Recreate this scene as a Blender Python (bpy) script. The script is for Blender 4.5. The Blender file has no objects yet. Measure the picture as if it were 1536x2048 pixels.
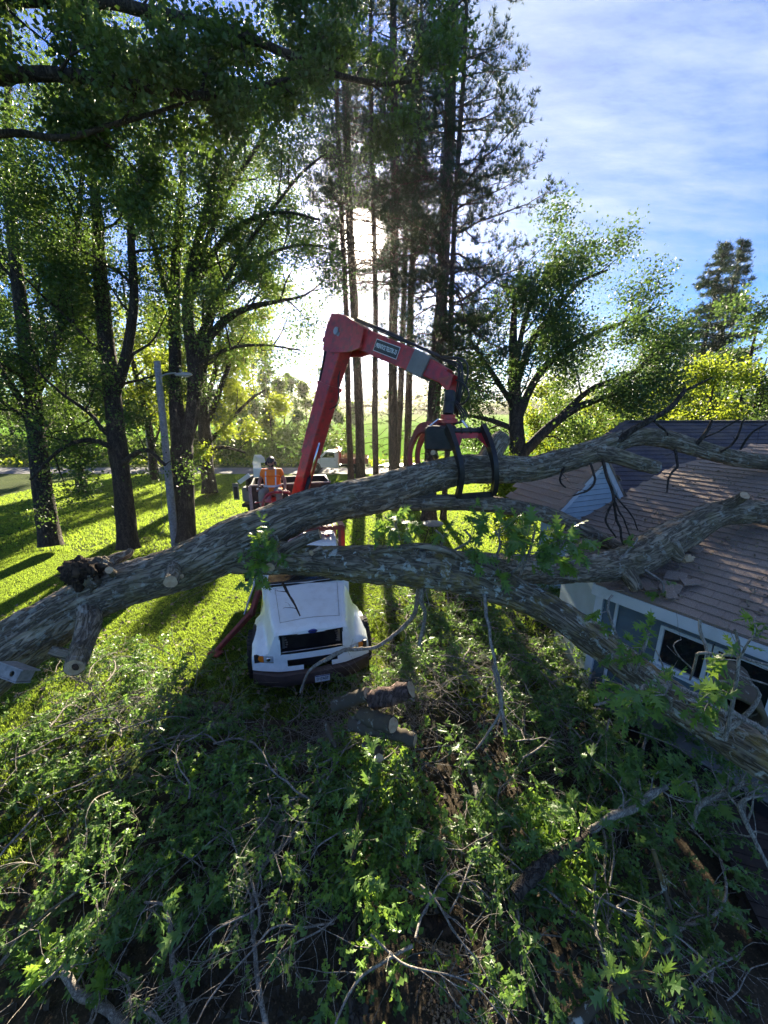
import bpy, math, random
import numpy as np
from mathutils import Vector, Matrix, Euler
rng = np.random.default_rng(7)
random.seed(7)
D = bpy.data
SC = bpy.context.scene
COL = SC.collection
PI = math.pi

# ------------------------------------------------------------------ camera
CAM_H = 6.0
PITCH = math.radians(15.5)
FPX = 770.0            # focal length in pixels of the 1536 x 2048 photograph
cam_data = D.cameras.new("camera")
cam_data.sensor_fit = 'VERTICAL'
cam_data.sensor_height = 24.0
cam_data.lens = 24.0 * FPX / 2048.0
cam_data.clip_start = 0.05
cam_data.clip_end = 3000
cam = D.objects.new("camera", cam_data)
COL.objects.link(cam)
cam.location = (0, 0, CAM_H)
cam.rotation_euler = (math.radians(90) - PITCH, 0, 0)
SC.camera = cam

# ------------------------------------------------------------------ sun, sky, exposure
SUN_DIR = np.array([-0.058, 1.152, 0.413]); SUN_DIR /= np.linalg.norm(SUN_DIR)
SUN_EL = math.asin(SUN_DIR[2])
SUN_AZ = math.atan2(SUN_DIR[0], SUN_DIR[1])          # clockwise from +Y
sl = D.lights.new("sun", 'SUN')
sl.energy = 2.7
sl.angle = math.radians(0.6)
sl.color = (1.0, 0.87, 0.66)
sun = D.objects.new("sun", sl)
COL.objects.link(sun)
sun.rotation_euler = Vector(SUN_DIR).to_track_quat('Z', 'Y').to_euler()
sun.location = (0, 60, 40)

W = D.worlds.new("World")
SC.world = W
W.use_nodes = True
nt = W.node_tree
nt.nodes.clear()
def wn(t, **k):
    n = nt.nodes.new(t)
    for a, b in k.items():
        setattr(n, a, b)
    return n
def wl(a, b):
    nt.links.new(a, b)
def wmath(op, a, b=None, c=None, clamp=False):
    n = wn('ShaderNodeMath', operation=op)
    n.use_clamp = clamp
    for i, x in enumerate((a, b, c)):
        if x is None: continue
        if isinstance(x, (int, float)): n.inputs[i].default_value = x
        else: wl(x, n.inputs[i])
    return n.outputs[0]
sky = wn('ShaderNodeTexSky', sky_type='NISHITA')
sky.sun_disc = False
sky.sun_elevation = SUN_EL
sky.sun_rotation = SUN_AZ
sky.altitude = 100
sky.air_density = 1.0
sky.dust_density = 0.0
sky.ozone_density = 2.5
hs = wn('ShaderNodeHueSaturation')
hs.inputs['Saturation'].default_value = 1.12
wl(sky.outputs[0], hs.inputs['Color'])
tc = wn('ShaderNodeTexCoord')
# cirrus: noise stretched along one direction of the sky, on a plane above the viewer
sep = wn('ShaderNodeSeparateXYZ'); wl(tc.outputs['Generated'], sep.inputs[0])
zc = wmath('MAXIMUM', sep.outputs['Z'], 0.04)
cx = wmath('DIVIDE', sep.outputs['X'], wmath('ADD', zc, 0.18))
cy = wmath('DIVIDE', sep.outputs['Y'], wmath('ADD', zc, 0.18))
comb = wn('ShaderNodeCombineXYZ'); wl(cx, comb.inputs[0]); wl(cy, comb.inputs[1])
mp = wn('ShaderNodeMapping'); wl(comb.outputs[0], mp.inputs[0])
mp.inputs['Rotation'].default_value = (0, 0, math.radians(38))
mp.inputs['Scale'].default_value = (0.5, 1.6, 1)
mp.inputs['Location'].default_value = (1.7, 3.1, 0)
n1 = wn('ShaderNodeTexNoise'); wl(mp.outputs[0], n1.inputs['Vector'])
n1.inputs['Scale'].default_value = 0.9; n1.inputs['Detail'].default_value = 8
n1.inputs['Roughness'].default_value = 0.60; n1.inputs['Distortion'].default_value = 0.9
n2 = wn('ShaderNodeTexNoise'); wl(mp.outputs[0], n2.inputs['Vector'])
n2.inputs['Scale'].default_value = 5.0; n2.inputs['Detail'].default_value = 9
n2.inputs['Roughness'].default_value = 0.68
r1 = wn('ShaderNodeMapRange'); wl(n1.outputs[0], r1.inputs[0])
r1.inputs[1].default_value = 0.40; r1.inputs[2].default_value = 0.60
r2 = wn('ShaderNodeMapRange'); wl(n2.outputs[0], r2.inputs[0])
r2.inputs[1].default_value = 0.36; r2.inputs[2].default_value = 0.66
r2.inputs[3].default_value = 0.12; r2.inputs[4].default_value = 1.0
cl = wmath('MULTIPLY', r1.outputs[0], r2.outputs[0], clamp=True)
# thin veil is denser over one broad part of the sky, right of the sun and up
dotn = wn('ShaderNodeVectorMath', operation='DOT_PRODUCT')
wl(tc.outputs['Generated'], dotn.inputs[0]); dotn.inputs[1].default_value = Vector((0.42, 0.70, 0.58)).normalized()
r3 = wn('ShaderNodeMapRange'); wl(dotn.outputs['Value'], r3.inputs[0])
r3.interpolation_type = 'SMOOTHSTEP'
r3.inputs[1].default_value = 0.87; r3.inputs[2].default_value = 0.985
veil = wmath('MULTIPLY', r3.outputs[0], wmath('ADD', wmath('MULTIPLY', r2.outputs[0], 0.72), 0.12), clamp=True)
cl2 = wmath('MAXIMUM', wmath('MULTIPLY', cl, 0.85), veil)
# cumulus low on the horizon
n3 = wn('ShaderNodeTexNoise'); wl(tc.outputs['Generated'], n3.inputs['Vector'])
n3.inputs['Scale'].default_value = 5.5; n3.inputs['Detail'].default_value = 7
band = wn('ShaderNodeMapRange'); wl(sep.outputs['Z'], band.inputs[0])
band.inputs[1].default_value = 0.22; band.inputs[2].default_value = 0.08
cum = wn('ShaderNodeMapRange'); wl(n3.outputs[0], cum.inputs[0])
cum.inputs[1].default_value = 0.47; cum.inputs[2].default_value = 0.54
cum2 = wmath('MULTIPLY', cum.outputs[0], band.outputs[0], clamp=True)
cl3 = wmath('MAXIMUM', cl2, wmath('MULTIPLY', cum2, 0.9))
# sun seen through thin cloud: disc and forward-scattered glow
ds = wn('ShaderNodeVectorMath', operation='DOT_PRODUCT')
wl(tc.outputs['Generated'], ds.inputs[0]); ds.inputs[1].default_value = Vector(SUN_DIR)
ang = wmath('ARCCOSINE', wmath('MINIMUM', ds.outputs['Value'], 0.999999))
def halo(width, amp):
    return wmath('MULTIPLY', wmath('EXPONENT', wmath('MULTIPLY', wmath('POWER', wmath('DIVIDE', ang, width), 1.5), -1.0)), amp)
glow = wmath('ADD', wmath('ADD', halo(0.017, 700.0), halo(0.08, 5.0)), halo(0.30, 0.5))
cloudcol = wn('ShaderNodeMix', data_type='RGBA')
cloudcol.inputs[0].default_value = 0.0
cloudcol.inputs[6].default_value = (1.05, 1.32, 1.52, 1)
mixc = wn('ShaderNodeMix', data_type='RGBA')
tint = wn('ShaderNodeMix', data_type='RGBA', blend_type='MULTIPLY'); tint.inputs[0].default_value = 1.0
tint.inputs[7].default_value = (0.06, 0.18, 0.38, 1); wl(hs.outputs[0], tint.inputs[6])
wl(cl3, mixc.inputs[0]); wl(tint.outputs[2], mixc.inputs[6]); wl(cloudcol.outputs[2], mixc.inputs[7])
gl = wn('ShaderNodeVectorMath', operation='SCALE')
gl.inputs[0].default_value = (1.0, 0.84, 0.60); wl(glow, gl.inputs['Scale'])
addg = wn('ShaderNodeVectorMath', operation='ADD')
wl(mixc.outputs[2], addg.inputs[0]); wl(gl.outputs[0], addg.inputs[1])
bg = wn('ShaderNodeBackground')
bg.inputs['Strength'].default_value = 0.06
wl(addg.outputs[0], bg.inputs['Color'])
wo = wn('ShaderNodeOutputWorld'); wl(bg.outputs[0], wo.inputs[0])

SC.view_settings.view_transform = 'Standard'
SC.view_settings.look = 'None'
SC.view_settings.gamma = 1.0
SC.view_settings.use_curve_mapping = False
SC.view_settings.exposure = 3.35
SC.render.engine = 'CYCLES'
cy_ = SC.cycles
cy_.max_bounces = 8; cy_.diffuse_bounces = 6; cy_.glossy_bounces = 2
cy_.transmission_bounces = 4; cy_.transparent_max_bounces = 6
cy_.caustics_reflective = False; cy_.caustics_refractive = False
cy_.sample_clamp_indirect = 4.0
cy_.use_denoising = True

# ------------------------------------------------------------------ pixel geometry
CP, SP = math.cos(PITCH), math.sin(PITCH)
def ray(u, v):
    a = (u - 768) / FPX; b = (1024 - v) / FPX
    return np.array([a, CP + b * SP, -SP + b * CP])
CAMP = np.array([0, 0, CAM_H])
def T(u, v, t):                       # the place seen at u, v that lies t metres deep
    return CAMP + ray(u, v) * t
def G(u, v, z=0.0):                   # the place seen at u, v at height z
    r = ray(u, v); return CAMP + r * ((z - CAM_H) / r[2])
def HP(u, v, p0, n):                  # the place seen at u, v on a plane
    r = ray(u, v); n = np.asarray(n, float)
    return CAMP + r * (np.dot(np.asarray(p0) - CAMP, n) / np.dot(r, n))

# ------------------------------------------------------------------ mesh helpers
def new_mesh(name, V, F, uv=None, smooth=True, mats=None, fmat=None):
    me = D.meshes.new(name)
    V = np.asarray(V, dtype=np.float32).reshape(-1, 3)
    if isinstance(F, np.ndarray):
        nf, k = F.shape
        me.vertices.add(len(V)); me.vertices.foreach_set('co', V.ravel())
        me.loops.add(nf * k); me.loops.foreach_set('vertex_index', F.astype(np.int32).ravel())
        me.polygons.add(nf)
        me.polygons.foreach_set('loop_start', np.arange(0, nf * k, k, dtype=np.int32))
        me.polygons.foreach_set('loop_total', np.full(nf, k, dtype=np.int32))
        me.update(calc_edges=True)
    else:
        me.from_pydata([tuple(map(float, v)) for v in V], [], F)
        me.update()
    if uv is not None:
        lay = me.uv_layers.new(name="UVMap")
        li = np.empty(len(me.loops), dtype=np.int32); me.loops.foreach_get('vertex_index', li)
        lay.data.foreach_set('uv', np.asarray(uv, dtype=np.float32)[li].ravel())
    me.polygons.foreach_set('use_smooth', np.full(len(me.polygons), smooth, dtype=bool))
    if mats:
        for m in mats: me.materials.append(m)
        if fmat is not None: me.polygons.foreach_set('material_index', np.asarray(fmat, dtype=np.int32))
    return me

def root_loc(o):
    while o.parent: o = o.parent
    return np.array(o.location)
def put(name, V, F, mat, parent=None, uv=None, smooth=True, loc=None):
    """one mesh object; V in world coordinates (re-based on the parent thing or on loc)"""
    V = np.asarray(V, dtype=float).reshape(-1, 3)
    base = root_loc(parent) if parent is not None else (np.array(loc, float) if loc is not None else np.zeros(3))
    me = new_mesh(name, V - base, F, uv, smooth, [mat] if mat else None)
    o = D.objects.new(name, me); COL.objects.link(o)
    if parent is not None: o.parent = parent
    else: o.location = base
    return o
def tag(o, label=None, cat=None, group=None, kind=None):
    if label: o['label'] = label
    if cat: o['category'] = cat
    if group: o['group'] = group
    if kind: o['kind'] = kind
    return o
def thing(name, label, cat, loc=(0, 0, 0), group=None):
    o = D.objects.new(name, None); COL.objects.link(o); o.location = tuple(map(float, loc))
    o.empty_display_size = 0.2
    return tag(o, label, cat, group)

class MB:
    """collects shapes into one mesh; works in a local frame M (4x4) mapped to the world"""
    def __init__(s, M=None):
        s.V = []; s.F = []; s.M = M
    def add(s, V, F):
        o = len(s.V)
        for v in V:
            v = Vector(tuple(map(float, v)))
            if s.M is not None: v = s.M @ v
            s.V.append(tuple(v))
        for f in F: s.F.append(tuple(i + o for i in f))
        return s
    def box(s, c, d, rot=None, taper=1.0):
        hx, hy, hz = d[0] / 2, d[1] / 2, d[2] / 2
        V = []
        for z in (-1, 1):
            k = taper if z > 0 else 1
            for x, y in ((-1, -1), (1, -1), (1, 1), (-1, 1)):
                p = Vector((x * hx * k, y * hy * k, z * hz))
                if rot is not None: p = rot @ p
                V.append(p + Vector(tuple(map(float, c))))
        return s.add(V, [(3, 2, 1, 0), (4, 5, 6, 7), (0, 1, 5, 4), (1, 2, 6, 5), (2, 3, 7, 6), (3, 0, 4, 7)])
    def bbox(s, c, d, b=0.01, rot=None):
        """box with bevelled edges"""
        hx, hy, hz = d[0] / 2, d[1] / 2, d[2] / 2
        b = min(b, hx * .9, hy * .9, hz * .9)
        prof = [(hx - b, hy), (hx, hy - b), (hx, -hy + b), (hx - b, -hy), (-hx + b, -hy), (-hx, -hy + b), (-hx, hy - b), (-hx + b, hy)]
        prof = prof[::-1]
        V = []
        for z, k in ((-hz, b), (-hz + b, 0), (hz - b, 0), (hz, b)):
            for x, y in prof:
                p = Vector((x - math.copysign(k, x), y - math.copysign(k, y), z))
                if rot is not None: p = rot @ p
                V.append(p + Vector(tuple(map(float, c))))
        F = []
        for r in range(3):
            for i in range(8):
                j = (i + 1) % 8
                F.append((r * 8 + i, r * 8 + j, r * 8 + 8 + j, r * 8 + 8 + i))
        F.append(tuple(range(7, -1, -1))); F.append(tuple(range(24, 32)))
        return s.add(V, F)
    def tube(s, pts, r, n=8, caps=True, squash=None):
        pts = [Vector(tuple(map(float, p))) for p in pts]
        k = len(pts)
        if not hasattr(r, '__len__'): r = [r] * k
        tans = []
        for i in range(k):
            a = pts[max(i - 1, 0)]; b = pts[min(i + 1, k - 1)]
            tans.append((b - a).normalized())
        up = Vector((0, 0, 1)) if abs(tans[0].z) < .9 else Vector((1, 0, 0))
        x = tans[0].cross(up).normalized()
        V = []
        for i in range(k):
            x = (x - tans[i] * x.dot(tans[i])).normalized(); y = tans[i].cross(x)
            for j in range(n):
                a = 2 * PI * j / n
                V.append(pts[i] + (x * math.cos(a) + y * math.sin(a)) * r[i])
        F = []
        for i in range(k - 1):
            for j in range(n):
                q = (j + 1) % n
                F.append((i * n + j, i * n + q, i * n + n + q, i * n + n + j))
        if caps:
            F.append(tuple(range(n - 1, -1, -1))); F.append(tuple(range((k - 1) * n, k * n)))
        return s.add(V, F)
    def cyl(s, p0, p1, r, n=16, r1=None):
        return s.tube([p0, p1], [r, r if r1 is None else r1], n)
    def beam(s, p0, p1, w0, h0, w1=None, h1=None, up=(0, 0, 1), b=0.0):
        """rectangular bar from p0 to p1"""
        p0 = Vector(tuple(map(float, p0))); p1 = Vector(tuple(map(float, p1))); up = Vector(up)
        w1 = w0 if w1 is None else w1; h1 = h0 if h1 is None else h1
        t = (p1 - p0).normalized(); x = t.cross(up).normalized(); y = x.cross(t)
        V = []
        for p, w, h in ((p0, w0, h0), (p1, w1, h1)):
            c = min(b, w * .4, h * .4) if b else 0
            if c:
                pr = [(-w/2+c, -h/2), (w/2-c, -h/2), (w/2, -h/2+c), (w/2, h/2-c), (w/2-c, h/2), (-w/2+c, h/2), (-w/2, h/2-c), (-w/2, -h/2+c)]
            else:
                pr = [(-w/2, -h/2), (w/2, -h/2), (w/2, h/2), (-w/2, h/2)]
            V += [p + x * a + y * q for a, q in pr]
        n = len(V) // 2
        F = [(i, (i + 1) % n, n + (i + 1) % n, n + i) for i in range(n)]
        F += [tuple(range(n - 1, -1, -1)), tuple(range(n, 2 * n))]
        return s.add(V, F)
    def sweep(s, pts, w, h, side, taper=None):
        """flat bar swept along pts; w across 'side', h in the plane"""
        pts = [Vector(tuple(map(float, p))) for p in pts]; side = Vector(tuple(side)).normalized()
        V = []; k = len(pts)
        for i, p in enumerate(pts):
            t = (pts[min(i + 1, k - 1)] - pts[max(i - 1, 0)]).normalized()
            y = side.cross(t).normalized(); f = taper[i] if taper else 1
            for a, q in ((-1, -1), (1, -1), (1, 1), (-1, 1)):
                V.append(p + side * (a * w / 2) + y * (q * h * f / 2))
        F = []
        for i in range(k - 1):
            for j in range(4):
                q = (j + 1) % 4
                F.append((i * 4 + j, i * 4 + q, i * 4 + 4 + q, i * 4 + 4 + j))
        F += [(3, 2, 1, 0), tuple(range((k - 1) * 4, k * 4))]
        return s.add(V, F)
    def prism(s, poly, d):
        """closed polygon (3-D points) extruded by vector d"""
        n = len(poly); d = Vector(tuple(map(float, d)))
        V = [Vector(tuple(map(float, p))) for p in poly]; V = V + [v + d for v in V]
        F = [tuple(range(n - 1, -1, -1)), tuple(range(n, 2 * n))]
        F += [(i, (i + 1) % n, n + (i + 1) % n, n + i) for i in range(n)]
        return s.add(V, F)
    def lathe(s, c, prof, n=24, axis='z'):
        """profile of (radius, height) turned about an axis through c"""
        V = []; c = Vector(tuple(map(float, c)))
        for r, h in prof:
            for j in range(n):
                a = 2 * PI * j / n; x, y = r * math.cos(a), r * math.sin(a)
                p = {'z': Vector((x, y, h)), 'x': Vector((h, x, y)), 'y': Vector((y, h, x))}[axis]
                V.append(c + p)
        F = []
        for i in range(len(prof) - 1):
            for j in range(n):
                q = (j + 1) % n
                F.append((i * n + j, i * n + q, i * n + n + q, i * n + n + j))
        F += [tuple(range(n - 1, -1, -1)), tuple(range((len(prof) - 1) * n, len(prof) * n))]
        return s.add(V, F)
    def ball(s, c, r, n=10, m=7, sc=(1, 1, 1)):
        prof = []
        V = []; F = []
        for i in range(m + 1):
            ph = PI * i / m
            for j in range(n):
                a = 2 * PI * j / n
                V.append((c[0] + r * sc[0] * math.sin(ph) * math.cos(a), c[1] + r * sc[1] * math.sin(ph) * math.sin(a), c[2] + r * sc[2] * math.cos(ph)))
        for i in range(m):
            for j in range(n):
                q = (j + 1) % n
                F.append((i * n + j, i * n + n + j, i * n + n + q, i * n + q))
        return s.add(V, F)
    def build(s, name, mat, parent=None, smooth=False, loc=None, label=None):
        o = put(name, s.V, s.F, mat, parent, smooth=smooth, loc=loc)
        if label: o['label'] = label
        return o

def autosmooth(o, deg=35):
    me = o.data
    try:
        me.set_sharp_from_angle(angle=math.radians(deg))
        me.polygons.foreach_set('use_smooth', np.ones(len(me.polygons), dtype=bool))
    except Exception: pass
    return o

# ------------------------------------------------------------------ noise in numpy
def _hash(i, j, k, seed):
    with np.errstate(over='ignore'):
        h = (i.astype(np.uint32) * np.uint32(374761393) + j.astype(np.uint32) * np.uint32(668265263)
             + k.astype(np.uint32) * np.uint32(2147483647 - 77) + np.uint32(seed * 974634777 & 0xffffffff))
        h = (h ^ (h >> np.uint32(13))) * np.uint32(1274126177)
        h = (h ^ (h >> np.uint32(16))) * np.uint32(2246822519)
        h = h ^ (h >> np.uint32(15))
    return h.astype(np.float64) / 4294967295.0
def vnoise(P, seed=0):
    P = np.asarray(P, float); I = np.floor(P).astype(np.int64); f = P - I; f = f * f * (3 - 2 * f)
    out = 0
    for a in (0, 1):
        for b in (0, 1):
            for c in (0, 1):
                w = (f[..., 0] if a else 1 - f[..., 0]) * (f[..., 1] if b else 1 - f[..., 1]) * (f[..., 2] if c else 1 - f[..., 2])
                out = out + w * _hash(I[..., 0] + a, I[..., 1] + b, I[..., 2] + c, seed)
    return out

def spline(pts, step):
    """Catmull-Rom through rows of pts, resampled about every step metres (first 3 columns are xyz)"""
    P = np.asarray(pts, float)
    P = np.vstack([2 * P[0] - P[1], P, 2 * P[-1] - P[-2]])
    out = []
    for i in range(1, len(P) - 2):
        L = np.linalg.norm(P[i + 1, :3] - P[i, :3]); n = max(2, int(L / step))
        t = np.linspace(0, 1, n, endpoint=False)[:, None]
        a, b, c, d = P[i - 1], P[i], P[i + 1], P[i + 2]
        out.append(.5 * (2 * b + (c - a) * t + (2 * a - 5 * b + 4 * c - d) * t ** 2 + (3 * b - a - 3 * c + d) * t ** 3))
    out.append(P[-2][None])
    return np.vstack(out)
def frames(P):
    n = len(P); tn = np.gradient(P, axis=0); tn /= np.linalg.norm(tn, axis=1)[:, None] + 1e-9
    up = np.array([0, 0, 1.0]) if abs(tn[0, 2]) < .9 else np.array([1.0, 0, 0])
    X = np.zeros_like(P); x = np.cross(tn[0], up)
    for i in range(n):
        x = x - tn[i] * np.dot(x, tn[i]); x /= np.linalg.norm(x) + 1e-9; X[i] = x
    return tn, X, np.cross(tn, X)
def tube_arr(P, R, n, closed_ends=False):
    tn, X, Y = frames(P)
    a = np.linspace(0, 2 * PI, n, endpoint=False)
    V = P[:, None, :] + (X[:, None, :] * np.cos(a)[None, :, None] + Y[:, None, :] * np.sin(a)[None, :, None]) * np.asarray(R)[:, None, None]
    k = len(P)
    i = np.arange(k - 1)[:, None] * n; j = np.arange(n)[None, :]; q = (j + 1) % n
    F = np.stack([i + j, i + q, i + n + q, i + n + j], -1).reshape(-1, 4)
    return V.reshape(-1, 3), F
class Acc:
    """collects arrays of quads (or tris) into one mesh"""
    def __init__(s): s.V = []; s.F = []; s.n = 0
    def add(s, V, F):
        s.V.append(V); s.F.append(F + s.n); s.n += len(V)
    def limb(s, P, R, n=6): s.add(*tube_arr(np.asarray(P, float), R, n))
    def build(s, name, mat, parent=None, smooth=True, loc=None):
        return put(name, np.vstack(s.V), np.vstack(s.F), mat, parent, smooth=smooth, loc=loc)
# ------------------------------------------------------------------ materials
class NT:
    def __init__(s, name):
        s.m = D.materials.new(name); s.m.use_nodes = True; s.t = s.m.node_tree; s.t.nodes.clear()
        s.out = s.n('ShaderNodeOutputMaterial')
    def n(s, t, **k):
        x = s.t.nodes.new(t)
        for a, b in k.items(): setattr(x, a, b)
        return x
    def l(s, a, b): s.t.links.new(a, b)
    def setin(s, node, key, val):
        if hasattr(val, 'links') or hasattr(val, 'is_linked'): s.l(val, node.inputs[key])
        else: node.inputs[key].default_value = val
    def coord(s, kind='Object', scale=(1, 1, 1), rot=(0, 0, 0)):
        c = s.n('ShaderNodeTexCoord'); m = s.n('ShaderNodeMapping'); s.l(c.outputs[kind], m.inputs[0])
        m.inputs['Scale'].default_value = scale; m.inputs['Rotation'].default_value = rot
        return m.outputs[0]
    def geo(s, scale=(1, 1, 1)):
        g = s.n('ShaderNodeNewGeometry'); m = s.n('ShaderNodeMapping'); s.l(g.outputs['Position'], m.inputs[0])
        m.inputs['Scale'].default_value = scale
        return m.outputs[0]
    def noise(s, vec, scale, detail=4, rough=.55, dist=0):
        x = s.n('ShaderNodeTexNoise'); s.l(vec, x.inputs['Vector'])
        x.inputs['Scale'].default_value = scale; x.inputs['Detail'].default_value = detail
        x.inputs['Roughness'].default_value = rough; x.inputs['Distortion'].default_value = dist
        return x.outputs[0]
    def ramp(s, fac, stops):
        x = s.n('ShaderNodeValToRGB'); s.l(fac, x.inputs[0]); e = x.color_ramp.elements
        while len(e) < len(stops): e.new(0.5)
        for i, (p, c) in enumerate(stops):
            e[i].position = p; e[i].color = (*c, 1) if len(c) == 3 else c
        return x.outputs[0]
    def rng(s, fac, a, b, c=0, d=1):
        x = s.n('ShaderNodeMapRange'); s.l(fac, x.inputs[0])
        for i, q in enumerate((a, b, c, d)): x.inputs[i + 1].default_value = q
        return x.outputs[0]
    def mix(s, fac, a, b, mode='MIX'):
        x = s.n('ShaderNodeMix', data_type='RGBA', blend_type=mode)
        for k, q in ((0, fac), (6, a), (7, b)):
            if isinstance(q, tuple): x.inputs[k].default_value = (*q, 1) if len(q) == 3 else q
            elif isinstance(q, (int, float)): x.inputs[k].default_value = q
            else: s.l(q, x.inputs[k])
        return x.outputs[2]
    def bump(s, h, strength=.5, dist=.02, prev=None):
        x = s.n('ShaderNodeBump'); s.l(h, x.inputs['Height'])
        x.inputs['Strength'].default_value = strength; x.inputs['Distance'].default_value = dist
        if prev is not None: s.l(prev, x.inputs['Normal'])
        return x.outputs[0]
    def bsdf(s, color, rough=.6, metal=0, normal=None, spec=.5, **kw):
        x = s.n('ShaderNodeBsdfPrincipled')
        if isinstance(color, tuple): x.inputs['Base Color'].default_value = (*color, 1)
        else: s.l(color, x.inputs['Base Color'])
        if isinstance(rough, (int, float)): x.inputs['Roughness'].default_value = rough
        else: s.l(rough, x.inputs['Roughness'])
        x.inputs['Metallic'].default_value = metal; x.inputs['Specular IOR Level'].default_value = spec
        if normal is not None: s.l(normal, x.inputs['Normal'])
        for k, q in kw.items(): x.inputs[k].default_value = q
        return x.outputs[0]
    def done(s, sh): s.l(sh, s.out.inputs['Surface']); return s.m
M = {}
def plain(name, col, rough=.6, metal=0, var=.12, scale=6, bump=.1, spec=.5, dirt=None, dirt_amt=.5, coat=0, dscale=2.0):
    t = NT(name); v = t.geo()
    n = t.noise(v, scale, 5)
    c = t.mix(t.rng(n, .3, .7), tuple(x * (1 - var) for x in col), tuple(min(1, x * (1 + var)) for x in col))
    if dirt:
        d = t.noise(v, dscale, 8, .65)
        c = t.mix(t.rng(d, .48, .68, 0, dirt_amt), c, dirt)
    r = t.rng(n, .2, .8, max(0, rough - .08), min(1, rough + .08))
    b = t.bump(t.noise(v, scale * 8, 3), bump, .004) if bump else None
    kw = {'Coat Weight': coat, 'Coat Roughness': .08} if coat else {}
    M[name] = t.done(t.bsdf(c, r, metal, b, spec, **kw))
    return M[name]
def leaf_mat(name, c1, c2, trans, tmix=.45, rough=.45, instanced=False):
    t = NT(name)
    if instanced: r = t.n('ShaderNodeObjectInfo').outputs['Random']
    else: r = t.n('ShaderNodeNewGeometry').outputs['Random Per Island']
    c = t.mix(r, c1, c2)
    big = t.noise(t.geo(), .55, 3)
    c = t.mix(t.rng(big, .35, .65), t.mix(1.0, c, (.72, .8, .8), 'MULTIPLY'), c)
    p = t.bsdf(c, rough, 0, None, .35)
    tr = t.n('ShaderNodeBsdfTranslucent')
    tc_ = t.mix(r, tuple(x * .75 for x in trans), tuple(min(1, x * 1.2) for x in trans))
    t.l(tc_, tr.inputs['Color'])
    m = t.n('ShaderNodeMixShader'); m.inputs[0].default_value = tmix
    t.l(p, m.inputs[1]); t.l(tr.outputs[0], m.inputs[2])
    M[name] = t.done(m.outputs[0]); return M[name]
def bark_mat(name, dark, light, lichen=None, moss=None, lichen_amt=.5, moss_amt=.5, sc=1.0, uv=False, bump=.9):
    t = NT(name)
    if uv: v = t.coord('UV', (1, .17, 1))     # u runs round the limb, v along it, in metres
    else: v = t.geo((1, 1, .25))
    w = t.noise(v, 7 * sc, 5, .6)
    vadd = t.n('ShaderNodeMix', data_type='VECTOR'); vadd.inputs[0].default_value = .11
    t.l(v, vadd.inputs[4])
    nn = t.n('ShaderNodeTexNoise'); t.l(v, nn.inputs['Vector']); nn.inputs['Scale'].default_value = 9 * sc; nn.inputs['Detail'].default_value = 3
    t.l(nn.outputs[1], vadd.inputs[5])
    rn = t.noise(vadd.outputs[1], 15 * sc, 3, .6, .7)
    rd = t.n('ShaderNodeMath', operation='ABSOLUTE'); rs_ = t.n('ShaderNodeMath', operation='SUBTRACT'); t.l(rn, rs_.inputs[0]); rs_.inputs[1].default_value = .5; t.l(rs_.outputs[0], rd.inputs[0])
    fine = t.noise(v, 60 * sc, 4, .7)
    crack = t.rng(rd.outputs[0], .0, .09)
    c = t.mix(t.rng(w, .3, .7), dark, light)
    c = t.mix(crack, tuple(x * .6 for x in dark), c)
    c = t.mix(t.rng(fine, .3, .75), t.mix(1.0, c, (.7, .7, .7), 'MULTIPLY'), c)
    g = t.geo()
    if lichen:
        l1 = t.noise(g, 7.5, 6, .68, .4)
        c = t.mix(t.rng(l1, .56, .62, 0, lichen_amt), c, lichen)
    if moss:
        l2 = t.noise(g, 2.6, 7, .7)
        c = t.mix(t.rng(l2, .5, .66, 0, moss_amt), c, moss)
    h = t.mix(.5, crack, w); 
    b = t.bump(h, bump, .03); b = t.bump(fine, .5, .008, b)
    M[name] = t.done(t.bsdf(c, .9, 0, b, .2)); return M[name]

leaf_mat('maple_leaf', (.038, .080, .026), (.070, .125, .036), (.15, .25, .035), .38)
leaf_mat('oak_leaf', (.068, .14, .038), (.15, .25, .070), (.22, .38, .06), .36, .38)
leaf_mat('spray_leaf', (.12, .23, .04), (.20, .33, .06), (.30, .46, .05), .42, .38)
leaf_mat('bright_leaf', (.07, .13, .015), (.11, .17, .02), (.34, .42, .03), .5)
leaf_mat('mid_leaf', (.038, .080, .028), (.065, .115, .036), (.13, .22, .04), .38)
leaf_mat('pine_needle', (.022, .045, .022), (.045, .07, .03), (.06, .09, .02), .2, .5)
leaf_mat('spruce_needle', (.03, .065, .032), (.055, .10, .045), (.07, .12, .03), .18, .5)
leaf_mat('grass_blade', (.055, .12, .02), (.10, .17, .03), (.42, .58, .06), .52, .55, instanced=True)
leaf_mat('far_leaf', (.035, .07, .02), (.065, .11, .025), (.20, .30, .04), .4)

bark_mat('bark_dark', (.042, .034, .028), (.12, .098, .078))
bark_mat('bark_pine', (.085, .056, .048), (.23, .155, .13), sc=.8)
bark_mat('bark_log', (.14, .115, .084), (.48, .40, .29), (.42, .43, .37), (.22, .19, .08), .5, .35, uv=True)
bark_mat('bark_mossy', (.13, .108, .075), (.42, .36, .26), (.48, .52, .47), (.30, .22, .05), .8, .7, uv=True)
bark_mat('twig', (.24, .215, .185), (.56, .51, .44), sc=2.0, bump=.4)
bark_mat('bark_rotten', (.03, .02, .015), (.12, .08, .05), sc=.6)
plain('leaf_litter', (.05, .04, .028), .95, var=.5, scale=9, bump=.6)

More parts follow.
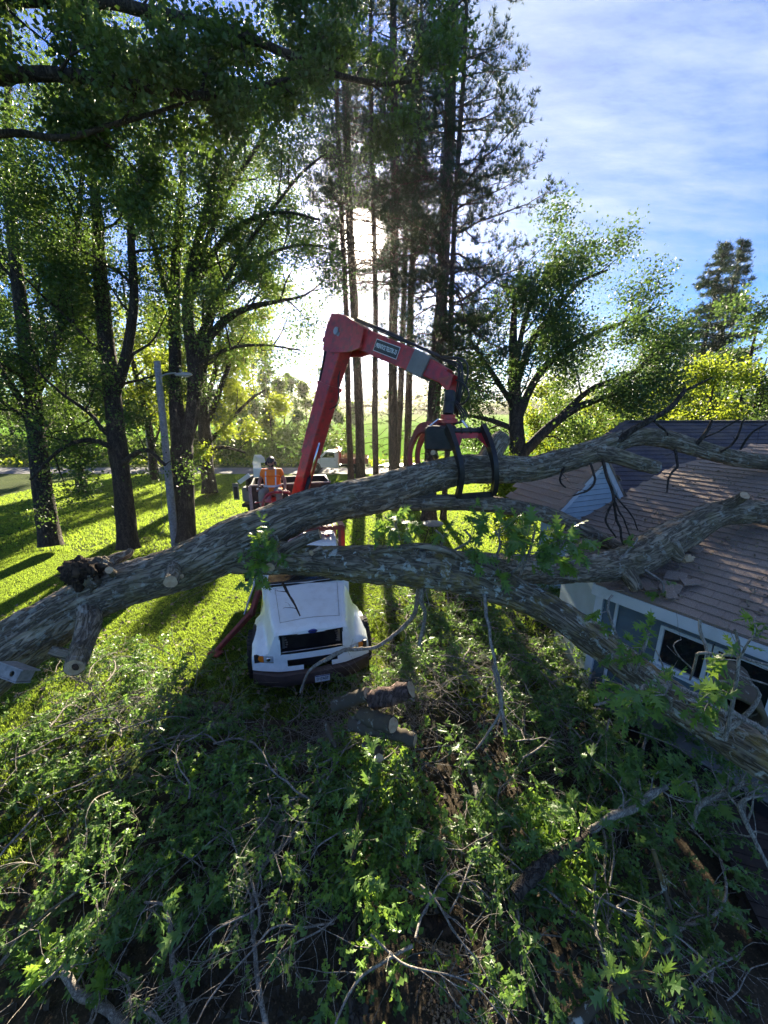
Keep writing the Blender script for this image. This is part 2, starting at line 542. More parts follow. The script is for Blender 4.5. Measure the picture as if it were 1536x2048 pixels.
def wood_cut():
    t = NT('cut_wood'); v = t.coord('Object')
    d = t.n('ShaderNodeVectorMath', operation='LENGTH'); t.l(v, d.inputs[0])
    n = t.noise(v, 14, 5)
    w = t.n('ShaderNodeMath', operation='MULTIPLY_ADD'); t.l(n, w.inputs[0]); w.inputs[1].default_value = .03; t.l(d.outputs['Value'], w.inputs[2])
    s_ = t.n('ShaderNodeMath', operation='SINE'); m_ = t.n('ShaderNodeMath', operation='MULTIPLY'); t.l(w.outputs[0], m_.inputs[0]); m_.inputs[1].default_value = 420
    t.l(m_.outputs[0], s_.inputs[0])
    c = t.mix(t.rng(s_.outputs[0], -1, 1), (.42, .30, .18), (.58, .45, .30))
    c = t.mix(t.rng(n, .4, .7), c, (.36, .22, .12))
    M['cut_wood'] = t.done(t.bsdf(c, .85, 0, t.bump(n, .3, .01)))
wood_cut()

def ground_mat():
    t = NT('lawn'); v = t.geo()
    a = t.noise(v, .6, 6, .6); b = t.noise(v, 9, 6, .7); f = t.noise(v, 60, 3)
    c = t.mix(t.rng(a, .35, .65), (.030, .055, .010), (.06, .09, .016))
    c = t.mix(t.rng(b, .4, .7, 0, .6), c, (.09, .10, .03))
    M['lawn'] = t.done(t.bsdf(c, .95, 0, t.bump(f, .8, .03, t.bump(b, .5, .05)), .1))
    t = NT('field'); v = t.geo((1, .35, 1))
    a = t.noise(v, .08, 6, .6); b = t.noise(v, 1.4, 6, .7)
    c = t.mix(t.rng(a, .35, .65), (.07, .19, .012), (.12, .26, .02)); c = t.mix(t.rng(b, .4, .7, 0, .5), c, (.15, .16, .05))
    M['field'] = t.done(t.bsdf(c, 1.0, 0, t.bump(b, .8, .2), 0))
    t = NT('soil'); v = t.geo()
    a = t.noise(v, 2.2, 8, .65); b = t.noise(v, 30, 6, .7); w = t.n('ShaderNodeTexVoronoi'); t.l(v, w.inputs['Vector']); w.inputs['Scale'].default_value = 55
    c = t.mix(t.rng(a, .35, .65), (.04, .033, .023), (.10, .08, .055))
    c = t.mix(t.rng(b, .55, .75), c, (.13, .10, .065))
    c = t.mix(t.rng(w.outputs['Color'], .78, .9, 0, .6), c, (.20, .15, .10))
    M['soil'] = t.done(t.bsdf(c, .95, 0, t.bump(b, .9, .03), .1))
    t = NT('asphalt'); v = t.geo()
    a = t.noise(v, .5, 6); b = t.noise(v, 80, 3)
    c = t.mix(t.rng(a, .3, .7), (.10, .10, .105), (.16, .155, .15))
    M['asphalt'] = t.done(t.bsdf(c, .9, 0, t.bump(b, .4, .01)))
    t = NT('gravel_drive'); v = t.geo()
    a = t.noise(v, 2, 6); b = t.n('ShaderNodeTexVoronoi'); t.l(v, b.inputs['Vector']); b.inputs['Scale'].default_value = 22
    c = t.mix(t.rng(a, .3, .7), (.20, .16, .14), (.34, .28, .25)); c = t.mix(t.rng(b.outputs['Color'], 0, 1, 0, .5), c, (.12, .10, .09))
    M['gravel_drive'] = t.done(t.bsdf(c, .95, 0, t.bump(b.outputs['Distance'], .6, .02)))
ground_mat()

def shingle_mat(name, a_, b_, speck):
    t = NT(name); v = t.geo()
    r = t.n('ShaderNodeObjectInfo').outputs['Random']; ri = t.n('ShaderNodeNewGeometry').outputs['Random Per Island']
    c = t.mix(ri, a_, b_); c = t.mix(t.mix(.5, r, ri), c, t.mix(1.0, c, (.72, .74, .8), 'MULTIPLY'))
    n = t.noise(v, 110, 4, .7); big = t.noise(v, 1.1, 6, .65)
    c = t.mix(t.rng(n, .55, .62, 0, .9), c, speck)
    c = t.mix(t.rng(n, .30, .42, .6, 0), c, tuple(x * .5 for x in a_))
    c = t.mix(t.rng(big, .45, .7, 0, .55), c, (.26, .19, .135))
    M[name] = t.done(t.bsdf(c, .95, 0, t.bump(n, .9, .012), .2))
shingle_mat('shingle_brown', (.28, .20, .15), (.43, .325, .25), (.62, .53, .43))
shingle_mat('shingle_dark', (.065, .058, .072), (.11, .098, .115), (.20, .18, .19))

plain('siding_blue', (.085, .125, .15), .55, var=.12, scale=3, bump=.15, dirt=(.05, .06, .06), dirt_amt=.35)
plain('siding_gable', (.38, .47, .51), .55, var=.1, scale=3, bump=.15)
plain('trim_white', (.62, .66, .68), .5, var=.06, scale=3, bump=.1, dirt=(.35, .34, .30), dirt_amt=.4)
plain('glass_dark', (.012, .015, .018), .06, var=.3, bump=0, spec=.8)
plain('deck_wood', (.045, .032, .026), .8, var=.35, scale=10, bump=.5)
plain('black_metal', (.018, .018, .02), .45, .4, var=.3, scale=14, bump=.25, dirt=(.10, .085, .07), dirt_amt=.4)
plain('black_plastic', (.015, .015, .017), .5, var=.2, bump=.1)
plain('rubber', (.014, .014, .014), .85, var=.3, scale=20, bump=.4, dirt=(.08, .07, .055), dirt_amt=.5)
plain('truck_white', (.76, .82, .84), .32, var=.04, scale=2, bump=.04, coat=.5, dirt=(.42, .42, .38), dirt_amt=.28, dscale=3.5)
plain('car_white', (.75, .78, .80), .3, var=.04, scale=2, bump=0, coat=.5)
plain('crane_red', (.42, .022, .028), .42, var=.25, scale=5, bump=.12, coat=.25, dirt=(.09, .035, .03), dirt_amt=.85, dscale=7)
plain('faded_red', (.22, .045, .038), .65, var=.3, scale=8, bump=.25, dirt=(.09, .05, .045), dirt_amt=.7, dscale=6)
plain('chrome', (.75, .76, .78), .18, 1.0, var=.05, bump=0)
plain('steel', (.35, .35, .36), .35, 1.0, var=.15, bump=.1)
plain('radiator', (.022, .022, .024), .6, .3, var=.3, bump=.1)
plain('bumper_brown', (.062, .042, .038), .6, var=.25, scale=5, bump=.15, dirt=(.16, .13, .11), dirt_amt=.5)
plain('amber_lens', (.75, .20, .02), .2, var=.1, bump=0, coat=.6)
plain('lamp_lens', (.42, .46, .48), .08, var=.2, scale=30, bump=0, coat=1)
plain('ford_blue', (.01, .03, .22), .3, var=.05, bump=0, coat=.5)
plain('white_paint', (.80, .80, .80), .5, var=.03, bump=0)
plain('plate_white', (.60, .68, .74), .5, var=.04, bump=0)
plain('plate_ink', (.03, .07, .14), .5, var=.04, bump=0)
plain('sign_dark', (.02, .028, .03), .5, var=.1, bump=0)
plain('grey_panel', (.16, .165, .16), .6, var=.15, scale=6, bump=.2)
plain('pole_wood', (.25, .245, .26), .9, var=.3, scale=16, bump=.5, dirt=(.12, .11, .11), dirt_amt=.6, dscale=5)
plain('board_wood', (.27, .26, .25), .9, var=.25, scale=18, bump=.5)
plain('galvanised', (.30, .315, .32), .5, .6, var=.1, bump=.1)
plain('hi_vis', (1.0, .20, .015), .75, var=.1, scale=12, bump=.2)
plain('reflective_tape', (.55, .56, .58), .45, var=.06, bump=0)
plain('skin', (.33, .18, .13), .55, var=.12, scale=30, bump=.05)
plain('trousers', (.22, .205, .17), .9, var=.15, scale=14, bump=.4)
plain('navy_cloth', (.012, .014, .028), .9, var=.2, bump=.2)
plain('red_cloth', (.30, .015, .03), .9, var=.2, bump=.2)
plain('hair_dark', (.02, .014, .01), .8, var=.3, scale=40, bump=.4)
plain('sawdust', (.42, .28, .16), .95, var=.35, scale=30, bump=.7)
plain('blue_plastic', (.01, .05, .22), .4, var=.2, bump=.1)
plain('stone_grey', (.20, .20, .19), .9, var=.3, scale=6, bump=.5)
plain('debris', (.24, .19, .12), .9, var=.5, scale=20, bump=0)
# ------------------------------------------------------------------ ground
def sheet(name, poly, z, mat, kind='structure'):
    o = put(name, [(x, y, z) for x, y in poly], [tuple(range(len(poly)))], mat, smooth=False)
    o['kind'] = kind; return o
sheet('ground', [(-900, -40), (900, -40), (900, 1600), (-900, 1600)], -0.06, M['field'])
# the lawn rolls a little; one sheet
gx = np.linspace(-60, 60, 121); gy = np.linspace(-12, 34.4, 94)
XX, YY = np.meshgrid(gx, gy)
ZZ = .05 * (vnoise(np.stack([XX * .25, YY * .25, 0 * XX], -1), 3) - .5) * np.clip((YY - 12) / 6, 0, 1) * np.clip((34.4 - YY) / 3, 0, 1)
Vg = np.stack([XX, YY, ZZ], -1).reshape(-1, 3)
ni = len(gx); ii = (np.arange(len(gy) - 1)[:, None] * ni + np.arange(ni - 1)[None]).reshape(-1)
lawn = put('lawn', Vg, np.stack([ii, ii + 1, ii + 1 + ni, ii + ni], -1), M['lawn']); lawn['kind'] = 'structure'
sheet('road', [(-120, 35.0), (60, 34.4), (60, 38.0), (-120, 38.8)], -0.02, M['asphalt'])
sheet('verge', [(-120, 38.8), (60, 38.0), (60, 41), (-120, 42)], -0.03, M['lawn'])
a = [G(u, v)[:2] for u, v in ((566, 949), (640, 948), (668, 949), (640, 954), (612, 962), (590, 980), (577, 998), (540, 998), (556, 975), (566, 960))]
sheet('gravel_driveway', a, 0.03, M['gravel_drive'])

# soil and litter under the brush
def wobble(cx_, cy_, rx, ry, n=80, amp=.18, seed=2):
    out = []
    for i in range(n):
        a = 2 * PI * i / n; k = 1 + amp * (2 * vnoise(np.array([math.cos(a) * 2.2, math.sin(a) * 2.2, 5.0]), seed) - 1) + .05 * math.sin(9 * a)
        out.append((cx_ + rx * k * math.cos(a), cy_ + ry * k * math.sin(a)))
    return out
sheet('bare_soil', wobble(.4, 3.0, 6.0, 4.3), 0.012, M['soil'])

# ------------------------------------------------------------------ house
EV0 = np.array([3.95, 6.60, 2.80]); EVd = np.array([5.32, 4.65, 2.80]) - EV0; EVd /= np.linalg.norm(EVd)
UPd = np.array([-EVd[1], EVd[0], 0.0]); UPd /= np.linalg.norm(UPd)
if UPd[0] < 0: UPd = -UPd
TAN1 = 0.36
N1 = np.array([-UPd[0] * TAN1, -UPd[1] * TAN1, 1.0]); N1 /= np.linalg.norm(N1)
SL1 = UPd + np.array([0, 0, TAN1]); SL1 /= np.linalg.norm(SL1)
house = thing('house', 'blue sided house with brown shingle roof and small gable under the fallen limbs', 'house', (8, 9, 0))

def inside(poly, x, y):
    c = False; n = len(poly); j = n - 1
    for i in range(n):
        xi, yi = poly[i]; xj, yj = poly[j]
        if (yi > y) != (yj > y) and x < (xj - xi) * (y - yi) / (yj - yi) + xi: c = not c
        j = i
    return c
TAB_PROTO = {}
def shingles(parent, origin, S, Q, N, poly, mat, n_single, tabw=.30, expo=.14, seed=1):
    """tabs laid in courses on a roof plane; poly in (s,q) coordinates; nearest ones singly, the rest as one mesh"""
    r = np.random.default_rng(seed)
    ps = np.array(poly); s0, q0 = ps.min(0); s1, q1 = ps.max(0)
    tabs = []
    row = 0; q = q0
    while q < q1:
        off = (row * .37 % 1) * tabw; s = s0 - off
        while s < s1:
            w = tabw
            c = origin + S * (s + w / 2) + Q * (q + expo / 2)
            if inside(poly, s + w / 2, q + expo / 2): tabs.append((np.linalg.norm(c - CAMP), c))
            s += w
        q += expo; row += 1
    # what the frame shows first
    def seen(c):
        d = c - CAMP; t = d[1] * CP - d[2] * SP
        if t < .3: return False
        u = 768 + d[0] / t * FPX; v = 1024 - (d[1] * SP + d[2] * CP) / t * FPX
        return -10 < u < 1546 and 0 < v < 2048
    tabs.sort(key=lambda k: (not seen(k[1]), k[0]))
    protos = []
    for k in range(6):
        w = tabw - .002 - r.random() * .004; hb = .012 + .008 * r.random(); dq = .004 * (r.random() - .5)
        V = []
        for ds, dqq, h in ((-w/2, -expo/2 + dq, 0), (w/2, -expo/2 - dq, 0), (w/2, expo/2 + .02, 0), (-w/2, expo/2 + .02, 0),
                           (-w/2, -expo/2 + dq, hb + .008), (w/2, -expo/2 - dq, hb + .012), (w/2, expo/2 + .02, .002), (-w/2, expo/2 + .02, .002)):
            V.append(S * ds + Q * dqq + N * h)
        protos.append(np.array(V))
    F = [(0, 1, 5, 4), (1, 2, 6, 5), (3, 0, 4, 7), (4, 5, 6, 7)]
    meshes = [new_mesh('shingle', p, F, smooth=False, mats=[mat]) for p in protos]
    base = root_loc(parent)
    for i, (d, c) in enumerate(tabs[:n_single]):
        o = D.objects.new('shingle', meshes[i % 6]); COL.objects.link(o); o.parent = parent; o.location = c - base
    rest = tabs[n_single:]
    if rest:
        C = np.array([c for _, c in rest]); k = np.array([i % 6 for i in range(len(rest))]); P = np.array(protos)[k] + C[:, None]
        Fa = np.array(F)[None] + (np.arange(len(rest)) * 8)[:, None, None]
        o = put('shingle_rows', P.reshape(-1, 3), Fa.reshape(-1, 4), mat, parent, smooth=False); o['kind'] = 'stuff'
def roof_plane(name, corners3, N, thick, mat, parent):
    mb = MB(); mb.prism([c - N * (thick + .004) for c in corners3], N * thick); return mb.build(name, mat, parent)

# lower roof over the windows
c_up_l = HP(1122, 1058, EV0, N1); c_up_r = HP(1352, 930, EV0, N1)
top_dir = (c_up_r - c_up_l) / np.linalg.norm(c_up_r - c_up_l)
def sq(p): d = p - EV0; return (float(np.dot(d, EVd)), float(np.dot(d, SL1)))
far_e = EV0 + EVd * 5.0
A_, B_, C_, D_, E_ = EV0, far_e, far_e + SL1 * 7.0, c_up_r + EVd * 1.2 + SL1 * 1.6, c_up_r
corners1 = [A_, B_, C_, D_, E_, c_up_l]
low_roof = roof_plane('roof_deck', corners1, N1, .05, M['shingle_brown'], house)
shingles(low_roof, EV0, EVd, SL1, N1, [sq(p) for p in corners1], M['shingle_brown'], 300, tabw=.34, expo=.19)
# fascia board, soffit and gutter lip on the eave
mb = MB(); mb.beam(EV0 - EVd * .02 + np.array([0, 0, -.125]) - UPd * .012, far_e + np.array([0, 0, -.125]) - UPd * .012, .025, .20)
mb.build('fascia', M['trim_white'], house)
mb = MB(); mb.beam(EV0 + UPd * .2 + np.array([0, 0, -.235]), far_e + UPd * .2 + np.array([0, 0, -.235]), .42, .015)
mb.build('soffit', M['trim_white'], house)
ldir = c_up_l - EV0; ldir /= np.linalg.norm(ldir)
mb = MB(); mb.beam(EV0 + np.array([0, 0, -.10]), c_up_l + np.array([0, 0, -.10]), .03, .17); mb.build('rake_board', M['trim_white'], house)
# the wall under that eave, with clapboards
W0 = EV0 + UPd * .38; W0[2] = 0
NW = -UPd
wall_len = 5.3
mb = MB(); mb.prism([W0 + UPd * .03, W0 + EVd * wall_len + UPd * .03, W0 + EVd * wall_len + UPd * .2, W0 + UPd * .2], (0, 0, 2.56))
mb.build('wall', M['black_plastic'], house)
wl0 = W0 - np.array([0, 0, 0])
left_end = c_up_l + (UPd * .15 + EVd * .1); left_end = np.array([left_end[0], left_end[1], 0])
mb = MB(); mb.prism([W0 + UPd * .06, W0 + UPd * .2, left_end + UPd * .1, left_end], (0, 0, 2.62)); mb.build('side_wall', M['siding_gable'], house)
def w_s(u, v):   # where on the wall a pixel falls: along it and height
    p = HP(u, v, W0, NW); d = p - W0; return float(np.dot(d, EVd)), float(p[2])
wins = []
for (ua, va, ub, vb) in ((1338, 1222, 1398, 1296), (1412, 1262, 1500, 1352)):
    s0, z1 = w_s(ua, va); s1, z0 = w_s(ub, vb)
    wins.append((s0, s1))
wz0, wz1 = 1.62, 2.28
wins = [(wins[0][0], wins[0][0] + .62), (wins[0][0] + .74, wins[0][0] + 1.42), (wins[0][0] + 1.54, wins[0][0] + 2.2)]
board_h = .115
for k in range(22):
    z = .03 + k * board_h
    segs = [(0.06, wall_len)]
    if z + board_h > wz0 - .05 and z < wz1 + .05: segs = [(0.06, wins[0][0] - .06), (wins[-1][1] + .06, wall_len)]
    for s0, s1 in segs:
        mb = MB()
        a0 = W0 + EVd * s0; a1 = W0 + EVd * s1
        pr = [a0 + np.array([0, 0, z]) + NW * .03, a0 + np.array([0, 0, z + board_h * .88]) + NW * .004, a0 + np.array([0, 0, z + board_h * .88]) - NW * .03, a0 + np.array([0, 0, z]) - NW * .03]
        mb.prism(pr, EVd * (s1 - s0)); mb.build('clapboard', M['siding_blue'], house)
mb = MB(); c = W0 + NW * .02; mb.box(tuple(c + np.array([0, 0, 1.28])), (.14, .14, 2.56), Matrix.Rotation(math.atan2(EVd[1], EVd[0]), 3, 'Z')); mb.build('corner_board', M['trim_white'], house)
RW = Matrix.Rotation(math.atan2(EVd[1], EVd[0]), 3, 'Z')
for s0, s1 in wins:
    cw = W0 + EVd * (s0 + s1) / 2 + NW * .035 + np.array([0, 0, (wz0 + wz1) / 2]); w, h = s1 - s0, wz1 - wz0
    fr = MB()
    for dx, dz, dw, dh in ((-w/2 - .02, 0, .06, h + .10), (w/2 + .02, 0, .06, h + .10)):
        fr.box(tuple(cw + EVd * dx + np.array([0, 0, dz])), (dw, .07, dh), RW)
    for dz in (-h/2 - .02, h/2 + .02): fr.box(tuple(cw + np.array([0, 0, dz])), (w - .02, .066, .06), RW)
    f = fr.build('window', M['trim_white'], house)
    MB().box(tuple(cw - NW * .02), (w - .016, .012, h - .016), RW).build('pane', M['glass_dark'], f)
mb = MB(); mb.box(tuple(W0 + EVd * (wins[0][0] + wins[-1][1]) / 2 + NW * .07 + np.array([0, 0, wz0 - .075])), (wins[-1][1] - wins[0][0] + .2, .10, .04), RW); mb.build('window_sill', M['trim_white'], house)
for s_ in (.95,):
    mb = MB(); mb.cyl(W0 + EVd * .32 + NW * .05, W0 + EVd * .32 + NW * .05 + np.array([0, 0, 2.4]), .03, 8); mb.build('downpipe', M['trim_white'], house)

# gable above it, standing on the upper edge of the lower roof
gn = np.cross(top_dir * np.array([1, 1, 0]), np.array([0, 0, 1.0])); gn /= np.linalg.norm(gn)
if gn[1] > 0: gn = -gn
gl_ = HP(1116, 1022, c_up_l, gn); gr_ = HP(1241, 1000, c_up_l, gn); ga_ = HP(1206, 925, c_up_l, gn)
gdir = np.array([top_dir[0], top_dir[1], 0]); gdir /= np.linalg.norm(gdir)
def gsz(p): d = p - gl_; return float(np.dot(d, gdir)), float(p[2])
sl_, zl_ = gsz(gl_); sr_, zr_ = gsz(gr_); sa_, za_ = gsz(ga_)
zbase = min(zl_, zr_) - .15
mb = MB(); mb.prism([gl_ + np.array([0, 0, -.5]) - gn * .03, gr_ + np.array([0, 0, -.9]) - gn * .03, gr_ - gn * .03, ga_ - gn * .03, gl_ - gn * .03], -gn * .1)
mb.build('gable_wall', M['black_plastic'], house)
bh = .125; z = zbase - .3
while z < za_ - .05:
    zm = z + bh * .5
    def edge(zv):
        a = 0 if zv <= zl_ else (zv - zl_) / (za_ - zl_) * sa_
        b = sr_ if zv <= zr_ else sr_ + (zv - zr_) / (za_ - zr_) * (sa_ - sr_)
        return a, b
    a0, b0 = edge(z); a1, b1 = edge(min(z + bh, za_ - .01))
    if b0 - a0 > .05:
        mb = MB()
        P0 = lambda s_, zz, o_: np.array([gl_[0] + gdir[0] * s_, gl_[1] + gdir[1] * s_, zz]) + gn * o_
        zt = min(z + bh, za_ - .01)
        zt = z + (zt - z) * .86
        V = [P0(a0, z, .034), P0(b0, z, .034), P0(b1, zt, .004), P0(a1, zt, .004), P0(a0, z, -.02), P0(b0, z, -.02), P0(b1, zt, -.02), P0(a1, zt, -.02)]
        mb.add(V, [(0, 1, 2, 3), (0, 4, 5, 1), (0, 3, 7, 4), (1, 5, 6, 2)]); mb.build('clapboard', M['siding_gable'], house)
    z += bh
back = -gn
for nm, foot in (('left', gl_), ('right', gr_)):
    d = (ga_ - foot); d /= np.linalg.norm(d)
    mb = MB(); mb.beam(foot - d * .12 + gn * .06, ga_ + d * .03 + gn * .06, .14, .05, up=tuple(gn)); mb.build('rake_board', M['trim_white'], house)
    out = np.cross(d, gn); out = out if out[2] > 0 else -out
    V = [foot - d * .15 + gn * .1 + out * .10, ga_ + gn * .1 + out * .10, ga_ + back * 1.5 + out * .10, foot - d * .15 + back * 1.5 + out * .10]
    mb = MB(); mb.prism([v - out * .05 for v in V], out * .05)
    gr = mb.build('gable_roof', M['shingle_brown'], house)
    bk = np.cross(out, d); bk = bk if np.dot(bk, back) > 0 else -bk; oo = foot - d * .12 + gn * .02 + out * .085
    Ld = float(np.dot(ga_ - foot, d)) + .15
    shingles(gr, oo, bk, d, out, [(0, 0), (1.6, 0), (1.6, Ld), (0, Ld)], M['shingle_brown'], 0, tabw=.33, expo=.18, seed=9)

# the main roof behind, hipped at the left
R0 = T(1255, 843, 15.4); R0 = R0 * 1.0
R0 = CAMP + ray(1255, 843) * ((5.4 - 6) / ray(1255, 843)[2])
F0 = CAMP + ray(1020, 1000) * ((3.2 - 6) / ray(1020, 1000)[2])
rise = (R0[2] - F0[2]) / (R0[1] - F0[1])
N2 = np.array([0, -rise, 1.0]); N2 /= np.linalg.norm(N2); SL2 = np.array([0, 1, rise]); SL2 /= np.linalg.norm(SL2)
ex = np.array([1.0, 0, 0])
eaveY = F0[1]
cm = [F0, F0 + ex * 22, R0 + ex * (22 - (R0[0] - F0[0])), R0]
main_roof = roof_plane('roof_deck', cm, N2, .06, M['shingle_dark'], house)
def sq2(p): d = p - F0; return (float(np.dot(d, ex)), float(np.dot(d, SL2)))
shingles(main_roof, F0, ex, SL2, N2, [sq2(p) for p in cm], M['shingle_dark'], 0, tabw=.33, expo=.22, seed=4)
mb = MB(); mb.beam(R0 + np.array([0, 0, .02]), R0 + ex * 16 + np.array([0, 0, .02]), .24, .05, b=.02); mb.build('ridge_cap', M['shingle_dark'], house)
mb = MB(); mb.beam(F0 + np.array([0, 0, .02]), R0 + np.array([0, 0, .02]), .2, .05, b=.02); mb.build('hip_cap', M['shingle_dark'], house)
# hip face at the left and rear slope, walls under the main roof
hipb = np.array([F0[0] + 6.2, R0[1] + (R0[1] - F0[1]), F0[2]])
mb = MB(); mb.add([F0 - N2 * .01, R0 - N2 * .01, hipb], [(0, 1, 2)]); mb.add([R0, R0 + ex * 16, hipb + ex * 16, hipb], [(0, 1, 2, 3)]); mb.build('rear_roof', M['shingle_dark'], house)
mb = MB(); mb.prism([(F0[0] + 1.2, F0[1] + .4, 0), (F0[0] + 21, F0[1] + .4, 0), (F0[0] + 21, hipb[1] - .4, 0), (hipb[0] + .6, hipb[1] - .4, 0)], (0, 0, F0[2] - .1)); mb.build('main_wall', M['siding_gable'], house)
mb = MB(); mb.beam(F0 + np.array([0, 0, -.1]), F0 + ex * 5 + np.array([0, 0, -.1]), .03, .18); mb.build('fascia', M['trim_white'], house)

# ------------------------------------------------------------------ timber deck beside the wall
deck = thing('deck', 'dark weathered timber deck at the lower right beneath the sloping limb', 'deck', (4.6, 3.6, 0))
dz = .35
dk0 = G(1378, 1520, dz)
dn = np.array([.957, -.29, 0]); dd = np.array([-.29, -.957, 0])
for k in range(20):
    for seg in range(1):
        p = dk0 + dd * (k * .145 - .1) - dn * .15
        p = np.array([p[0], p[1], dz - .015])
        mb = MB(); mb.beam(p, p + dn * (1.9), .132, .03, up=(0, 0, 1)); mb.build('plank', M['deck_wood'], deck)
mb = MB(); p = dk0 - dn * .12 - dd * .15; p[2] = dz - .12; mb.beam(p, p + dd * 2.9, .04, .17); p2 = p + dn * 1.7; mb.beam(p2, p2 + dd * 2.9, .04, .17)
for q in (.1, 2.1): 
    pp = p + dd * q; mb.beam(np.array([pp[0], pp[1], 0]), np.array([pp[0], pp[1], dz - .1]), .09, .09, up=(1, 0, 0))
mb.build('joist', M['deck_wood'], deck)

# leaf bits and twig ends lying on the near roof
rd_ = np.random.default_rng(8); n = 2600; pts = []
pl1 = [sq(p) for p in corners1]
while len(pts) < n:
    a, b = rd_.uniform(-.5, 5), rd_.uniform(0, 5)
    if inside(pl1, a, b) and vnoise(np.array([a * 1.3, b * 1.3, 2.0]), 6) > .38: pts.append(EV0 + EVd * a + SL1 * b + N1 * .03)
roof_debris = np.array(pts)

# shingles torn loose where the limb came down
rt_ = np.random.default_rng(31)
for k in range(16):
    c = HP(rt_.uniform(1215, 1400), rt_.uniform(1095, 1190), EV0 + N1 * .03, N1); e = Matrix.Rotation(rt_.uniform(-.6, .6), 3, Vector(tuple(EVd))) @ Matrix.Rotation(rt_.uniform(-1.2, 1.2), 3, Vector(tuple(N1)))
    V = [np.array(c) + N1 * (.05 + .03 * rt_.random()) + np.array(e @ Vector(tuple(EVd * a + SL1 * b + N1 * h))) for a, b, h in ((-.16, -.1, 0), (.15, -.09, .01), (.16, .08, 0), (-.13, .1, .02), (-.16, -.1, .012), (.15, -.09, .022), (.16, .08, .012), (-.13, .1, .032))]
    put('torn_shingle', V, [(3, 2, 1, 0), (4, 5, 6, 7), (0, 1, 5, 4), (1, 2, 6, 5), (2, 3, 7, 6), (3, 0, 4, 7)], M['shingle_brown'], low_roof, smooth=False)
# ------------------------------------------------------------------ the fallen tree
def hero_limb(name, spec, mat, parent, ds=.034, da=.024, depth=.022, lump=.05, seed=1, flare=None, cap=True, label=None):
    """spec rows: u, v, depth, width in pixels of the photograph at that place"""
    rows = []
    for u, v, t, w in spec:
        p = T(u, v, t); rows.append((*p, w / 2 / FPX * t))
    S = spline(rows, ds); P, R = S[:, :3], np.maximum(S[:, 3], .01)
    n = int(np.clip(2 * PI * R.max() / da, 16, 190))
    tn, X, Y = frames(P)
    a = np.linspace(0, 2 * PI, n + 1)          # seam column doubled for the uv map
    s = np.concatenate([[0], np.cumsum(np.linalg.norm(np.diff(P, axis=0), axis=1))])
    ca, sa = np.cos(a), np.sin(a)
    Rr = R[:, None]
    q = np.stack([ca[None] * Rr, sa[None] * Rr, np.broadcast_to(s[:, None] * .22, (len(s), n + 1))], -1)
    warp = (vnoise(q * np.array([6, 6, 14]), seed + 5) - .5)[..., None] * .09
    n1_ = vnoise((q + warp) * 19, seed); n2_ = vnoise((q + warp) * 38 + 7, seed + 1); n3_ = vnoise(q * 90, seed + 2)
    f1 = np.exp(-(np.abs(2 * n1_ - 1) / .30) ** 2); f2 = np.exp(-(np.abs(2 * n2_ - 1) / .32) ** 2)
    k = np.clip(Rr / .25, .15, 1)
    lumps = (vnoise(np.stack([ca[None] * 1.6 + 0 * s[:, None], sa[None] * 1.6 + 0 * s[:, None], s[:, None] * 1.6 + 0 * ca[None]], -1), seed + 3) - .5)
    r = Rr + k * (-depth * f1 - depth * .45 * f2 + .010 * (n3_ - .5)) + lumps * lump * 2 * Rr / .3 * .6
    V = P[:, None] + (X[:, None] * ca[None, :, None] + Y[:, None] * sa[None, :, None]) * r[..., None]
    V = V.reshape(-1, 3); m = n + 1
    i = np.arange(len(P) - 1)[:, None] * m; j = np.arange(n)[None]
    F = np.stack([i + j, i + j + 1, i + m + j + 1, i + m + j], -1).reshape(-1, 4)
    uv = np.stack([np.broadcast_to(a[None] * R.mean(), (len(s), m)), np.broadcast_to(s[:, None], (len(s), m))], -1).reshape(-1, 2)
    o = put(name, V, F, mat, parent, uv=uv)
    if label: o['label'] = label
    return o, P, R, tn
def cut_face(p, tn, r, parent, hollow=False, seed=0, name='cut_face'):
    """sawn end of a limb: a slightly domed, uneven disc with bark rim"""
    tn = Vector(tuple(tn)).normalized(); x = tn.orthogonal().normalized(); y = tn.cross(x)
    n = 28; V = [(0, 0, .004)]; 
    rr = np.random.default_rng(seed)
    for ring, k in enumerate((.25, .5, .75, 1.0)):
        for j in range(n):
            a = 2 * PI * j / n; q = r * k * (1 + .05 * math.sin(3 * a + seed) + .03 * math.sin(7 * a))
            V.append((q * math.cos(a), q * math.sin(a), .004 * (1 - k) + .002 * rr.random()))
    F = [(0, 1 + j, 1 + (j + 1) % n) for j in range(n)]
    for ring in range(3):
        for j in range(n):
            a0 = 1 + ring * n + j; a1 = 1 + ring * n + (j + 1) % n; F.append((a0, a0 + n, a1 + n, a1))
    V2 = [Vector(tuple(p)) + x * a + y * b + tn * c for a, b, c in V]
    me = new_mesh(name, np.array([tuple(v) for v in V2]) - np.array(p), F, None, False, [M['cut_wood']])
    o = D.objects.new(name, me); COL.objects.link(o); o.parent = parent
    base = root_loc(parent) if parent.parent is None else root_loc(parent)
    acc = np.array(p) - base
    if parent.parent is not None: acc = np.array(p) - base - np.array(parent.location)
    o.location = acc
    return o

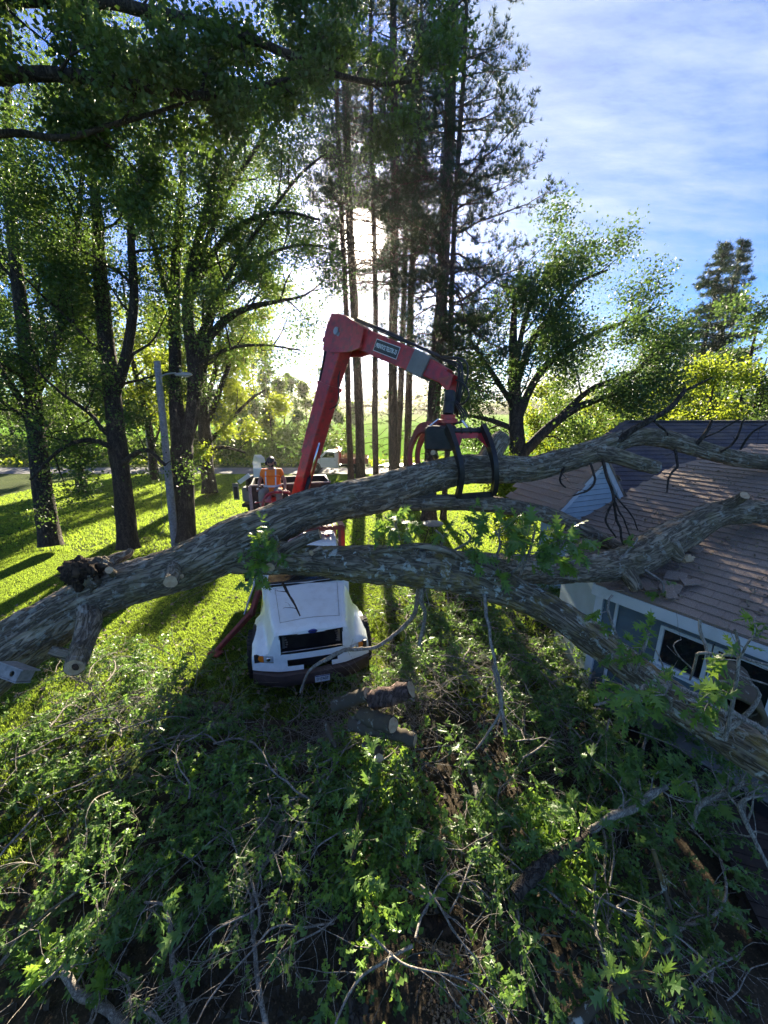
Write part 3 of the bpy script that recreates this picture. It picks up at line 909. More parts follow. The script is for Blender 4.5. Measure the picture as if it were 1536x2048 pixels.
ft = thing('fallen_tree', 'huge fallen hardwood tree leaning from the lower left across the truck to the house roof', 'fallen tree', tuple(G(0, 1420)))
trunk, tP, tR, tT = hero_limb('trunk', [(-420, 1560, 5.4, 250), (-230, 1440, 5.5, 190), (-80, 1360, 5.6, 150), (20, 1300, 5.7, 118), (100, 1248, 5.75, 100), (170, 1203, 5.8, 92), (255, 1168, 5.85, 90), (340, 1143, 5.9, 92), (410, 1115, 5.95, 98), (470, 1083, 6.0, 102), (530, 1056, 6.1, 92), (600, 1026, 6.3, 78), (680, 1003, 6.55, 76), (750, 988, 6.75, 78), (820, 968, 6.95, 72), (900, 944, 7.2, 64), (980, 938, 7.35, 58), (1060, 938, 7.55, 54), (1130, 921, 7.7, 48), (1180, 905, 7.8, 46), (1230, 886, 7.9, 42), (1270, 874, 8.0, 38), (1320, 876, 8.1, 36), (1400, 899, 8.2, 34), (1470, 916, 8.3, 32), (1560, 928, 8.4, 32), (1700, 940, 8.6, 30)], M['bark_log'], ft, seed=3, depth=.022)
limbB, bP, bR, bT = hero_limb('limb', [(430, 1092, 6.05, 92), (500, 1106, 6.02, 84), (600, 1120, 5.95, 64), (680, 1125, 5.85, 74), (760, 1130, 5.75, 80), (840, 1135, 5.65, 84), (920, 1148, 5.55, 84), (980, 1166, 5.4, 74), (1050, 1196, 5.2, 62), (1115, 1230, 5.0, 62), (1176, 1271, 4.8, 62), (1264, 1338, 4.5, 66), (1351, 1405, 4.1, 72), (1457, 1470, 3.6, 80), (1540, 1520, 3.3, 88), (1680, 1600, 3.0, 92)], M['bark_mossy'], ft, seed=11, depth=.02)
limbB1, b1P, b1R, _ = hero_limb('limb', [(890, 1140, 5.65, 86), (980, 1142, 5.85, 72), (1060, 1140, 6.1, 60), (1130, 1140, 6.4, 57), (1200, 1134, 6.6, 60), (1260, 1122, 6.75, 66), (1310, 1098, 6.85, 72), (1360, 1068, 6.95, 66), (1410, 1038, 7.0, 58), (1460, 1024, 7.05, 54), (1540, 1024, 7.1, 48), (1680, 1030, 7.1, 44)], M['bark_log'], ft, seed=21, depth=.018)
limbC, cP, cR, _ = hero_limb('limb', [(740, 992, 6.8, 52), (800, 1002, 6.9, 40), (850, 1006, 7.0, 33), (930, 1005, 7.25, 34), (1010, 1012, 7.5, 34), (1080, 1026, 7.7, 34), (1130, 1044, 7.8, 33), (1180, 1068, 7.85, 30), (1225, 1090, 7.9, 26), (1262, 1104, 7.95, 20)], M['bark_log'], ft, seed=31, depth=.012)
stubs = [
    # name, spec, has cut, label
    ([(1190, 905, 7.75, 34), (1235, 912, 7.65, 32), (1275, 925, 7.6, 30), (1314, 936, 7.6, 27)], 1),
    ([(175, 1205, 5.75, 46), (178, 1245, 5.4, 44), (166, 1290, 5.0, 40), (148, 1336, 4.6, 37)], 1),
    ([(160, 1318, 5.5, 24), (130, 1308, 5.4, 22), (101, 1301, 5.35, 19)], 1),
    ([(350, 1130, 5.75, 30), (346, 1148, 5.4, 30), (341, 1164, 5.15, 27)], 1),
    ([(345, 1140, 5.65, 14), (358, 1148, 5.45, 12), (363, 1153, 5.35, 10)], 1),
    ([(235, 1150, 5.7, 20), (224, 1146, 5.55, 16), (218, 1140, 5.35, 15)], 1),
    ([(210, 1140, 5.75, 30), (225, 1120, 5.9, 24), (255, 1108, 6.05, 17), (262, 1098, 6.1, 10)], 0),
    ([(540, 1120, 6.0, 30), (572, 1100, 5.8, 26), (610, 1078, 5.8, 25), (640, 1068, 5.8, 22)], 0),
    ([(560, 1112, 5.8, 22), (548, 1124, 5.55, 20), (540, 1135, 5.3, 19)], 1),
    ([(930, 1120, 5.4, 18), (890, 1100, 5.3, 15), (830, 1092, 5.35, 13), (765, 1102, 5.4, 10), (735, 1108, 5.45, 6)], 0),
    ([(1450, 1010, 6.9, 20), (1476, 1000, 6.75, 20), (1490, 990, 6.6, 18)], 1),
    ([(1240, 1130, 6.6, 36), (1262, 1160, 6.5, 30), (1272, 1180, 6.45, 24)], 0),
    ([(1340, 1090, 6.7, 34), (1356, 1112, 6.6, 26), (1366, 1118, 6.55, 20)], 1),
    ([(975, 925, 7.4, 50), (988, 895, 7.55, 44), (1004, 876, 7.65, 36)], 1),
    ([(872, 915, 7.3, 12), (870, 908, 7.1, 12), (866, 905, 6.95, 11)], 1),
    ([(640, 1098, 5.7, 14), (622, 1106, 5.5, 12)], 1),
]
for k, (sp, cut) in enumerate(stubs):
    o, P, R, tn = hero_limb('stub', sp, M['bark_log'], ft, seed=41 + k, ds=.03, da=.02, depth=.012, lump=.06)
    cut_face(P[-1] - tn[-1] * .006, tn[-1], R[-1] * .96 if cut else R[-1] * .9, o, seed=k)
    if k == 1: MB().ball(tuple(P[-1] + np.array([.03, -.012, .02])), .045, 8, 6, (1, .4, 1)).build('rot_hollow', M['bark_rotten'], o, smooth=True)
# burl of rotten wood on top of the trunk at the left
bc = T(165, 1148, 5.55)
def burl(name, c, r, parent, seed, mat='bark_rotten', sc=(1, 1, 1)):
    n, m = 44, 30
    th = np.linspace(0, PI, m)[:, None]; ph = np.linspace(0, 2 * PI, n, endpoint=False)[None]
    d = np.stack([np.sin(th) * np.cos(ph), np.sin(th) * np.sin(ph), np.cos(th) + 0 * ph], -1)
    k = 1 + .9 * (vnoise(d * 2.3 + seed, seed) - .5) + .5 * (vnoise(d * 6 + seed, seed + 1) - .5) + .3 * (vnoise(d * 14, seed + 2) - .5)
    V = (np.array(c) + d * (k * r)[..., None] * np.array(sc)).reshape(-1, 3)
    i = np.arange(m - 1)[:, None] * n; j = np.arange(n)[None]; q = (j + 1) % n
    return put(name, V, np.stack([i + j, i + n + j, i + n + q, i + q], -1).reshape(-1, 4), M[mat], parent)
burl('burl', bc, .21, ft, 5, sc=(1.25, .9, .85)); burl('burl', T(195, 1128, 5.7), .13, ft, 9, 'bark_log', sc=(1.3, 1, .7))
burl('burl', T(186, 1165, 5.5), .09, ft, 12, 'bark_log', sc=(.8, 1, 1.2))
burl('splintered_wood', T(1375, 1118, 6.7), .09, ft, 15, 'cut_wood', sc=(1.2, .6, .7))
burl('splintered_wood', T(1268, 1172, 6.45), .08, ft, 17, 'cut_wood', sc=(1.1, .6, .8))
# ------------------------------------------------------------------ grapple truck
TH = math.radians(14)
TF = np.array([-1.50, 7.0, 0.0])
# local frame: x to the viewer's right, y back along the truck, z up
TM = Matrix.Translation(Vector(TF)) @ Matrix.Rotation(TH, 4, 'Z')
def tl(x, y, z): return np.array(TM @ Vector((x, y, z)))
def tinv(p): return np.array(TM.inverted() @ Vector(tuple(map(float, p))))
truck = thing('grapple_truck', 'white truck with brown bumper and red log loader, parked under the fallen trunk', 'truck', TF)
def tmb(): return MB(TM)

# --- hood: one heightfield from front edge to cowl, fascia grid in front
def smooth(a, b, x): t = min(1, max(0, (x - a) / (b - a))); return t * t * (3 - 2 * t)
HW = 1.24
def front_y(x): return .02 + .20 * abs(x / HW) ** 3.2
def hood_z(x, y):
    ax = abs(x)
    w = .74 + .20 * min(1, y / 1.5)
    hc = 1.56 + .33 * (y / 1.6) ** .9 - .05 * (ax / .8) ** 2 + .02 * math.cos(min(ax / .5, 1) * PI / 2)
    fz = 1.07 + .12 * math.sin(min(1, max(0, y) / 1.6) * PI) + .12 * (y / 1.6)
    fz -= .16 * max(0, (ax - .98) / .26) ** 2
    k = smooth(w - .04, w + .20, ax)
    z = hc * (1 - k) + fz * k
    lip = max(0, 1 - y / .10)
    return z - .05 * lip ** 2
xs = np.unique(np.concatenate([np.linspace(-HW, HW, 45), [-.64, .64]]))
ys = [0, .02, .05, .09, .15, .25, .4, .55, .7, .85, 1.0, 1.15, 1.3, 1.45, 1.6]
V = []; F = []
for y in ys:
    for x in xs:
        yy = front_y(x) + y * (1.6 - front_y(x)) / 1.6
        V.append(tl(x, yy, hood_z(x, y)))
nx = len(xs)
for r in range(len(ys) - 1):
    for c in range(nx - 1):
        F.append((r * nx + c, r * nx + c + 1, (r + 1) * nx + c + 1, (r + 1) * nx + c))
# sides with wheel arch
def arch_bottom(y):
    d = y - .98; rr = .60
    zz = .56 + math.sqrt(max(0, rr * rr - d * d)) if abs(d) < rr else .62
    return max(.66 if y < .4 else .60, zz)
for sx, ci in ((-1, 0), (1, nx - 1)):
    base = len(V)
    for k, y in enumerate(ys):
        yy = front_y(xs[ci]) + y * (1.6 - front_y(xs[ci])) / 1.6
        zt = hood_z(xs[ci], y); zb = min(arch_bottom(yy), zt - .02)
        for q in range(4): V.append(tl(xs[ci] + sx * .012 * math.sin(q / 3 * PI), yy, zt + (zb - zt) * q / 3))
    for k in range(len(ys) - 1):
        for q in range(3):
            a_ = base + k * 4 + q
            f = (a_, a_ + 1, a_ + 5, a_ + 4); F.append(f if sx < 0 else f[::-1])
hood = put('hood', V, F, M['truck_white'], truck); autosmooth(hood, 40)
# seam of the hood scoop panel
mb = tmb()
seam = [(x, hood_z(x, .30) + .002) for x in np.linspace(-.62, .62, 20)]
mb.tube([(x, front_y(x) + .28, z) for x, z in seam], .004, 5)
for sx in (-1, 1):
    mb.tube([(sx * (.62 + .12 * y / 1.5), .3 + y * .85, hood_z(.62 + .12 * y / 1.5, .3 + y * .85) + .002) for y in np.linspace(0, 1.4, 12)], .004, 5)
mb.build('hood_seam', M['grey_panel'], truck)

# fascia with openings
gx_ = sorted(set([round(v, 3) for v in list(np.linspace(-HW, HW, 39)) + [-.64, .64, -.52, .52, -.80, .80, -1.05, 1.05, -1.18, 1.18]]))
gz_ = [.66, .72, .76, .80, .84, .90, .95, 1.0, 1.04, 1.10, 1.2, 1.3, 1.38, 1.46, 1.50]
holes = [(-.64, .64, 1.04, 1.46), (-.52, .52, .76, .90), (-1.18, -.80, .84, 1.0), (.80, 1.18, .84, 1.0)]
V = []; F = []
for z in gz_ + [9]:
    for x in gx_:
        zt = hood_z(x, 0); zz = min(z, zt)
        y = front_y(x) + .03 * max(0, (zz - .9) / .6) ** 2 * (1 if zz < zt else 1) - .03 * max(0, (zt - .9) / .6) ** 2
        y -= .035 * (1 - smooth(.66, .84, zz)) 
        V.append(tl(x, y, zz))
m_ = len(gx_)
for r in range(len(gz_)):
    z0 = gz_[r]; z1 = gz_[r + 1] if r + 1 < len(gz_) else 9
    for c in range(m_ - 1):
        xm = (gx_[c] + gx_[c + 1]) / 2
        if min(hood_z(gx_[c], 0), hood_z(gx_[c + 1], 0)) <= z0 + 1e-6 and z0 >= max(hood_z(gx_[c], 0), hood_z(gx_[c + 1], 0)): continue
        if any(h[0] <= xm <= h[1] and h[2] - 1e-6 <= z0 and z1 <= h[3] + 1e-6 for h in holes): continue
        # the broken lower edge under the intake
        if z1 <= .76 and -.20 < xm < .42: continue
        F.append((r * m_ + c, r * m_ + c + 1, (r + 1) * m_ + c + 1, (r + 1) * m_ + c))
fascia = put('front_fascia', V, F, M['truck_white'], truck); autosmooth(fascia, 40)
# radiator behind the opening, grille bars, chrome strip
mb = tmb(); mb.box((0, .20, 1.0), (1.36, .03, .86)); rad = mb.build('radiator', M['radiator'], truck)
mb = tmb()
for k in range(17): mb.box((0, .135, 1.085 + k * .0225), (1.04, .02, .009))
mb.build('grille_bars', M['black_metal'], rad)
mb = tmb()
for sx in (-1, 1):
    mb.box((sx * .58, .14, 1.28), (.05, .05, .34))
    for k in range(6): mb.bbox((sx * .53 + .02 * math.sin(k), .12, 1.14 + k * .055), (.05, .04, .022), .006)
mb.build('grille_bracket', M['steel'], truck)
mb = tmb(); mb.bbox((0, .03, 1.075), (1.26, .03, .028), .008); mb.build('chrome_strip', M['chrome'], truck)
mb = tmb()
for x, z, w, h in ((0, 1.468, 1.30, .016), (0, 1.035, 1.30, .014)): mb.box((x, front_y(0) + .012, z), (w, .03, h))
for x in (-.65, .65): mb.box((x, front_y(.6) + .012, 1.25), (.016, .03, .43))
mb.build('grille_frame', M['black_plastic'], truck)
mb = tmb(); mb.box((0, .24, .80), (1.5, .12, .26)); mb.box((0, .12, .79), (.96, .02, .022)); mb.box((0, .12, .845), (.96, .02, .018)); mb.build('intake', M['black_plastic'], truck)
# emblem
mb = tmb(); mb.lathe((.03, front_y(0) - .022, 1.498), [(.001, .0), (.062, .001), (.066, .006), (.066, .03)], 28, 'y')
em = mb
em.V = [tuple(TM @ ((lambda p: Vector((.03 + (p.x - .03) * 1.45, p.y, 1.498 + (p.z - 1.498) * .62)))(TM.inverted() @ Vector(v)))) for v in em.V]
emb = em.build('emblem', M['ford_blue'], truck, smooth=False)
def text_mesh(s, size, mat, parent, place, name='lettering', extrude=.001, xs=1.0, shear=0, bold=0):
    """lettering as flat mesh; place: function (x,y,depth) -> world point"""
    cu = D.curves.new('txt', 'FONT'); cu.body = s; cu.size = size; cu.align_x = 'CENTER'; cu.align_y = 'CENTER'; cu.extrude = extrude; cu.shear = shear; cu.offset = bold
    cu.resolution_u = 3
    to = D.objects.new('txt', cu); COL.objects.link(to); dg = bpy.context.evaluated_depsgraph_get(); dg.update()
    me = D.meshes.new_from_object(to.evaluated_get(dg))
    V = [place(v.co.x * xs, v.co.y, v.co.z) for v in me.vertices]; F = [tuple(p.vertices) for p in me.polygons]
    D.objects.remove(to); D.curves.remove(cu); D.meshes.remove(me)
    return put(name, V, F, mat, parent, smooth=False)
text_mesh('Ford', .062, M['chrome'], emb, lambda x, y, z: tl(.03 + x, front_y(0) - .0255 - z, 1.498 + y), shear=.35, xs=1.25, bold=.001)
# lights
for sx in (-1, 1):
    def lp(x, z, off=0): return (sx * x, front_y(x) + off - .035 * (1 - smooth(.66, .84, z)), z)
    h = tmb().bbox((0, 0, 0), (.001, .001, .001)); 
    mb = tmb()
    N_ = 8; V = []; F = []
    for i in range(N_ + 1):
        x = .805 + (.19) * i / N_
        for z in (.845, .87, .92, .97, .995):
            bul = .012 * math.sin(PI * i / N_) * math.sin(PI * (z - .845) / .15)
            V.append(tl(*lp(x, z, .004 - bul)))
    for i in range(N_):
        for k in range(4): 
            q = i * 5 + k; f = (q, q + 5, q + 6, q + 1); F.append(f if sx > 0 else f[::-1])
    hl = put('headlight', V, F, M['lamp_lens'], truck)
    mb = tmb(); c_ = lp(.90, .92, -.012); mb.lathe(c_, [(.002, -.004), (.03, -.006), (.045, 0), (.048, .02)], 18, 'y'); mb.build('bulb', M['chrome'], hl, smooth=True)
    V = []; F = []
    for i in range(N_ + 1):
        x = 1.0 + .178 * i / N_
        for z in (.845, .87, .92, .97, .995):
            bul = .014 * math.sin(PI * i / N_) * math.sin(PI * (z - .845) / .15)
            V.append(tl(*lp(x, z + .012 * i / N_, .002 - bul)))
    for i in range(N_):
        for k in range(4): q = i * 5 + k; f = (q, q + 5, q + 6, q + 1); F.append(f if sx > 0 else f[::-1])
    put('turn_signal', V, F, M['amber_lens'], truck)
    mb = tmb(); mb.box((sx * .985, front_y(.98) + .06, .92), (.40, .05, .17)); mb.build('lamp_housing', M['black_plastic'], truck)
# bumper: swept steel channel, ends curving back
V = []; F = []; nb = 25
prof = [(.0, .30), (-.03, .33), (-.045, .42), (-.045, .50), (-.03, .585), (.02, .61), (.10, .61)]
for i in range(nb):
    x = -1.24 + 2.48 * i / (nb - 1); yb = -.10 + .30 * abs(x / 1.24) ** 3.0 + (.05 if x < -.9 else 0) * 0
    dz_ = .012 * math.sin(i * .9) - .02 * abs(x / 1.24)
    for dy, z in prof: V.append(tl(x, yb + dy, z + dz_ + .03))
kp = len(prof)
for i in range(nb - 1):
    for j in range(kp - 1): q = i * kp + j; F.append((q, q + kp, q + kp + 1, q + 1))
bumper = put('bumper', V, F, M['bumper_brown'], truck); autosmooth(bumper, 45)
mb = tmb(); mb.box((.17, -.165, .46), (.31, .006, .155)); pl = mb.build('license_plate', M['plate_white'], truck)
text_mesh('D17A37', .088, M['plate_ink'], pl, lambda x, y, z: tl(.17 + x, -.1695 - z, .455 + y), name='plate_number', xs=.82, bold=.002)
mb = tmb(); mb.box((.17, -.1688, .525), (.30, .002, .018)); mb.build('plate_band', M['ford_blue'], pl)
# wheels
def wheel(cx_, cy_, r, w, parent, mat_=None, MM=TM, dual=False):
    mb = MB(MM)
    p = [(r * .55, -w/2), (r * .80, -w/2), (r * .94, -w/2 + .02), (r, -w/2 + .05), (r, w/2 - .05), (r * .94, w/2 - .02), (r * .80, w/2), (r * .55, w/2)]
    mb.lathe((cx_, cy_, r), p, 32, 'x')
    for k in range(32):
        a_ = 2 * PI * k / 32
        for sx in (-1, 1): mb.box((cx_ + sx * w * .27, cy_ + math.cos(a_) * r, r + math.sin(a_) * r), (w * .36, .045, .022), Matrix.Rotation(a_ - PI / 2, 3, 'X') )
    o = mb.build('wheel', M['rubber'], parent, smooth=False)
    mb = MB(MM); mb.lathe((cx_, cy_, r), [(.02, -w * .36), (r * .2, -w * .36), (r * .24, -w * .22), (r * .5, -w * .18), (r * .57, -w * .5), (r * .6, -w * .5), (r * .6, w * .5), (r * .57, w * .5), (r * .5, w * .18), (r * .24, w * .22), (r * .2, w * .36), (.02, w * .36)], 24, 'x')
    mb.build('rim', mat_ or M['steel'], o, smooth=False)
    return o
for sx in (-1, 1):
    wheel(sx * 1.24, .98, .52, .29, truck, M['white_paint'])
    for cy_ in (5.9, 7.25): wheel(sx * 1.0, cy_, .52, .52, truck, M['white_paint'])
    mb = tmb(); mb.sweep([(sx * 1.2, .98 + math.cos(a_) * .60, .56 + math.sin(a_) * .60) for a_ in np.linspace(.05, PI - .05, 14)], .10, .02, (1, 0, 0)); mb.build('wheel_arch', M['black_plastic'], truck)
# frame rails and tanks
mb = tmb()
for sx in (-1, 1): mb.box((sx * .43, 4.3, .95), (.09, 8.2, .25))
mb.box((0, 5.9, .55), (1.9, .14, .14)); mb.box((0, 7.25, .55), (1.9, .14, .14)); mb.box((0, .98, .52), (2.0, .12, .12))
mb.build('chassis', M['black_metal'], truck)
for sx in (-1, 1):
    mb = tmb(); mb.lathe((sx * .92, 2.2, .75), [(.05, 0), (.26, .01), (.28, .05), (.28, .95), (.26, .99), (.05, 1.0)], 20, 'y'); mb.build('fuel_tank', M['steel'], truck)
# cab: body, windscreen, doors, mirrors, horns
V = []; F = []
secs = [(1.52, 1.02, .95, 1.86, .02), (1.60, 1.04, .95, 1.90, .02), (2.02, 1.00, .82, 2.60, .07), (2.2, 1.02, .86, 2.70, .10), (2.9, 1.02, .88, 2.72, .10), (3.12, 1.02, .88, 2.66, .10)]
for y, wb, wt, zt, rc in secs:
    z0 = .95; zb = min(1.86, zt - .02)
    loop = [(-wb, z0), (-wb, zb), (-wt, zt - rc), (-wt + rc * .3, zt - rc * .3), (-wt + rc, zt), (0, zt + .02), (wt - rc, zt), (wt - rc * .3, zt - rc * .3), (wt, zt - rc), (wb, zb), (wb, z0)]
    for x, z in loop: V.append(tl(x, y, z))
k = 11
for i in range(len(secs) - 1):
    for j in range(k - 1):
        if i == 1 and j in (3, 4, 5, 6): pass
        q = i * k + j; F.append((q, q + k, q + k + 1, q + 1))
F.append(tuple(range(k))); F.append(tuple(range((len(secs) - 1) * k + k - 1, (len(secs) - 1) * k - 1, -1)))
cab = put('cab', V, F, M['truck_white'], truck, smooth=False); autosmooth(cab, 30)
# windscreen just in front of the sloping face
V = []; 
for x, y, z in ((-.90, 1.61, 1.95), (0, 1.585, 1.95), (.90, 1.61, 1.95), (.76, 1.985, 2.555), (0, 1.965, 2.575), (-.76, 1.985, 2.555)): V.append(tl(x, y - .012, z))
put('windscreen', V, [(0, 1, 4, 5), (1, 2, 3, 4)], M['glass_dark'], truck)
mb = tmb(); mb.tube([(-.92, 1.585, 1.93), (0, 1.555, 1.93), (.92, 1.585, 1.93)], .022, 6)
for x0, x1 in ((-.5, -.05), (.2, .68)): mb.tube([(x0, 1.54, 1.93), ((x0 + x1) / 2, 1.60, 2.04), (x1, 1.70, 2.18)], .009, 5)
mb.build('wiper', M['black_plastic'], truck)
mb = tmb(); mb.box((0, 1.54, 1.885), (1.9, .12, .012)); mb.build('cowl_grille', M['black_plastic'], truck)
for sx in (-1, 1):
    d = tmb().box((sx * 1.03, 2.42, 1.42), (.02, 1.05, .86)).build('door', M['truck_white'], truck)
    tmb().prism([(sx * 1.032, 2.0, 1.90), (sx * 1.032, 2.9, 1.90), (sx * .93, 2.88, 2.46), (sx * .93, 2.18, 2.46)], (sx * .012, 0, .0)).build('side_window', M['glass_dark'], d)
    tmb().bbox((sx * 1.055, 2.82, 1.60), (.03, .16, .03), .008).build('door_handle', M['black_plastic'], d)
    mb = tmb(); mb.tube([(sx * 1.02, 1.85, 1.95), (sx * 1.30, 1.70, 2.0), (sx * 1.32, 1.70, 2.35), (sx * 1.0, 1.95, 2.4)], .012, 6); mb.bbox((sx * 1.33, 1.69, 2.17), (.16, .05, .34), .02); mb.build('mirror', M['black_plastic'], truck)
    mb = tmb(); mb.box((sx * 1.0, 2.1, .62), (.3, .5, .04)); mb.box((sx * 1.0, 2.1, .38), (.28, .42, .04)); mb.build('step', M['steel'], truck)
hn = tmb()
for k in range(2): hn.lathe((.30 + .12 * k, 2.25, 2.80), [(.05, -.06), (.045, .0), (.02, .05), (.02, .3)], 14, 'y')
hn.build('air_horn', M['chrome'], truck)
tmb().bbox((.62, 2.3, 2.77), (.12, .06, .05), .015).build('marker_lamp', M['crane_red'], truck)
# red slatted guard above the cab, on posts
g = tmb()
gz = 3.0
for x0, x1, y0, y1 in ((-1.0, 1.02, 2.15, 2.20), (-1.0, 1.02, 3.25, 3.30)): g.box(((x0 + x1) / 2, (y0 + y1) / 2, gz), (x1 - x0, .06, .09))
for x in (-1.0, 1.02): g.box((x, 2.72, gz), (.06, 1.2, .09))
for x, y in ((.92, 2.2), (-.92, 2.2), (.92, 3.28), (-.92, 3.28)): g.box((x, y, gz - .5), (.07, .07, 1.0))
gd = g.build('cab_guard', M['faded_red'], truck)
for k in range(15):
    x = -.94 + k * .135
    tmb().box((x, 2.72, gz + .055), (.10, 1.12, .02)).build('slat', M['faded_red'], gd)

# --- loader deck, turret, outriggers
b0 = tinv(T(596, 1000, 11.15))
mb = tmb(); mb.box((0, 3.75, 1.18), (2.3, 1.0, .22)); mb.box((0, 3.75, .98), (1.0, 1.1, .3)); mb.build('loader_deck', M['crane_red'], truck)
mb = tmb(); mb.lathe((b0[0], b0[1], 1.28), [(.42, 0), (.42, .12), (.30, .16), (.28, 1.1), (.34, 1.16), (.34, 1.3), (.3, b0[2] - 2.1)], 28, 'z'); mb.build('turret', M['crane_red'], truck)
mb = tmb()
for sx in (-1, 1): mb.prism([(b0[0] + sx * .22, b0[1] - .3, b0[2] - .85), (b0[0] + sx * .22, b0[1] + .3, b0[2] - .85), (b0[0] + sx * .22, b0[1] + .16, b0[2] + .12), (b0[0] + sx * .22, b0[1] - .16, b0[2] + .12)], (.04 * sx, 0, 0))
mb.box((b0[0], b0[1], b0[2] - .8), (.52, .6, .12)); mb.cyl((b0[0] - .28, b0[1], b0[2]), (b0[0] + .28, b0[1], b0[2]), .05); mb.build('pivot_bracket', M['crane_red'], truck)
for sx in (-1, 1):
    o = tmb(); o.box((sx * 1.17, 3.72, 1.55), (.16, .22, 2.1)); og = o.build('outrigger', M['crane_red'], truck)
    if sx > 0: continue
    o = tmb(); o.beam((sx * 1.20, 3.0, 1.25), (sx * 1.45, 2.55, .62), .12, .16, b=.02)
    o.beam((sx * 1.40, 2.62, .70), (sx * 2.25, 1.95, .12), .13, .17, .11, .12, b=.02); o.bbox((sx * 2.30, 1.90, .07), (.34, .24, .07), .02, Matrix.Rotation(-.6, 3, 'Z'))
    o.beam((sx * 1.2, 3.0, 1.3), (sx * 1.2, 3.62, 1.3), .12, .16)
    o.build('outrigger_arm', M['faded_red'], og)
    o = tmb(); o.cyl((sx * 1.28, 2.85, 1.5), (sx * 1.62, 2.5, .70), .022, 10); o.cyl((sx * 1.24, 3.0, 1.75), (sx * 1.34, 2.78, 1.35), .04, 10); o.build('cylinder', M['steel'], og)

# --- main boom, knee, stick (positions measured in space)
Bp = tl(*b0)
Kp = T(688, 668, 9.6)
Ep = T(905, 752, 7.45)
up_b = (Kp - Bp) / np.linalg.norm(Kp - Bp)
side = np.cross(up_b, (Ep - Kp)); side /= np.linalg.norm(side)           # normal of the crane's plane
def along(a, b, t): return a + (b - a) * t
fw = np.cross(side, up_b)                                             # in-plane, across the boom
boom = MB()
boom.beam(along(Bp, Kp, -.02), along(Bp, Kp, .36), .32, .36, .32, .38, up=tuple(fw), b=.02)
boom.beam(along(Bp, Kp, .30), along(Bp, Kp, .72), .37, .43, .40, .52, up=tuple(fw), b=.02)
boom.beam(along(Bp, Kp, .70), along(Bp, Kp, .97), .34, .42, .38, .58, up=tuple(fw), b=.02)
bm = boom.build('boom', M['crane_red'], truck)
MB().beam(along(Bp, Kp, .705), along(Bp, Kp, .725), .42, .54, .42, .54, up=tuple(fw)).build('boom_collar', M['crane_red'], bm)
def inpl(p, f, u): return p + fw * f + up_b * u
toE = (Ep - Kp); toE /= np.linalg.norm(toE); upE = np.cross(side, toE); upE = upE if np.dot(upE, up_b) > 0 else -upE
sgn = 1 if np.dot(fw, Ep - Kp) > 0 else -1
# lift cylinders beside the boom, on the grapple side
for sx in (0,):
    c = MB(); pa = Bp + fw * sgn * .24 + up_b * (-.05) + side * sx; pb = along(Bp, Kp, .40) + fw * sgn * .22 + side * sx
    c.cyl(pa, along(pa, pb, .45), .055, 12); cy1 = c.build('lift_cylinder', M['black_metal'], bm, smooth=True)
    c = MB(); c.cyl(along(pa, pb, .42), pb, .034, 12); c.build('piston_rod', M['chrome'], cy1, smooth=True)
# knee plates: outline in the crane's plane
kp = [Kp + toE * a + upE * b for a, b in ((-.46, .04), (-.40, .34), (.12, .40), (.95, .26), (1.02, -.16), (.66, -.34), (.0, -.52), (-.34, -.54))]
kn = MB()
for sx in (-1, 1): kn.prism([p + side * sx * .20 for p in kp], side * sx * .035)
kn.prism([p - side * .19 for p in kp[:4]] + [kp[3] - side * .19 - upE * .12, kp[0] - side * .19 - upE * .12], side * .38)
knee = kn.build('knee_plate', M['crane_red'], truck)
mb = MB(); mb.cyl(Kp - side * .27, Kp + side * .27, .09, 18); mb.cyl(Kp + toE * .1 - upE * .05 - side * .25, Kp + toE * .1 - upE * .05 + side * .25, .05, 14); mb.build('pivot_pin', M['steel'], knee)
# link and cylinder on the back of the knee
lk = MB(); q0 = Kp - toE * .40 + upE * .02; q1 = Kp - toE * .62 - upE * .30; q2 = along(Bp, Kp, .78) - fw * sgn * .30
lk.beam(q0, q1, .10, .10, .08, .08, up=tuple(side)); lk.beam(q1, along(Bp, Kp, .88) - fw * sgn * .22, .08, .09, .06, .07, up=tuple(side)); lk.cyl(q1 - side * .09, q1 + side * .09, .07, 12)
lk.build('knee_link', M['crane_red'], truck)
c = MB(); c.cyl(q1, along(q1, q2 - up_b * .9, .5), .035, 10); c.cyl(along(q1, q2 - up_b * .9, .45), q2 - up_b * .9, .055, 12); c.build('knee_cylinder', M['black_metal'], truck, smooth=True)
# stick
S0 = Kp + toE * .35 + upE * .05; L_ = np.linalg.norm(Ep - Kp)
S1 = Kp + toE * (L_ * .72)
st = MB(); st.beam(S0, S1, .32, .52, .30, .44, up=tuple(upE), b=.02); stick = st.build('stick', M['crane_red'], truck)
MB().beam(S1 - toE * .03, S1 + toE * .42 - upE * .04, .33, .46, .32, .44, up=tuple(upE), b=.02).build('stick_sleeve', M['grey_panel'], truck)
tipb = Ep - toE * .05
MB().beam(S1 + toE * .40 - upE * .02, Kp + toE * (L_ * .97) - upE * .06, .24, .36, .20, .30, up=tuple(upE), b=.02).build('stick_extension', M['crane_red'], truck)
tip = MB()
tpoly = [Kp + toE * (L_ * .93) + upE * .06, Kp + toE * (L_ * 1.03) + upE * .02, Ep + toE * .10 - upE * .20 - np.array([0, 0, .12]), Ep - np.array([0, 0, .30]), Ep - toE * .10 - np.array([0, 0, .28]), Kp + toE * (L_ * .93) - upE * .16]
for sx in (-1, 1): tip.prism([p + side * sx * .10 for p in tpoly], side * sx * .03)
tp = tip.build('stick_tip', M['crane_red'], truck)
top_c = MB(); t0 = S0 + upE * .36; t1 = S1 + toE * .5 + upE * .26
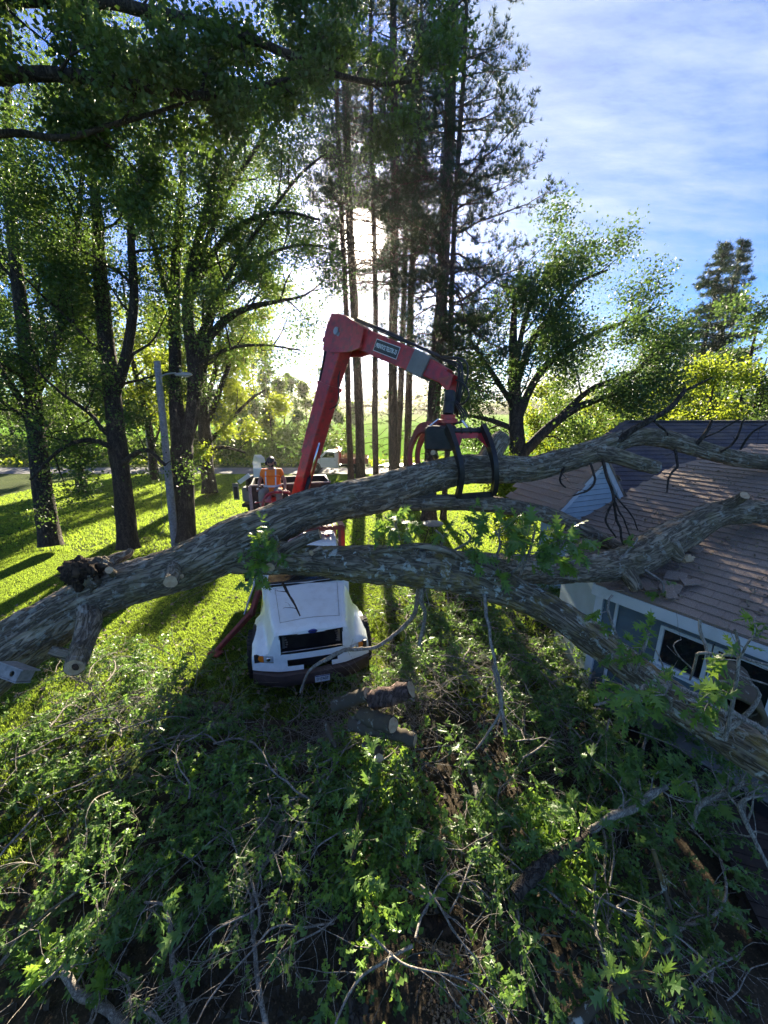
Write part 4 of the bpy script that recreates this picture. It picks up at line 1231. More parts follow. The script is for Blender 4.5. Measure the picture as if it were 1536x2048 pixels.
top_c.cyl(t0, along(t0, t1, .6), .05, 12); top_c.cyl(along(t0, t1, .58), t1, .028, 10); top_c.cyl(t0 + side * .1 - upE * .04, t1 + side * .1 - upE * .02 + toE * .15, .016, 8); top_c.cyl(t0 - side * .1 - upE * .04, t1 - side * .1 - upE * .02 + toE * .15, .016, 8)
top_c.build('hydraulic_line', M['black_metal'], stick, smooth=True)
# name plate on the near side of the stick
ns = side if np.dot(side, CAMP - Kp) > 0 else -side
pc = T(773, 698, 1.0); 
pcw = HP(773, 698, Kp + ns * .165, ns); 
pdir = toE; pup = upE
half = .36
def sp(x, y, off): return pcw + pdir * x + pup * y + ns * off
ssx = 1 if np.dot(np.cross(pdir, pup), ns) > 0 else 1
MB().prism([sp(-.40, -.13, .004), sp(.40, -.13, .004), sp(.40, .13, .004), sp(-.40, .13, .004)], ns * .004).build('name_plate', M['reflective_tape'], stick)
MB().prism([sp(-.385, -.115, .009), sp(.385, -.115, .009), sp(.385, .115, .009), sp(-.385, .115, .009)], ns * .003).build('name_plate', M['sign_dark'], stick)
text_mesh('PRENTICE TELSTIK-33', .13, M['plate_white'], stick, lambda x, y, z: sp(x, y, .0128 + z), xs=.56, bold=.002)
# hoses
def hose(pts, r, parent, name='hose'):
    S = spline([tuple(p) for p in pts], .05); a_ = Acc(); a_.limb(S[:, :3], np.full(len(S), r), 7); return a_.build(name, M['black_plastic'], parent)
rr = np.random.default_rng(4)
for k in range(6):
    j = rr.normal(0, .03, 3)
    hose([S1 + toE * .5 + upE * .22 + side * (.08 - .035 * k), Ep + upE * (.20 + .015 * k) + j, Ep + toE * (.15 + .02 * k) + upE * .05 + j, Ep + toE * (.10 + .02 * k) - np.array([0, 0, .45]), Ep + np.array([.05 + .02 * k, 0, -.75]) + j * .5], .017, truck)
for k in range(4):
    j = rr.normal(0, .02, 3)
    hose([Kp - toE * .3 + upE * .26 + side * (.05 * k - .1), Kp - toE * (.62 + .05 * k) + upE * .0 + j, along(Bp, Kp, .82) - fw * sgn * (.34 + .04 * k) + j, along(Bp, Kp, .70) - fw * sgn * .26 + side * (.05 * k - .1)], .015, truck)
for k in range(2):
    hose([Kp + toE * .25 - upE * .36 + side * (.1 - .08 * k), Kp + toE * .28 - upE * (.9 + .1 * k), along(Bp, Kp, .66) + fw * sgn * (.50 + .05 * k), along(Bp, Kp, .60) + fw * sgn * .27], .013, truck)

# --- grapple, hanging from the tip and closed round the lifted stem
Gt = T(905, 782, 7.42); gx0 = T(880, 868, 7.30)
gr_ = thing('log_grapple', 'black and red log grapple closed around the lifted stem, hanging from the loader tip', 'grapple', Gt)
ga = T(900, 784, 7.42); gb = T(896, 832, 7.36)
mb = MB(); mb.cyl(ga, along(ga, gb, .95), .105, 14); mb.box(tuple(along(ga, gb, .2)), (.20, .14, .16)); mb.box(tuple(along(ga, gb, .62)), (.17, .17, .2)); mb.build('rotator_link', M['black_metal'], gr_)
mb = MB(); mb.lathe(tuple(T(896, 842, 7.36)), [(.14, .12), (.14, .04), (.19, .03), (.19, -.03), (.14, -.04), (.13, -.12)], 24, 'z'); mb.build('rotator', M['crane_red'], gr_)
mb = MB(); bc_ = T(880, 876, 7.36); Rz = Matrix.Rotation(math.radians(-12), 3, 'Z'); mb.bbox(tuple(bc_), (.56, .38, .46), .04, Rz); mb.bbox(tuple(T(894, 858, 7.36)), (.34, .3, .14), .03, Rz); mb.build('head', M['black_metal'], gr_)
# front tongs: a tube with two curved tines, red web and a cross bar
fl, fr_ = T(897, 862, 7.06), T(964, 862, 7.10)
ax = (fr_ - fl); axl = np.linalg.norm(ax); axn = ax / axl
tm = MB(); tm.cyl(fl - axn * .03, fr_ + axn * .03, .060, 16)
for q in (.12, .36, .62, .86): tm.cyl(along(fl, fr_, q), along(fl, fr_, q) + axn * .03, .078, 16)
tong = tm.build('tong', M['black_metal'], gr_)
def tine(px):
    return [T(*p) for p in px]
tl_ = tine([(895, 856, 7.06), (905, 878, 6.93), (914, 905, 6.84), (921, 930, 6.82), (923, 950, 6.86), (920, 975, 6.95), (915, 993, 7.06)])
tr_ = tine([(964, 856, 7.10), (974, 876, 6.96), (983, 900, 6.87), (989, 925, 6.84), (991, 950, 6.88), (990, 972, 6.97), (986, 988, 7.08)])
for pts in (tl_, tr_):
    S = spline([tuple(p) for p in pts], .04)[:, :3]; k = len(S)
    mb = MB(); mb.sweep(S, .085, .19, axn, [1.15 - .5 * i / k for i in range(k)]); mb.build('tine', M['black_metal'], tong)
mb = MB(); mb.sweep([tl_[-1] , tr_[-1]], .10, .05, (0, 0, 1)); mb.build('cross_bar', M['black_metal'], tong)
web = [along(tl_[0], tr_[0], .05), along(tl_[0], tr_[0], .95), along(tl_[2], tr_[2], .97), along(tl_[1], tr_[1], .72), along(tl_[1], tr_[1], .28), along(tl_[2], tr_[2], .03)]
mb = MB(); mb.prism([p + np.array([0, .02, 0]) for p in web], (0, .03, 0)); mb.build('web', M['crane_red'], tong)
# rear tong, going behind the stem
rt = tine([(858, 852, 7.45), (840, 858, 7.7), (828, 878, 7.95), (820, 905, 8.05), (822, 935, 8.0), (835, 965, 7.8), (850, 985, 7.55)])
mb = MB()
S = spline([tuple(p) for p in rt], .05)[:, :3]; k = len(S)
for off in (0, .16): mb.sweep(S + np.array([off, .0, 0]), .07, .17, (1, .2, 0), [1.1 - .5 * i / k for i in range(k)])
mb.cyl(S[0] - np.array([.05, 0, 0]), S[0] + np.array([.22, 0, 0]), .06, 14); mb.box(tuple(S[4] + np.array([.08, 0, 0])), (.16, .03, .22)); mb.build('tong', M['faded_red'], gr_)
mb = MB()
mb.cyl(T(858, 853, 7.3), T(877, 838, 7.3), .02, 8); mb.cyl(T(925, 842, 7.2), T(936, 856, 7.1), .024, 8); mb.build('cylinder', M['chrome'], gr_)
for k in range(3): hose([T(905 + 3 * k, 800, 7.4), T(922 + 5 * k, 828, 7.3), T(920 + 3 * k, 843, 7.2), T(900, 850, 7.3)], .014, gr_)
hose([T(912, 760, 7.4), T(930, 770, 7.2), T(938, 792, 7.2), T(925, 808, 7.3), T(908, 806, 7.4)], .016, gr_)

# --- operator's stand: seat, red rail, lever posts
OPc = T(546, 978, 10.7)                    # hips
ol = tinv(OPc)
mb = tmb(); mb.bbox((ol[0], ol[1] + .06, ol[2] - .16), (.50, .46, .10), .04); mb.bbox((ol[0], ol[1] + .30, ol[2] + .10), (.48, .08, .46), .03); mb.build('operator_seat', M['black_plastic'], truck)
mb = tmb(); mb.box((ol[0], ol[1] - .1, ol[2] - .62), (.9, 1.0, .04)); mb.box((ol[0], ol[1] + .05, ol[2] - .42), (.2, .2, .42)); mb.box((ol[0] + .3, ol[1] + .05, (ol[2] - .64 + 1.3) / 2), (.14, .14, ol[2] - .64 - 1.3)); mb.build('operator_platform', M['crane_red'], truck)
a0 = tinv(T(524, 1022, 10.1)); a1 = tinv(T(526, 1004, 10.1)); a2 = tinv(T(533, 992, 10.1)); a3 = tinv(T(545, 985, 10.1)); a4 = tinv(T(578, 984, 10.2)); 
a5 = tinv(T(586, 1000, 10.3))
mb = tmb(); S = spline([tuple(p) for p in (a0, a1, a2, a3, a4)], .06)[:, :3]; mb.tube(S, .035, 10); mb.tube([tinv(T(523, 1004, 10.1)), tinv(T(575, 1002, 10.2))], .022, 8); mb.tube([a4, a5], .035, 8)
mb.prism([tinv(T(526, 1004, 10.1)), tinv(T(541, 1004, 10.1)), tinv(T(541, 992, 10.1)), tinv(T(534, 993, 10.1))], (0, .02, 0)); mb.tube([tinv(T(541, 986, 10.1)), tinv(T(541, 1018, 10.1))], .028, 8)
mb.tube([tinv(T(510, 1006, 10.1)), tinv(T(524, 1004, 10.1))], .014, 6)
mb.build('guard_rail', M['crane_red'], truck)
for (u1, v1), (u2, v2) in (((519, 975), (522, 1000)), ((572, 982), (570, 1000))):
    mb = tmb(); mb.cyl(tinv(T(u1, v1, 10.4)), tinv(T(u2, v2, 10.4)), .014, 8); mb.ball(tuple(tinv(T(u1, v1, 10.4))), .035, 8, 6); mb.build('control_lever', M['black_plastic'], truck, smooth=True)
for u1, v1 in ((511, 1005), (515, 978)): 
    mb = tmb(); mb.ball(tuple(tinv(T(u1, v1, 10.2))), .025, 8, 6); mb.build('knob', M['white_paint'], truck, smooth=True)

# --- black dump box behind the loader, pale worn edge
bl = tinv(T(500, 972, 12.3)); bx0 = bl[0]; by0 = bl[1]; btop = bl[2]
mb = tmb(); mb.box((bx0 + 1.28, by0 + .04, (btop + 1.2) / 2), (2.50, .06, btop - 1.2))
for sx in (0, 2.5): mb.box((bx0 + .03 + sx, by0 + .78, (btop + 1.2) / 2), (.05, 1.5, btop - 1.2))
mb.box((bx0 + 1.28, by0 + .78, 1.2), (2.5, 1.5, .08)); mb.box((bx0 + 1.28, by0 + 1.5, (btop + 1.2) / 2), (2.50, .06, btop - 1.2)); mb.build('dump_box', M['black_metal'], truck)
mb = tmb(); mb.box((bx0 - .01, by0 - .03, (btop + 1.2) / 2), (.10, .05, btop - 1.2)); mb.box((bx0 + 1.28, by0 - .03, btop + .02), (2.58, .05, .04)); mb.build('box_edge', M['board_wood'], truck)

# ------------------------------------------------------------------ operator
def skin_body(name, verts, edges, radii, mat, parent, sub=2, base=None):
    base = root_loc(parent) if base is None else base
    me = D.meshes.new(name); me.from_pydata([tuple(np.array(v) - base) for v in verts], edges, []); me.update()
    o = D.objects.new(name, me); COL.objects.link(o)
    md = o.modifiers.new('s', 'SKIN'); sv = me.skin_vertices[0].data
    for i, r in enumerate(radii):
        r = r if hasattr(r, '__len__') else (r, r); sv[i].radius = r; sv[i].use_root = (i == 0)
    o.modifiers.new('d', 'SUBSURF').levels = sub; o.modifiers['d'].render_levels = sub
    dg = bpy.context.evaluated_depsgraph_get(); m2 = D.meshes.new_from_object(o.evaluated_get(dg)); D.objects.remove(o)
    m2.name = name; m2.materials.clear(); m2.materials.append(mat); m2.polygons.foreach_set('use_smooth', np.ones(len(m2.polygons), dtype=bool))
    o = D.objects.new(name, m2); COL.objects.link(o); o.parent = parent
    return o
OM = Matrix.Translation(Vector(OPc)) @ Matrix.Rotation(math.radians(6), 4, 'Z') @ Matrix.Scale(1.10, 4)     # person faces -Y (the camera)
def ov(x, y, z): return np.array(OM @ Vector((x, y, z)))
op = thing('person', 'seated loader operator in orange high-visibility shirt, dark helmet and grey trousers', 'person', OPc)
# one body: hips, torso, neck, head, arms with hands, legs with feet
P_ = {'hip': (0, 0, 0), 'belly': (0, -.03, .16), 'chest': (0, -.02, .34), 'shc': (0, 0, .46), 'neck': (0, -.01, .54), 'skull': (0, -.02, .63),
      'shL': (-.19, 0, .45), 'elL': (-.31, .0, .22), 'wrL': (-.30, -.22, .07), 'haL': (-.30, -.30, .05),
      'shR': (.19, 0, .45), 'elR': (.31, -.02, .22), 'wrR': (.34, -.24, .04), 'haR': (.34, -.32, .02),
      'hL': (-.11, -.03, -.02), 'knL': (-.20, -.44, .02), 'anL': (-.20, -.46, -.40), 'toL': (-.20, -.60, -.46),
      'hR': (.11, -.03, -.02), 'knR': (.22, -.44, .02), 'anR': (.20, -.44, -.40), 'toR': (.20, -.58, -.46)}
R_ = {'hip': (.17, .14), 'belly': (.185, .15), 'chest': (.18, .13), 'shc': (.12, .09), 'neck': .060, 'skull': .07, 'shL': .075, 'elL': .05, 'wrL': .032, 'haL': .03,
      'shR': .075, 'elR': .05, 'wrR': .032, 'haR': .03, 'hL': .10, 'knL': .072, 'anL': .05, 'toL': .04, 'hR': .10, 'knR': .072, 'anR': .05, 'toR': .04}
E_ = [('hip', 'belly'), ('belly', 'chest'), ('chest', 'shc'), ('shc', 'neck'), ('neck', 'skull'), ('shc', 'shL'), ('shL', 'elL'), ('elL', 'wrL'), ('wrL', 'haL'), ('shc', 'shR'), ('shR', 'elR'), ('elR', 'wrR'), ('wrR', 'haR'),
      ('hip', 'hL'), ('hL', 'knL'), ('knL', 'anL'), ('anL', 'toL'), ('hip', 'hR'), ('hR', 'knR'), ('knR', 'anR'), ('anR', 'toR')]
def make_body(parent, fv, P, R, E, mat, name='body'):
    keys = list(P); return skin_body(name, [fv(*P[k]) for k in keys], [(keys.index(a), keys.index(b)) for a, b in E], [R[k] for k in keys], mat, parent)
body = make_body(op, ov, P_, R_, E_, M['skin'])
def head(parent, fv, c, s=1.0):
    n, m = 28, 20; V = []; F = []
    for i in range(m + 1):
        th = PI * i / m
        for j in range(n):
            ph = 2 * PI * j / n; x = math.sin(th) * math.cos(ph); y = math.sin(th) * math.sin(ph); z = math.cos(th)
            w = .076 * (1 - .18 * max(0, -z)); d = .098; h = .122
            p = [x * w, y * d, z * h]
            if y < 0:  # face towards -y
                p[1] += -.020 * math.exp(-((x / .16) ** 2 + ((z + .10) / .20) ** 2))       # nose
                p[1] += .012 * math.exp(-(((abs(x) - .38) / .18) ** 2 + ((z - .10) / .13) ** 2))  # eye sockets
                p[1] += -.008 * math.exp(-((x / .35) ** 2 + ((z + .42) / .09) ** 2))      # lips
                p[1] += -.012 * math.exp(-((x / .35) ** 2 + ((z + .80) / .18) ** 2))      # chin
            V.append(fv(c[0] + p[0] * s, c[1] + p[1] * s, c[2] + p[2] * s))
    for i in range(m):
        for j in range(n): q = (j + 1) % n; F.append((i * n + j, i * n + n + j, i * n + n + q, i * n + q))
    return put('head', V, F, M['skin'], parent)
hc = (0, -.035, .665); hd = head(body.parent, ov, hc)
mb = MB(OM)
for sx in (-1, 1): mb.ball((sx * .078, -.03, .66), .02, 8, 6, (.5, .8, 1.4))
mb.build('ear', M['skin'], op, smooth=True)
mb = MB(OM); mb.ball((0, -.055, .612), .075, 16, 10, (.95, .92, .75)); mb.build('beard', M['hair_dark'], op, smooth=True)
mb = MB(OM)
for sx in (-1, 1): mb.bbox((sx * .032, -.132, .682), (.05, .016, .032), .006)
mb.box((0, -.138, .688), (.02, .008, .008)); mb.build('sunglasses', M['black_plastic'], op)
V = []; F = []; n, m = 28, 9
for i in range(m + 1):
    th = PI * .53 * i / m
    for j in range(n):
        ph = 2 * PI * j / n; V.append(ov(hc[0] + .105 * math.sin(th) * math.cos(ph), hc[1] + .128 * math.sin(th) * math.sin(ph) + .012, hc[2] + .045 + .11 * math.cos(th)))
for i in range(m):
    for j in range(n): q = (j + 1) % n; F.append((i * n + j, i * n + n + j, i * n + n + q, i * n + q))
hm = put('helmet', V, F, M['black_plastic'], op)
mb = MB(OM); mb.tube([(-.095, -.04, .72), (-.08, -.14, .715), (0, -.178, .712), (.08, -.14, .715), (.095, -.04, .72)], .012, 6); mb.sweep([(0, -.10, .80), (0, 0, .835), (0, .08, .80)], .03, .012, (1, 0, 0)); mb.build('helmet_brim', M['black_plastic'], hm)
mb = MB(OM)
for sx in (-1, 1): mb.lathe((sx * .085, -.02, .655), [(.01, 0), (.042, .002 * sx), (.05, .015 * sx), (.046, .045 * sx), (.02, .055 * sx)], 16, 'x')
mb.build('ear_defender', M['navy_cloth'], hm, smooth=True)
# clothes as close-fitting shells
sh = {k: P_[k] for k in ('belly', 'chest', 'shc', 'shL', 'shR')}
sh['hem'] = (0, -.025, .03); sh['belly'] = (0, -.03, .17); sh['slL'] = (-.27, .0, .30); sh['slR'] = (.27, -.01, .30)
SR = {'hem': (.225, .19), 'belly': (.235, .20), 'chest': (.245, .19), 'shc': (.17, .135), 'shL': .105, 'shR': .105, 'slL': .09, 'slR': .09}
shirt = make_body(op, ov, sh, SR, [('hem', 'belly'), ('belly', 'chest'), ('chest', 'shc'), ('shc', 'shL'), ('shL', 'slL'), ('shc', 'shR'), ('shR', 'slR')], M['hi_vis'], 'shirt')
mb = MB(OM)
for x in (-.115, .115): mb.sweep([(x, -.215, .10), (x * 1.02, -.225, .20), (x * 1.05, -.20, .33), (x * 1.05, -.15, .44), (x * 1.0, -.06, .525)], .032, .006, (1, 0, 0))
mb.sweep([(-.222 * math.cos(a_) , -.03 - .205 * math.sin(a_), .115) for a_ in np.linspace(-.1, PI + .1, 18)], .05, .006, (0, 0, 1)); mb.build('reflective_stripe', M['reflective_tape'], shirt)
mb = MB(OM); mb.lathe((0, 0, 0), [(.185, .0), (.195, .02), (.195, .08), (.18, .09)], 24, 'z'); bt = mb
bt.V = [tuple(OM @ (lambda p: Vector((p.x, p.y * .86 - .02, p.z)))(OM.inverted() @ Vector(v))) for v in bt.V]; bt.build('belt', M['navy_cloth'], op, smooth=True)
tr = {k: P_[k] for k in ('hip', 'hL', 'knL', 'hR', 'knR')}; tr['caL'] = (-.20, -.455, -.34); tr['caR'] = (.20, -.445, -.34)
make_body(op, ov, tr, {'hip': (.19, .155), 'hL': .118, 'hR': .118, 'knL': .098, 'knR': .098, 'caL': .078, 'caR': .078}, [('hip', 'hL'), ('hL', 'knL'), ('knL', 'caL'), ('hip', 'hR'), ('hR', 'knR'), ('knR', 'caR')], M['trousers'], 'trousers')
for sx in (-1, 1):
    mb = MB(OM); mb.bbox((sx * .20, -.52, -.46), (.11, .28, .10), .03); mb.build('boot', M['black_plastic'], op, smooth=True)
    hx, hy, hz = P_['haL'] if sx < 0 else P_['haR']
    mb = MB(OM); mb.ball((hx, hy + .02, hz), .042, 10, 8, (1, 1.1, .7))
    for k in range(4):
        x = hx + (-.03 + .02 * k); l_ = .03 + .006 * (k in (1, 2))
        mb.tube([(x, hy, hz + .012), (x, hy - l_, hz + .008), (x, hy - l_ - .012, hz - .022), (x, hy - l_ + .015, hz - .04)], [.010, .0095, .009, .007], 6)
    mb.tube([(hx - sx * .035, hy + .02, hz), (hx - sx * .052, hy - .01, hz - .012), (hx - sx * .04, hy - .035, hz - .025)], [.012, .011, .009], 6)
    mb.build('hand', M['skin'], op, smooth=True)
# ------------------------------------------------------------------ trees
def leaf_template(kind):
    if kind == 'diamond':
        V = np.array([(0, 0, 0), (.42, .5, .10), (0, 1, 0), (-.42, .5, .10)]); F = np.array([(0, 1, 2), (0, 2, 3)])
    elif kind == 'maple':
        V = np.array([(0, 0, 0), (.5, .28, .08), (.28, .52, .03), (.0, 1.0, -.05), (-.28, .52, .03), (-.5, .28, .08)])
        F = np.array([(0, 1, 2), (0, 2, 4), (2, 3, 4), (0, 4, 5)])
    elif kind == 'oak':
        w = .058; V = []; F = []
        ys = [.05, .30, .55, .80]
        for y in ys: V += [(-w * (1.3 if y < .7 else .8), y, 0), (w * (1.3 if y < .7 else .8), y, 0)]
        for i in range(3): F += [(2*i, 2*i+1, 2*i+3), (2*i, 2*i+3, 2*i+2)]
        V += [(0, -.12, 0)]; F += [(8, 1, 0)]
        for i, (l, up) in enumerate(((.30, .12), (.43, .20), (.28, .18))):
            for s in (-1, 1):
                V += [(s * l, ys[i] + .12 + up, -.05)]
                k = len(V); a = 2 * i + (1 if s > 0 else 0)
                F += [(a, k - 1, a + 2) if s > 0 else (a, a + 2, k - 1)]
        V += [(0, 1.08, -.05)]; k = len(V) - 1; F += [(6, 7, k)]
        V = np.array(V); F = np.array(F)
    elif kind == 'oaklite':
        V = [(0, 0, 0), (.055, .30, 0), (-.055, .30, 0), (.045, .68, 0), (-.045, .68, 0), (0, 1.05, -.05), (.27, .52, -.04), (-.27, .52, -.04), (.30, .88, -.04), (-.30, .88, -.04), (.20, .28, -.02), (-.20, .28, -.02), (.03, .12, 0), (-.03, .12, 0)]
        F = [(0, 12, 13), (13, 12, 1), (13, 1, 2), (2, 1, 3), (2, 3, 4), (4, 3, 5), (1, 6, 3), (2, 4, 7), (3, 8, 5), (4, 5, 9), (12, 10, 1), (13, 2, 11)]
        V = np.array(V); F = np.array(F)
    elif kind == 'needles':
        r = np.random.default_rng(1); V = []; F = []
        for k in range(8):
            a = r.random() * 2 * PI; e = r.uniform(.15, 1.25); d = np.array([math.cos(a) * math.sin(e), math.cos(e) * 1.0, math.sin(a) * math.sin(e)])
            s = np.cross(d, [0.3, .1, 1]); s /= np.linalg.norm(s); b = len(V); l = r.uniform(.75, 1.1)
            V += [tuple(-s * .065), tuple(s * .065), tuple(d * l)]; F.append((b, b + 1, b + 2))
        V = np.array(V); F = np.array(F)
    return V, F
def rand_frames(n, r, dirs=None, spread=1.0, droop=.0):
    """n random rotations; leaf's y axis near dirs, drooping"""
    y = r.normal(size=(n, 3)) * spread
    if dirs is not None: y = y + dirs
    y[:, 2] -= droop
    y /= np.linalg.norm(y, axis=1)[:, None]
    z = r.normal(size=(n, 3)) * .6; z[:, 2] += .9
    x = np.cross(y, z); x /= np.linalg.norm(x, axis=1)[:, None] + 1e-9; z = np.cross(x, y)
    return np.stack([x, y, z], 2)        # columns
def leaves_mesh(pos, size, kind, r, dirs=None, spread=1.0, droop=.3):
    V, F = leaf_template(kind); n = len(pos)
    Rm = rand_frames(n, r, dirs, spread, droop)
    s = size * r.uniform(.55, 1.3, n)
    VV = np.repeat(V[None], n, 0)
    if kind in ('oak', 'maple', 'oaklite'):
        cu = r.normal(size=n)[:, None] * .28; fo = r.normal(size=n)[:, None] * .45
        VV[..., 2] += -cu * (VV[..., 1] - .2) ** 2 + fo * np.abs(VV[..., 0]); VV[..., 0] *= r.uniform(.75, 1.1, n)[:, None]
    W_ = np.einsum('nij,nkj->nki', Rm, VV) * s[:, None, None] + pos[:, None]
    Fa = F[None] + (np.arange(n) * len(V))[:, None, None]
    return W_.reshape(-1, 3), Fa.reshape(-1, F.shape[1])

def px_line(rows):
    """rows of u, v, depth, width px -> xyz, radius"""
    return [(*T(u, v, t), w / 2 / FPX * t) for u, v, t, w in rows]
class Tree:
    def __init__(s, seed): s.r = np.random.default_rng(seed); s.trunk = Acc(); s.br = Acc(); s.tips = []; s.dirs = []; s.limbs = []
    def main(s, rows, n=14, step=.25, world=False, rough=.06, flare=True):
        R = np.asarray(rows if world else px_line(rows), float); S = spline(R, step)
        P, Rd = S[:, :3], S[:, 3].copy()
        if flare and P[0, 2] < .5: Rd *= 1 + .45 * np.exp(-np.maximum(P[:, 2], 0) / .35)
        V, F = tube_arr(P, Rd, n)
        d = (vnoise(V * np.array([5, 5, 1.2]), 9) - .5) * rough * 2
        C = np.repeat(P, n, 0); nn = (V - C); V = V + nn * d[:, None] * 2
        s.trunk.add(V, F); s.limbs.append((P, Rd)); return P, Rd
    def grow(s, P, Rd, level, maxlevel, dens, length, t0=.15, up=.3, angle=.9, curl=.25, tipdens=1.0, drop=0.0, minr=.006, sides=5, flat=0.0):
        r = s.r; seg = np.linalg.norm(np.diff(P, axis=0), axis=1); L = seg.sum(); cum = np.concatenate([[0], np.cumsum(seg)])
        n = max(1, int(L * (1 - t0) * dens + r.random()))
        for k in range(n):
            q = L * (t0 + (1 - t0) * (k + r.random()) / n); i = min(int(np.searchsorted(cum, q)), len(P) - 1); i = max(i, 1)
            p = P[i]; tn = P[i] - P[i - 1]; tn = tn / (np.linalg.norm(tn) + 1e-9)
            o = r.normal(size=3); o -= tn * np.dot(o, tn); o /= np.linalg.norm(o) + 1e-9; o[2] *= (1 - flat)
            d = tn * math.cos(angle) + o * math.sin(angle) + np.array([0, 0, up]) * r.uniform(.3, 1); d /= np.linalg.norm(d)
            l = length * r.uniform(.55, 1.2) * (1 - .45 * q / L)
            st = max(3, int(l / (.35 if level < maxlevel else .2))); pts = [p]; c = d
            for j in range(st):
                c = c + r.normal(size=3) * curl * .5 + np.array([0, 0, up * .12 - drop * (j / st)]); c /= np.linalg.norm(c); pts.append(pts[-1] + c * l / st)
            pts = np.array(pts); r0 = min(Rd[i] * .62, .012 + l * .018); rr_ = np.linspace(r0, max(minr, r0 * .25), len(pts))
            s.br.limb(pts, rr_, sides if level > 1 else 7)
            if level < maxlevel: s.grow(pts, rr_, level + 1, maxlevel, dens * 2.0, length * .5, .2, up, angle, curl, tipdens, drop, minr, 4 if level + 1 >= maxlevel else sides, flat)
            if level >= maxlevel - 0:
                m = max(1, int(l * tipdens * 10 * r.uniform(.6, 1.3)))
                tt = r.random(m) ** .7 * (len(pts) - 1); i0 = np.minimum(tt.astype(int), len(pts) - 2); f = (tt - i0)[:, None]
                s.tips.append(pts[i0] * (1 - f) + pts[i0 + 1] * f + r.normal(size=(m, 3)) * .06)
                s.dirs.append(np.repeat(c[None], m, 0))
    def build(s, name, label, cat, group, leaf, mat_leaf, mat_bark, size, cluster=3, cl_r=.10, loc=None, spread=1.0, droop=.3, keep=None, crown_name='crown', target=None):
        base = loc if loc is not None else (*s.limbs[0][0][0][:2], 0)
        o = thing(name, label, cat, base, group)
        s.trunk.build('trunk', M[mat_bark], o)
        if s.br.n: s.br.build('branches', M[mat_bark], o)
        if s.tips:
            T_ = np.vstack(s.tips); Dd = np.vstack(s.dirs)
            if target: cluster = max(1, int(round(target / len(T_))))
            T_ = np.repeat(T_, cluster, 0); Dd = np.repeat(Dd, cluster, 0); T_ = T_ + s.r.normal(size=T_.shape) * cl_r
            uu, vv, _t = uv_of(T_); k = ((uu - 722) / 46) ** 2 + ((vv - 478) / 62) ** 2 > 1; T_ = T_[k]; Dd = Dd[k]      # the gap the sun stands in
            if keep is not None: k = keep(T_); T_ = T_[k]; Dd = Dd[k]
            V, F = leaves_mesh(T_, size, leaf, s.r, Dd * .8, spread, droop); 
            put(crown_name, V, F, M[mat_leaf], o, smooth=False)
            s.count = len(T_)
        return o
def uv_of(Pw):
    d = Pw - CAMP; t = d[:, 1] * CP - d[:, 2] * SP
    return 768 + d[:, 0] / np.maximum(t, .01) * FPX, 1024 - (d[:, 1] * SP + d[:, 2] * CP) / np.maximum(t, .01) * FPX, t

GL = 'maples on the lawn at the left'
trees_report = []
def finish(tr, *a, **k):
    o = tr.build(*a, **k); trees_report.append((a[1][:30], getattr(tr, 'count', 0), tr.br.n)); return o
# far left maple
t = Tree(21)
P, R = t.main([(102, 1092, 16.2, 36), (88, 1000, 16.1, 34), (74, 880, 16.0, 30), (62, 760, 16, 27), (40, 600, 16, 23), (22, 420, 16, 18), (15, 240, 16, 12), (20, 60, 16, 7)])
t.grow(P, R, 1, 3, .85, 4.6, .16, .12, 1.05, .3, 1.1)
P, R = t.main([(66, 800, 16, 18), (110, 700, 15.8, 15), (140, 560, 15.6, 12), (160, 400, 15.4, 8), (170, 240, 15.4, 5)], flare=False)
t.grow(P, R, 1, 3, .9, 3.6, .1, .15, 1.0, .3, 1.1)
P, R = t.main([(72, 860, 16, 14), (30, 780, 15.6, 12), (-30, 700, 15.2, 9), (-80, 640, 15, 6)], flare=False); t.grow(P, R, 1, 3, .9, 3.0, .1, .1, 1.0, .3, 1.1, .12)
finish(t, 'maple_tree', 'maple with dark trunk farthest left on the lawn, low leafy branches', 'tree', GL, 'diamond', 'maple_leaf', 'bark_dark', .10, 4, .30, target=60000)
# second maple
t = Tree(22)
P, R = t.main([(256, 1098, 15.9, 36), (248, 1000, 15.8, 35), (234, 880, 15.7, 33), (222, 760, 15.6, 30), (206, 620, 15.6, 26), (196, 460, 15.6, 20), (186, 300, 15.6, 14), (196, 100, 15.6, 8)])
t.grow(P, R, 1, 3, .85, 4.4, .2, .12, 1.05, .3, 1.1)
P, R = t.main([(226, 800, 15.6, 22), (250, 720, 15.4, 19), (268, 600, 15.2, 16), (262, 440, 15, 12), (290, 300, 14.8, 8), (330, 160, 14.8, 5)], flare=False)
t.grow(P, R, 1, 3, .9, 3.6, .1, .15, 1.0, .3, 1.1)
P, R = t.main([(236, 900, 15.6, 12), (180, 880, 15.0, 9), (120, 900, 14.6, 7), (60, 960, 14.2, 5)], flare=False); t.grow(P, R, 1, 3, 1.3, 2.0, .1, .0, 1.0, .3, 1.2, .2)
P, R = t.main([(240, 930, 15.6, 12), (290, 900, 15.0, 9), (330, 930, 14.6, 6)], flare=False); t.grow(P, R, 1, 3, 1.2, 1.6, .1, .0, 1.0, .3, 1.0, .2)
finish(t, 'maple_tree', 'dark leafy maple between the far left maple and the wooden lamp pole', 'tree', GL, 'diamond', 'maple_leaf', 'bark_dark', .10, 4, .30, target=60000)
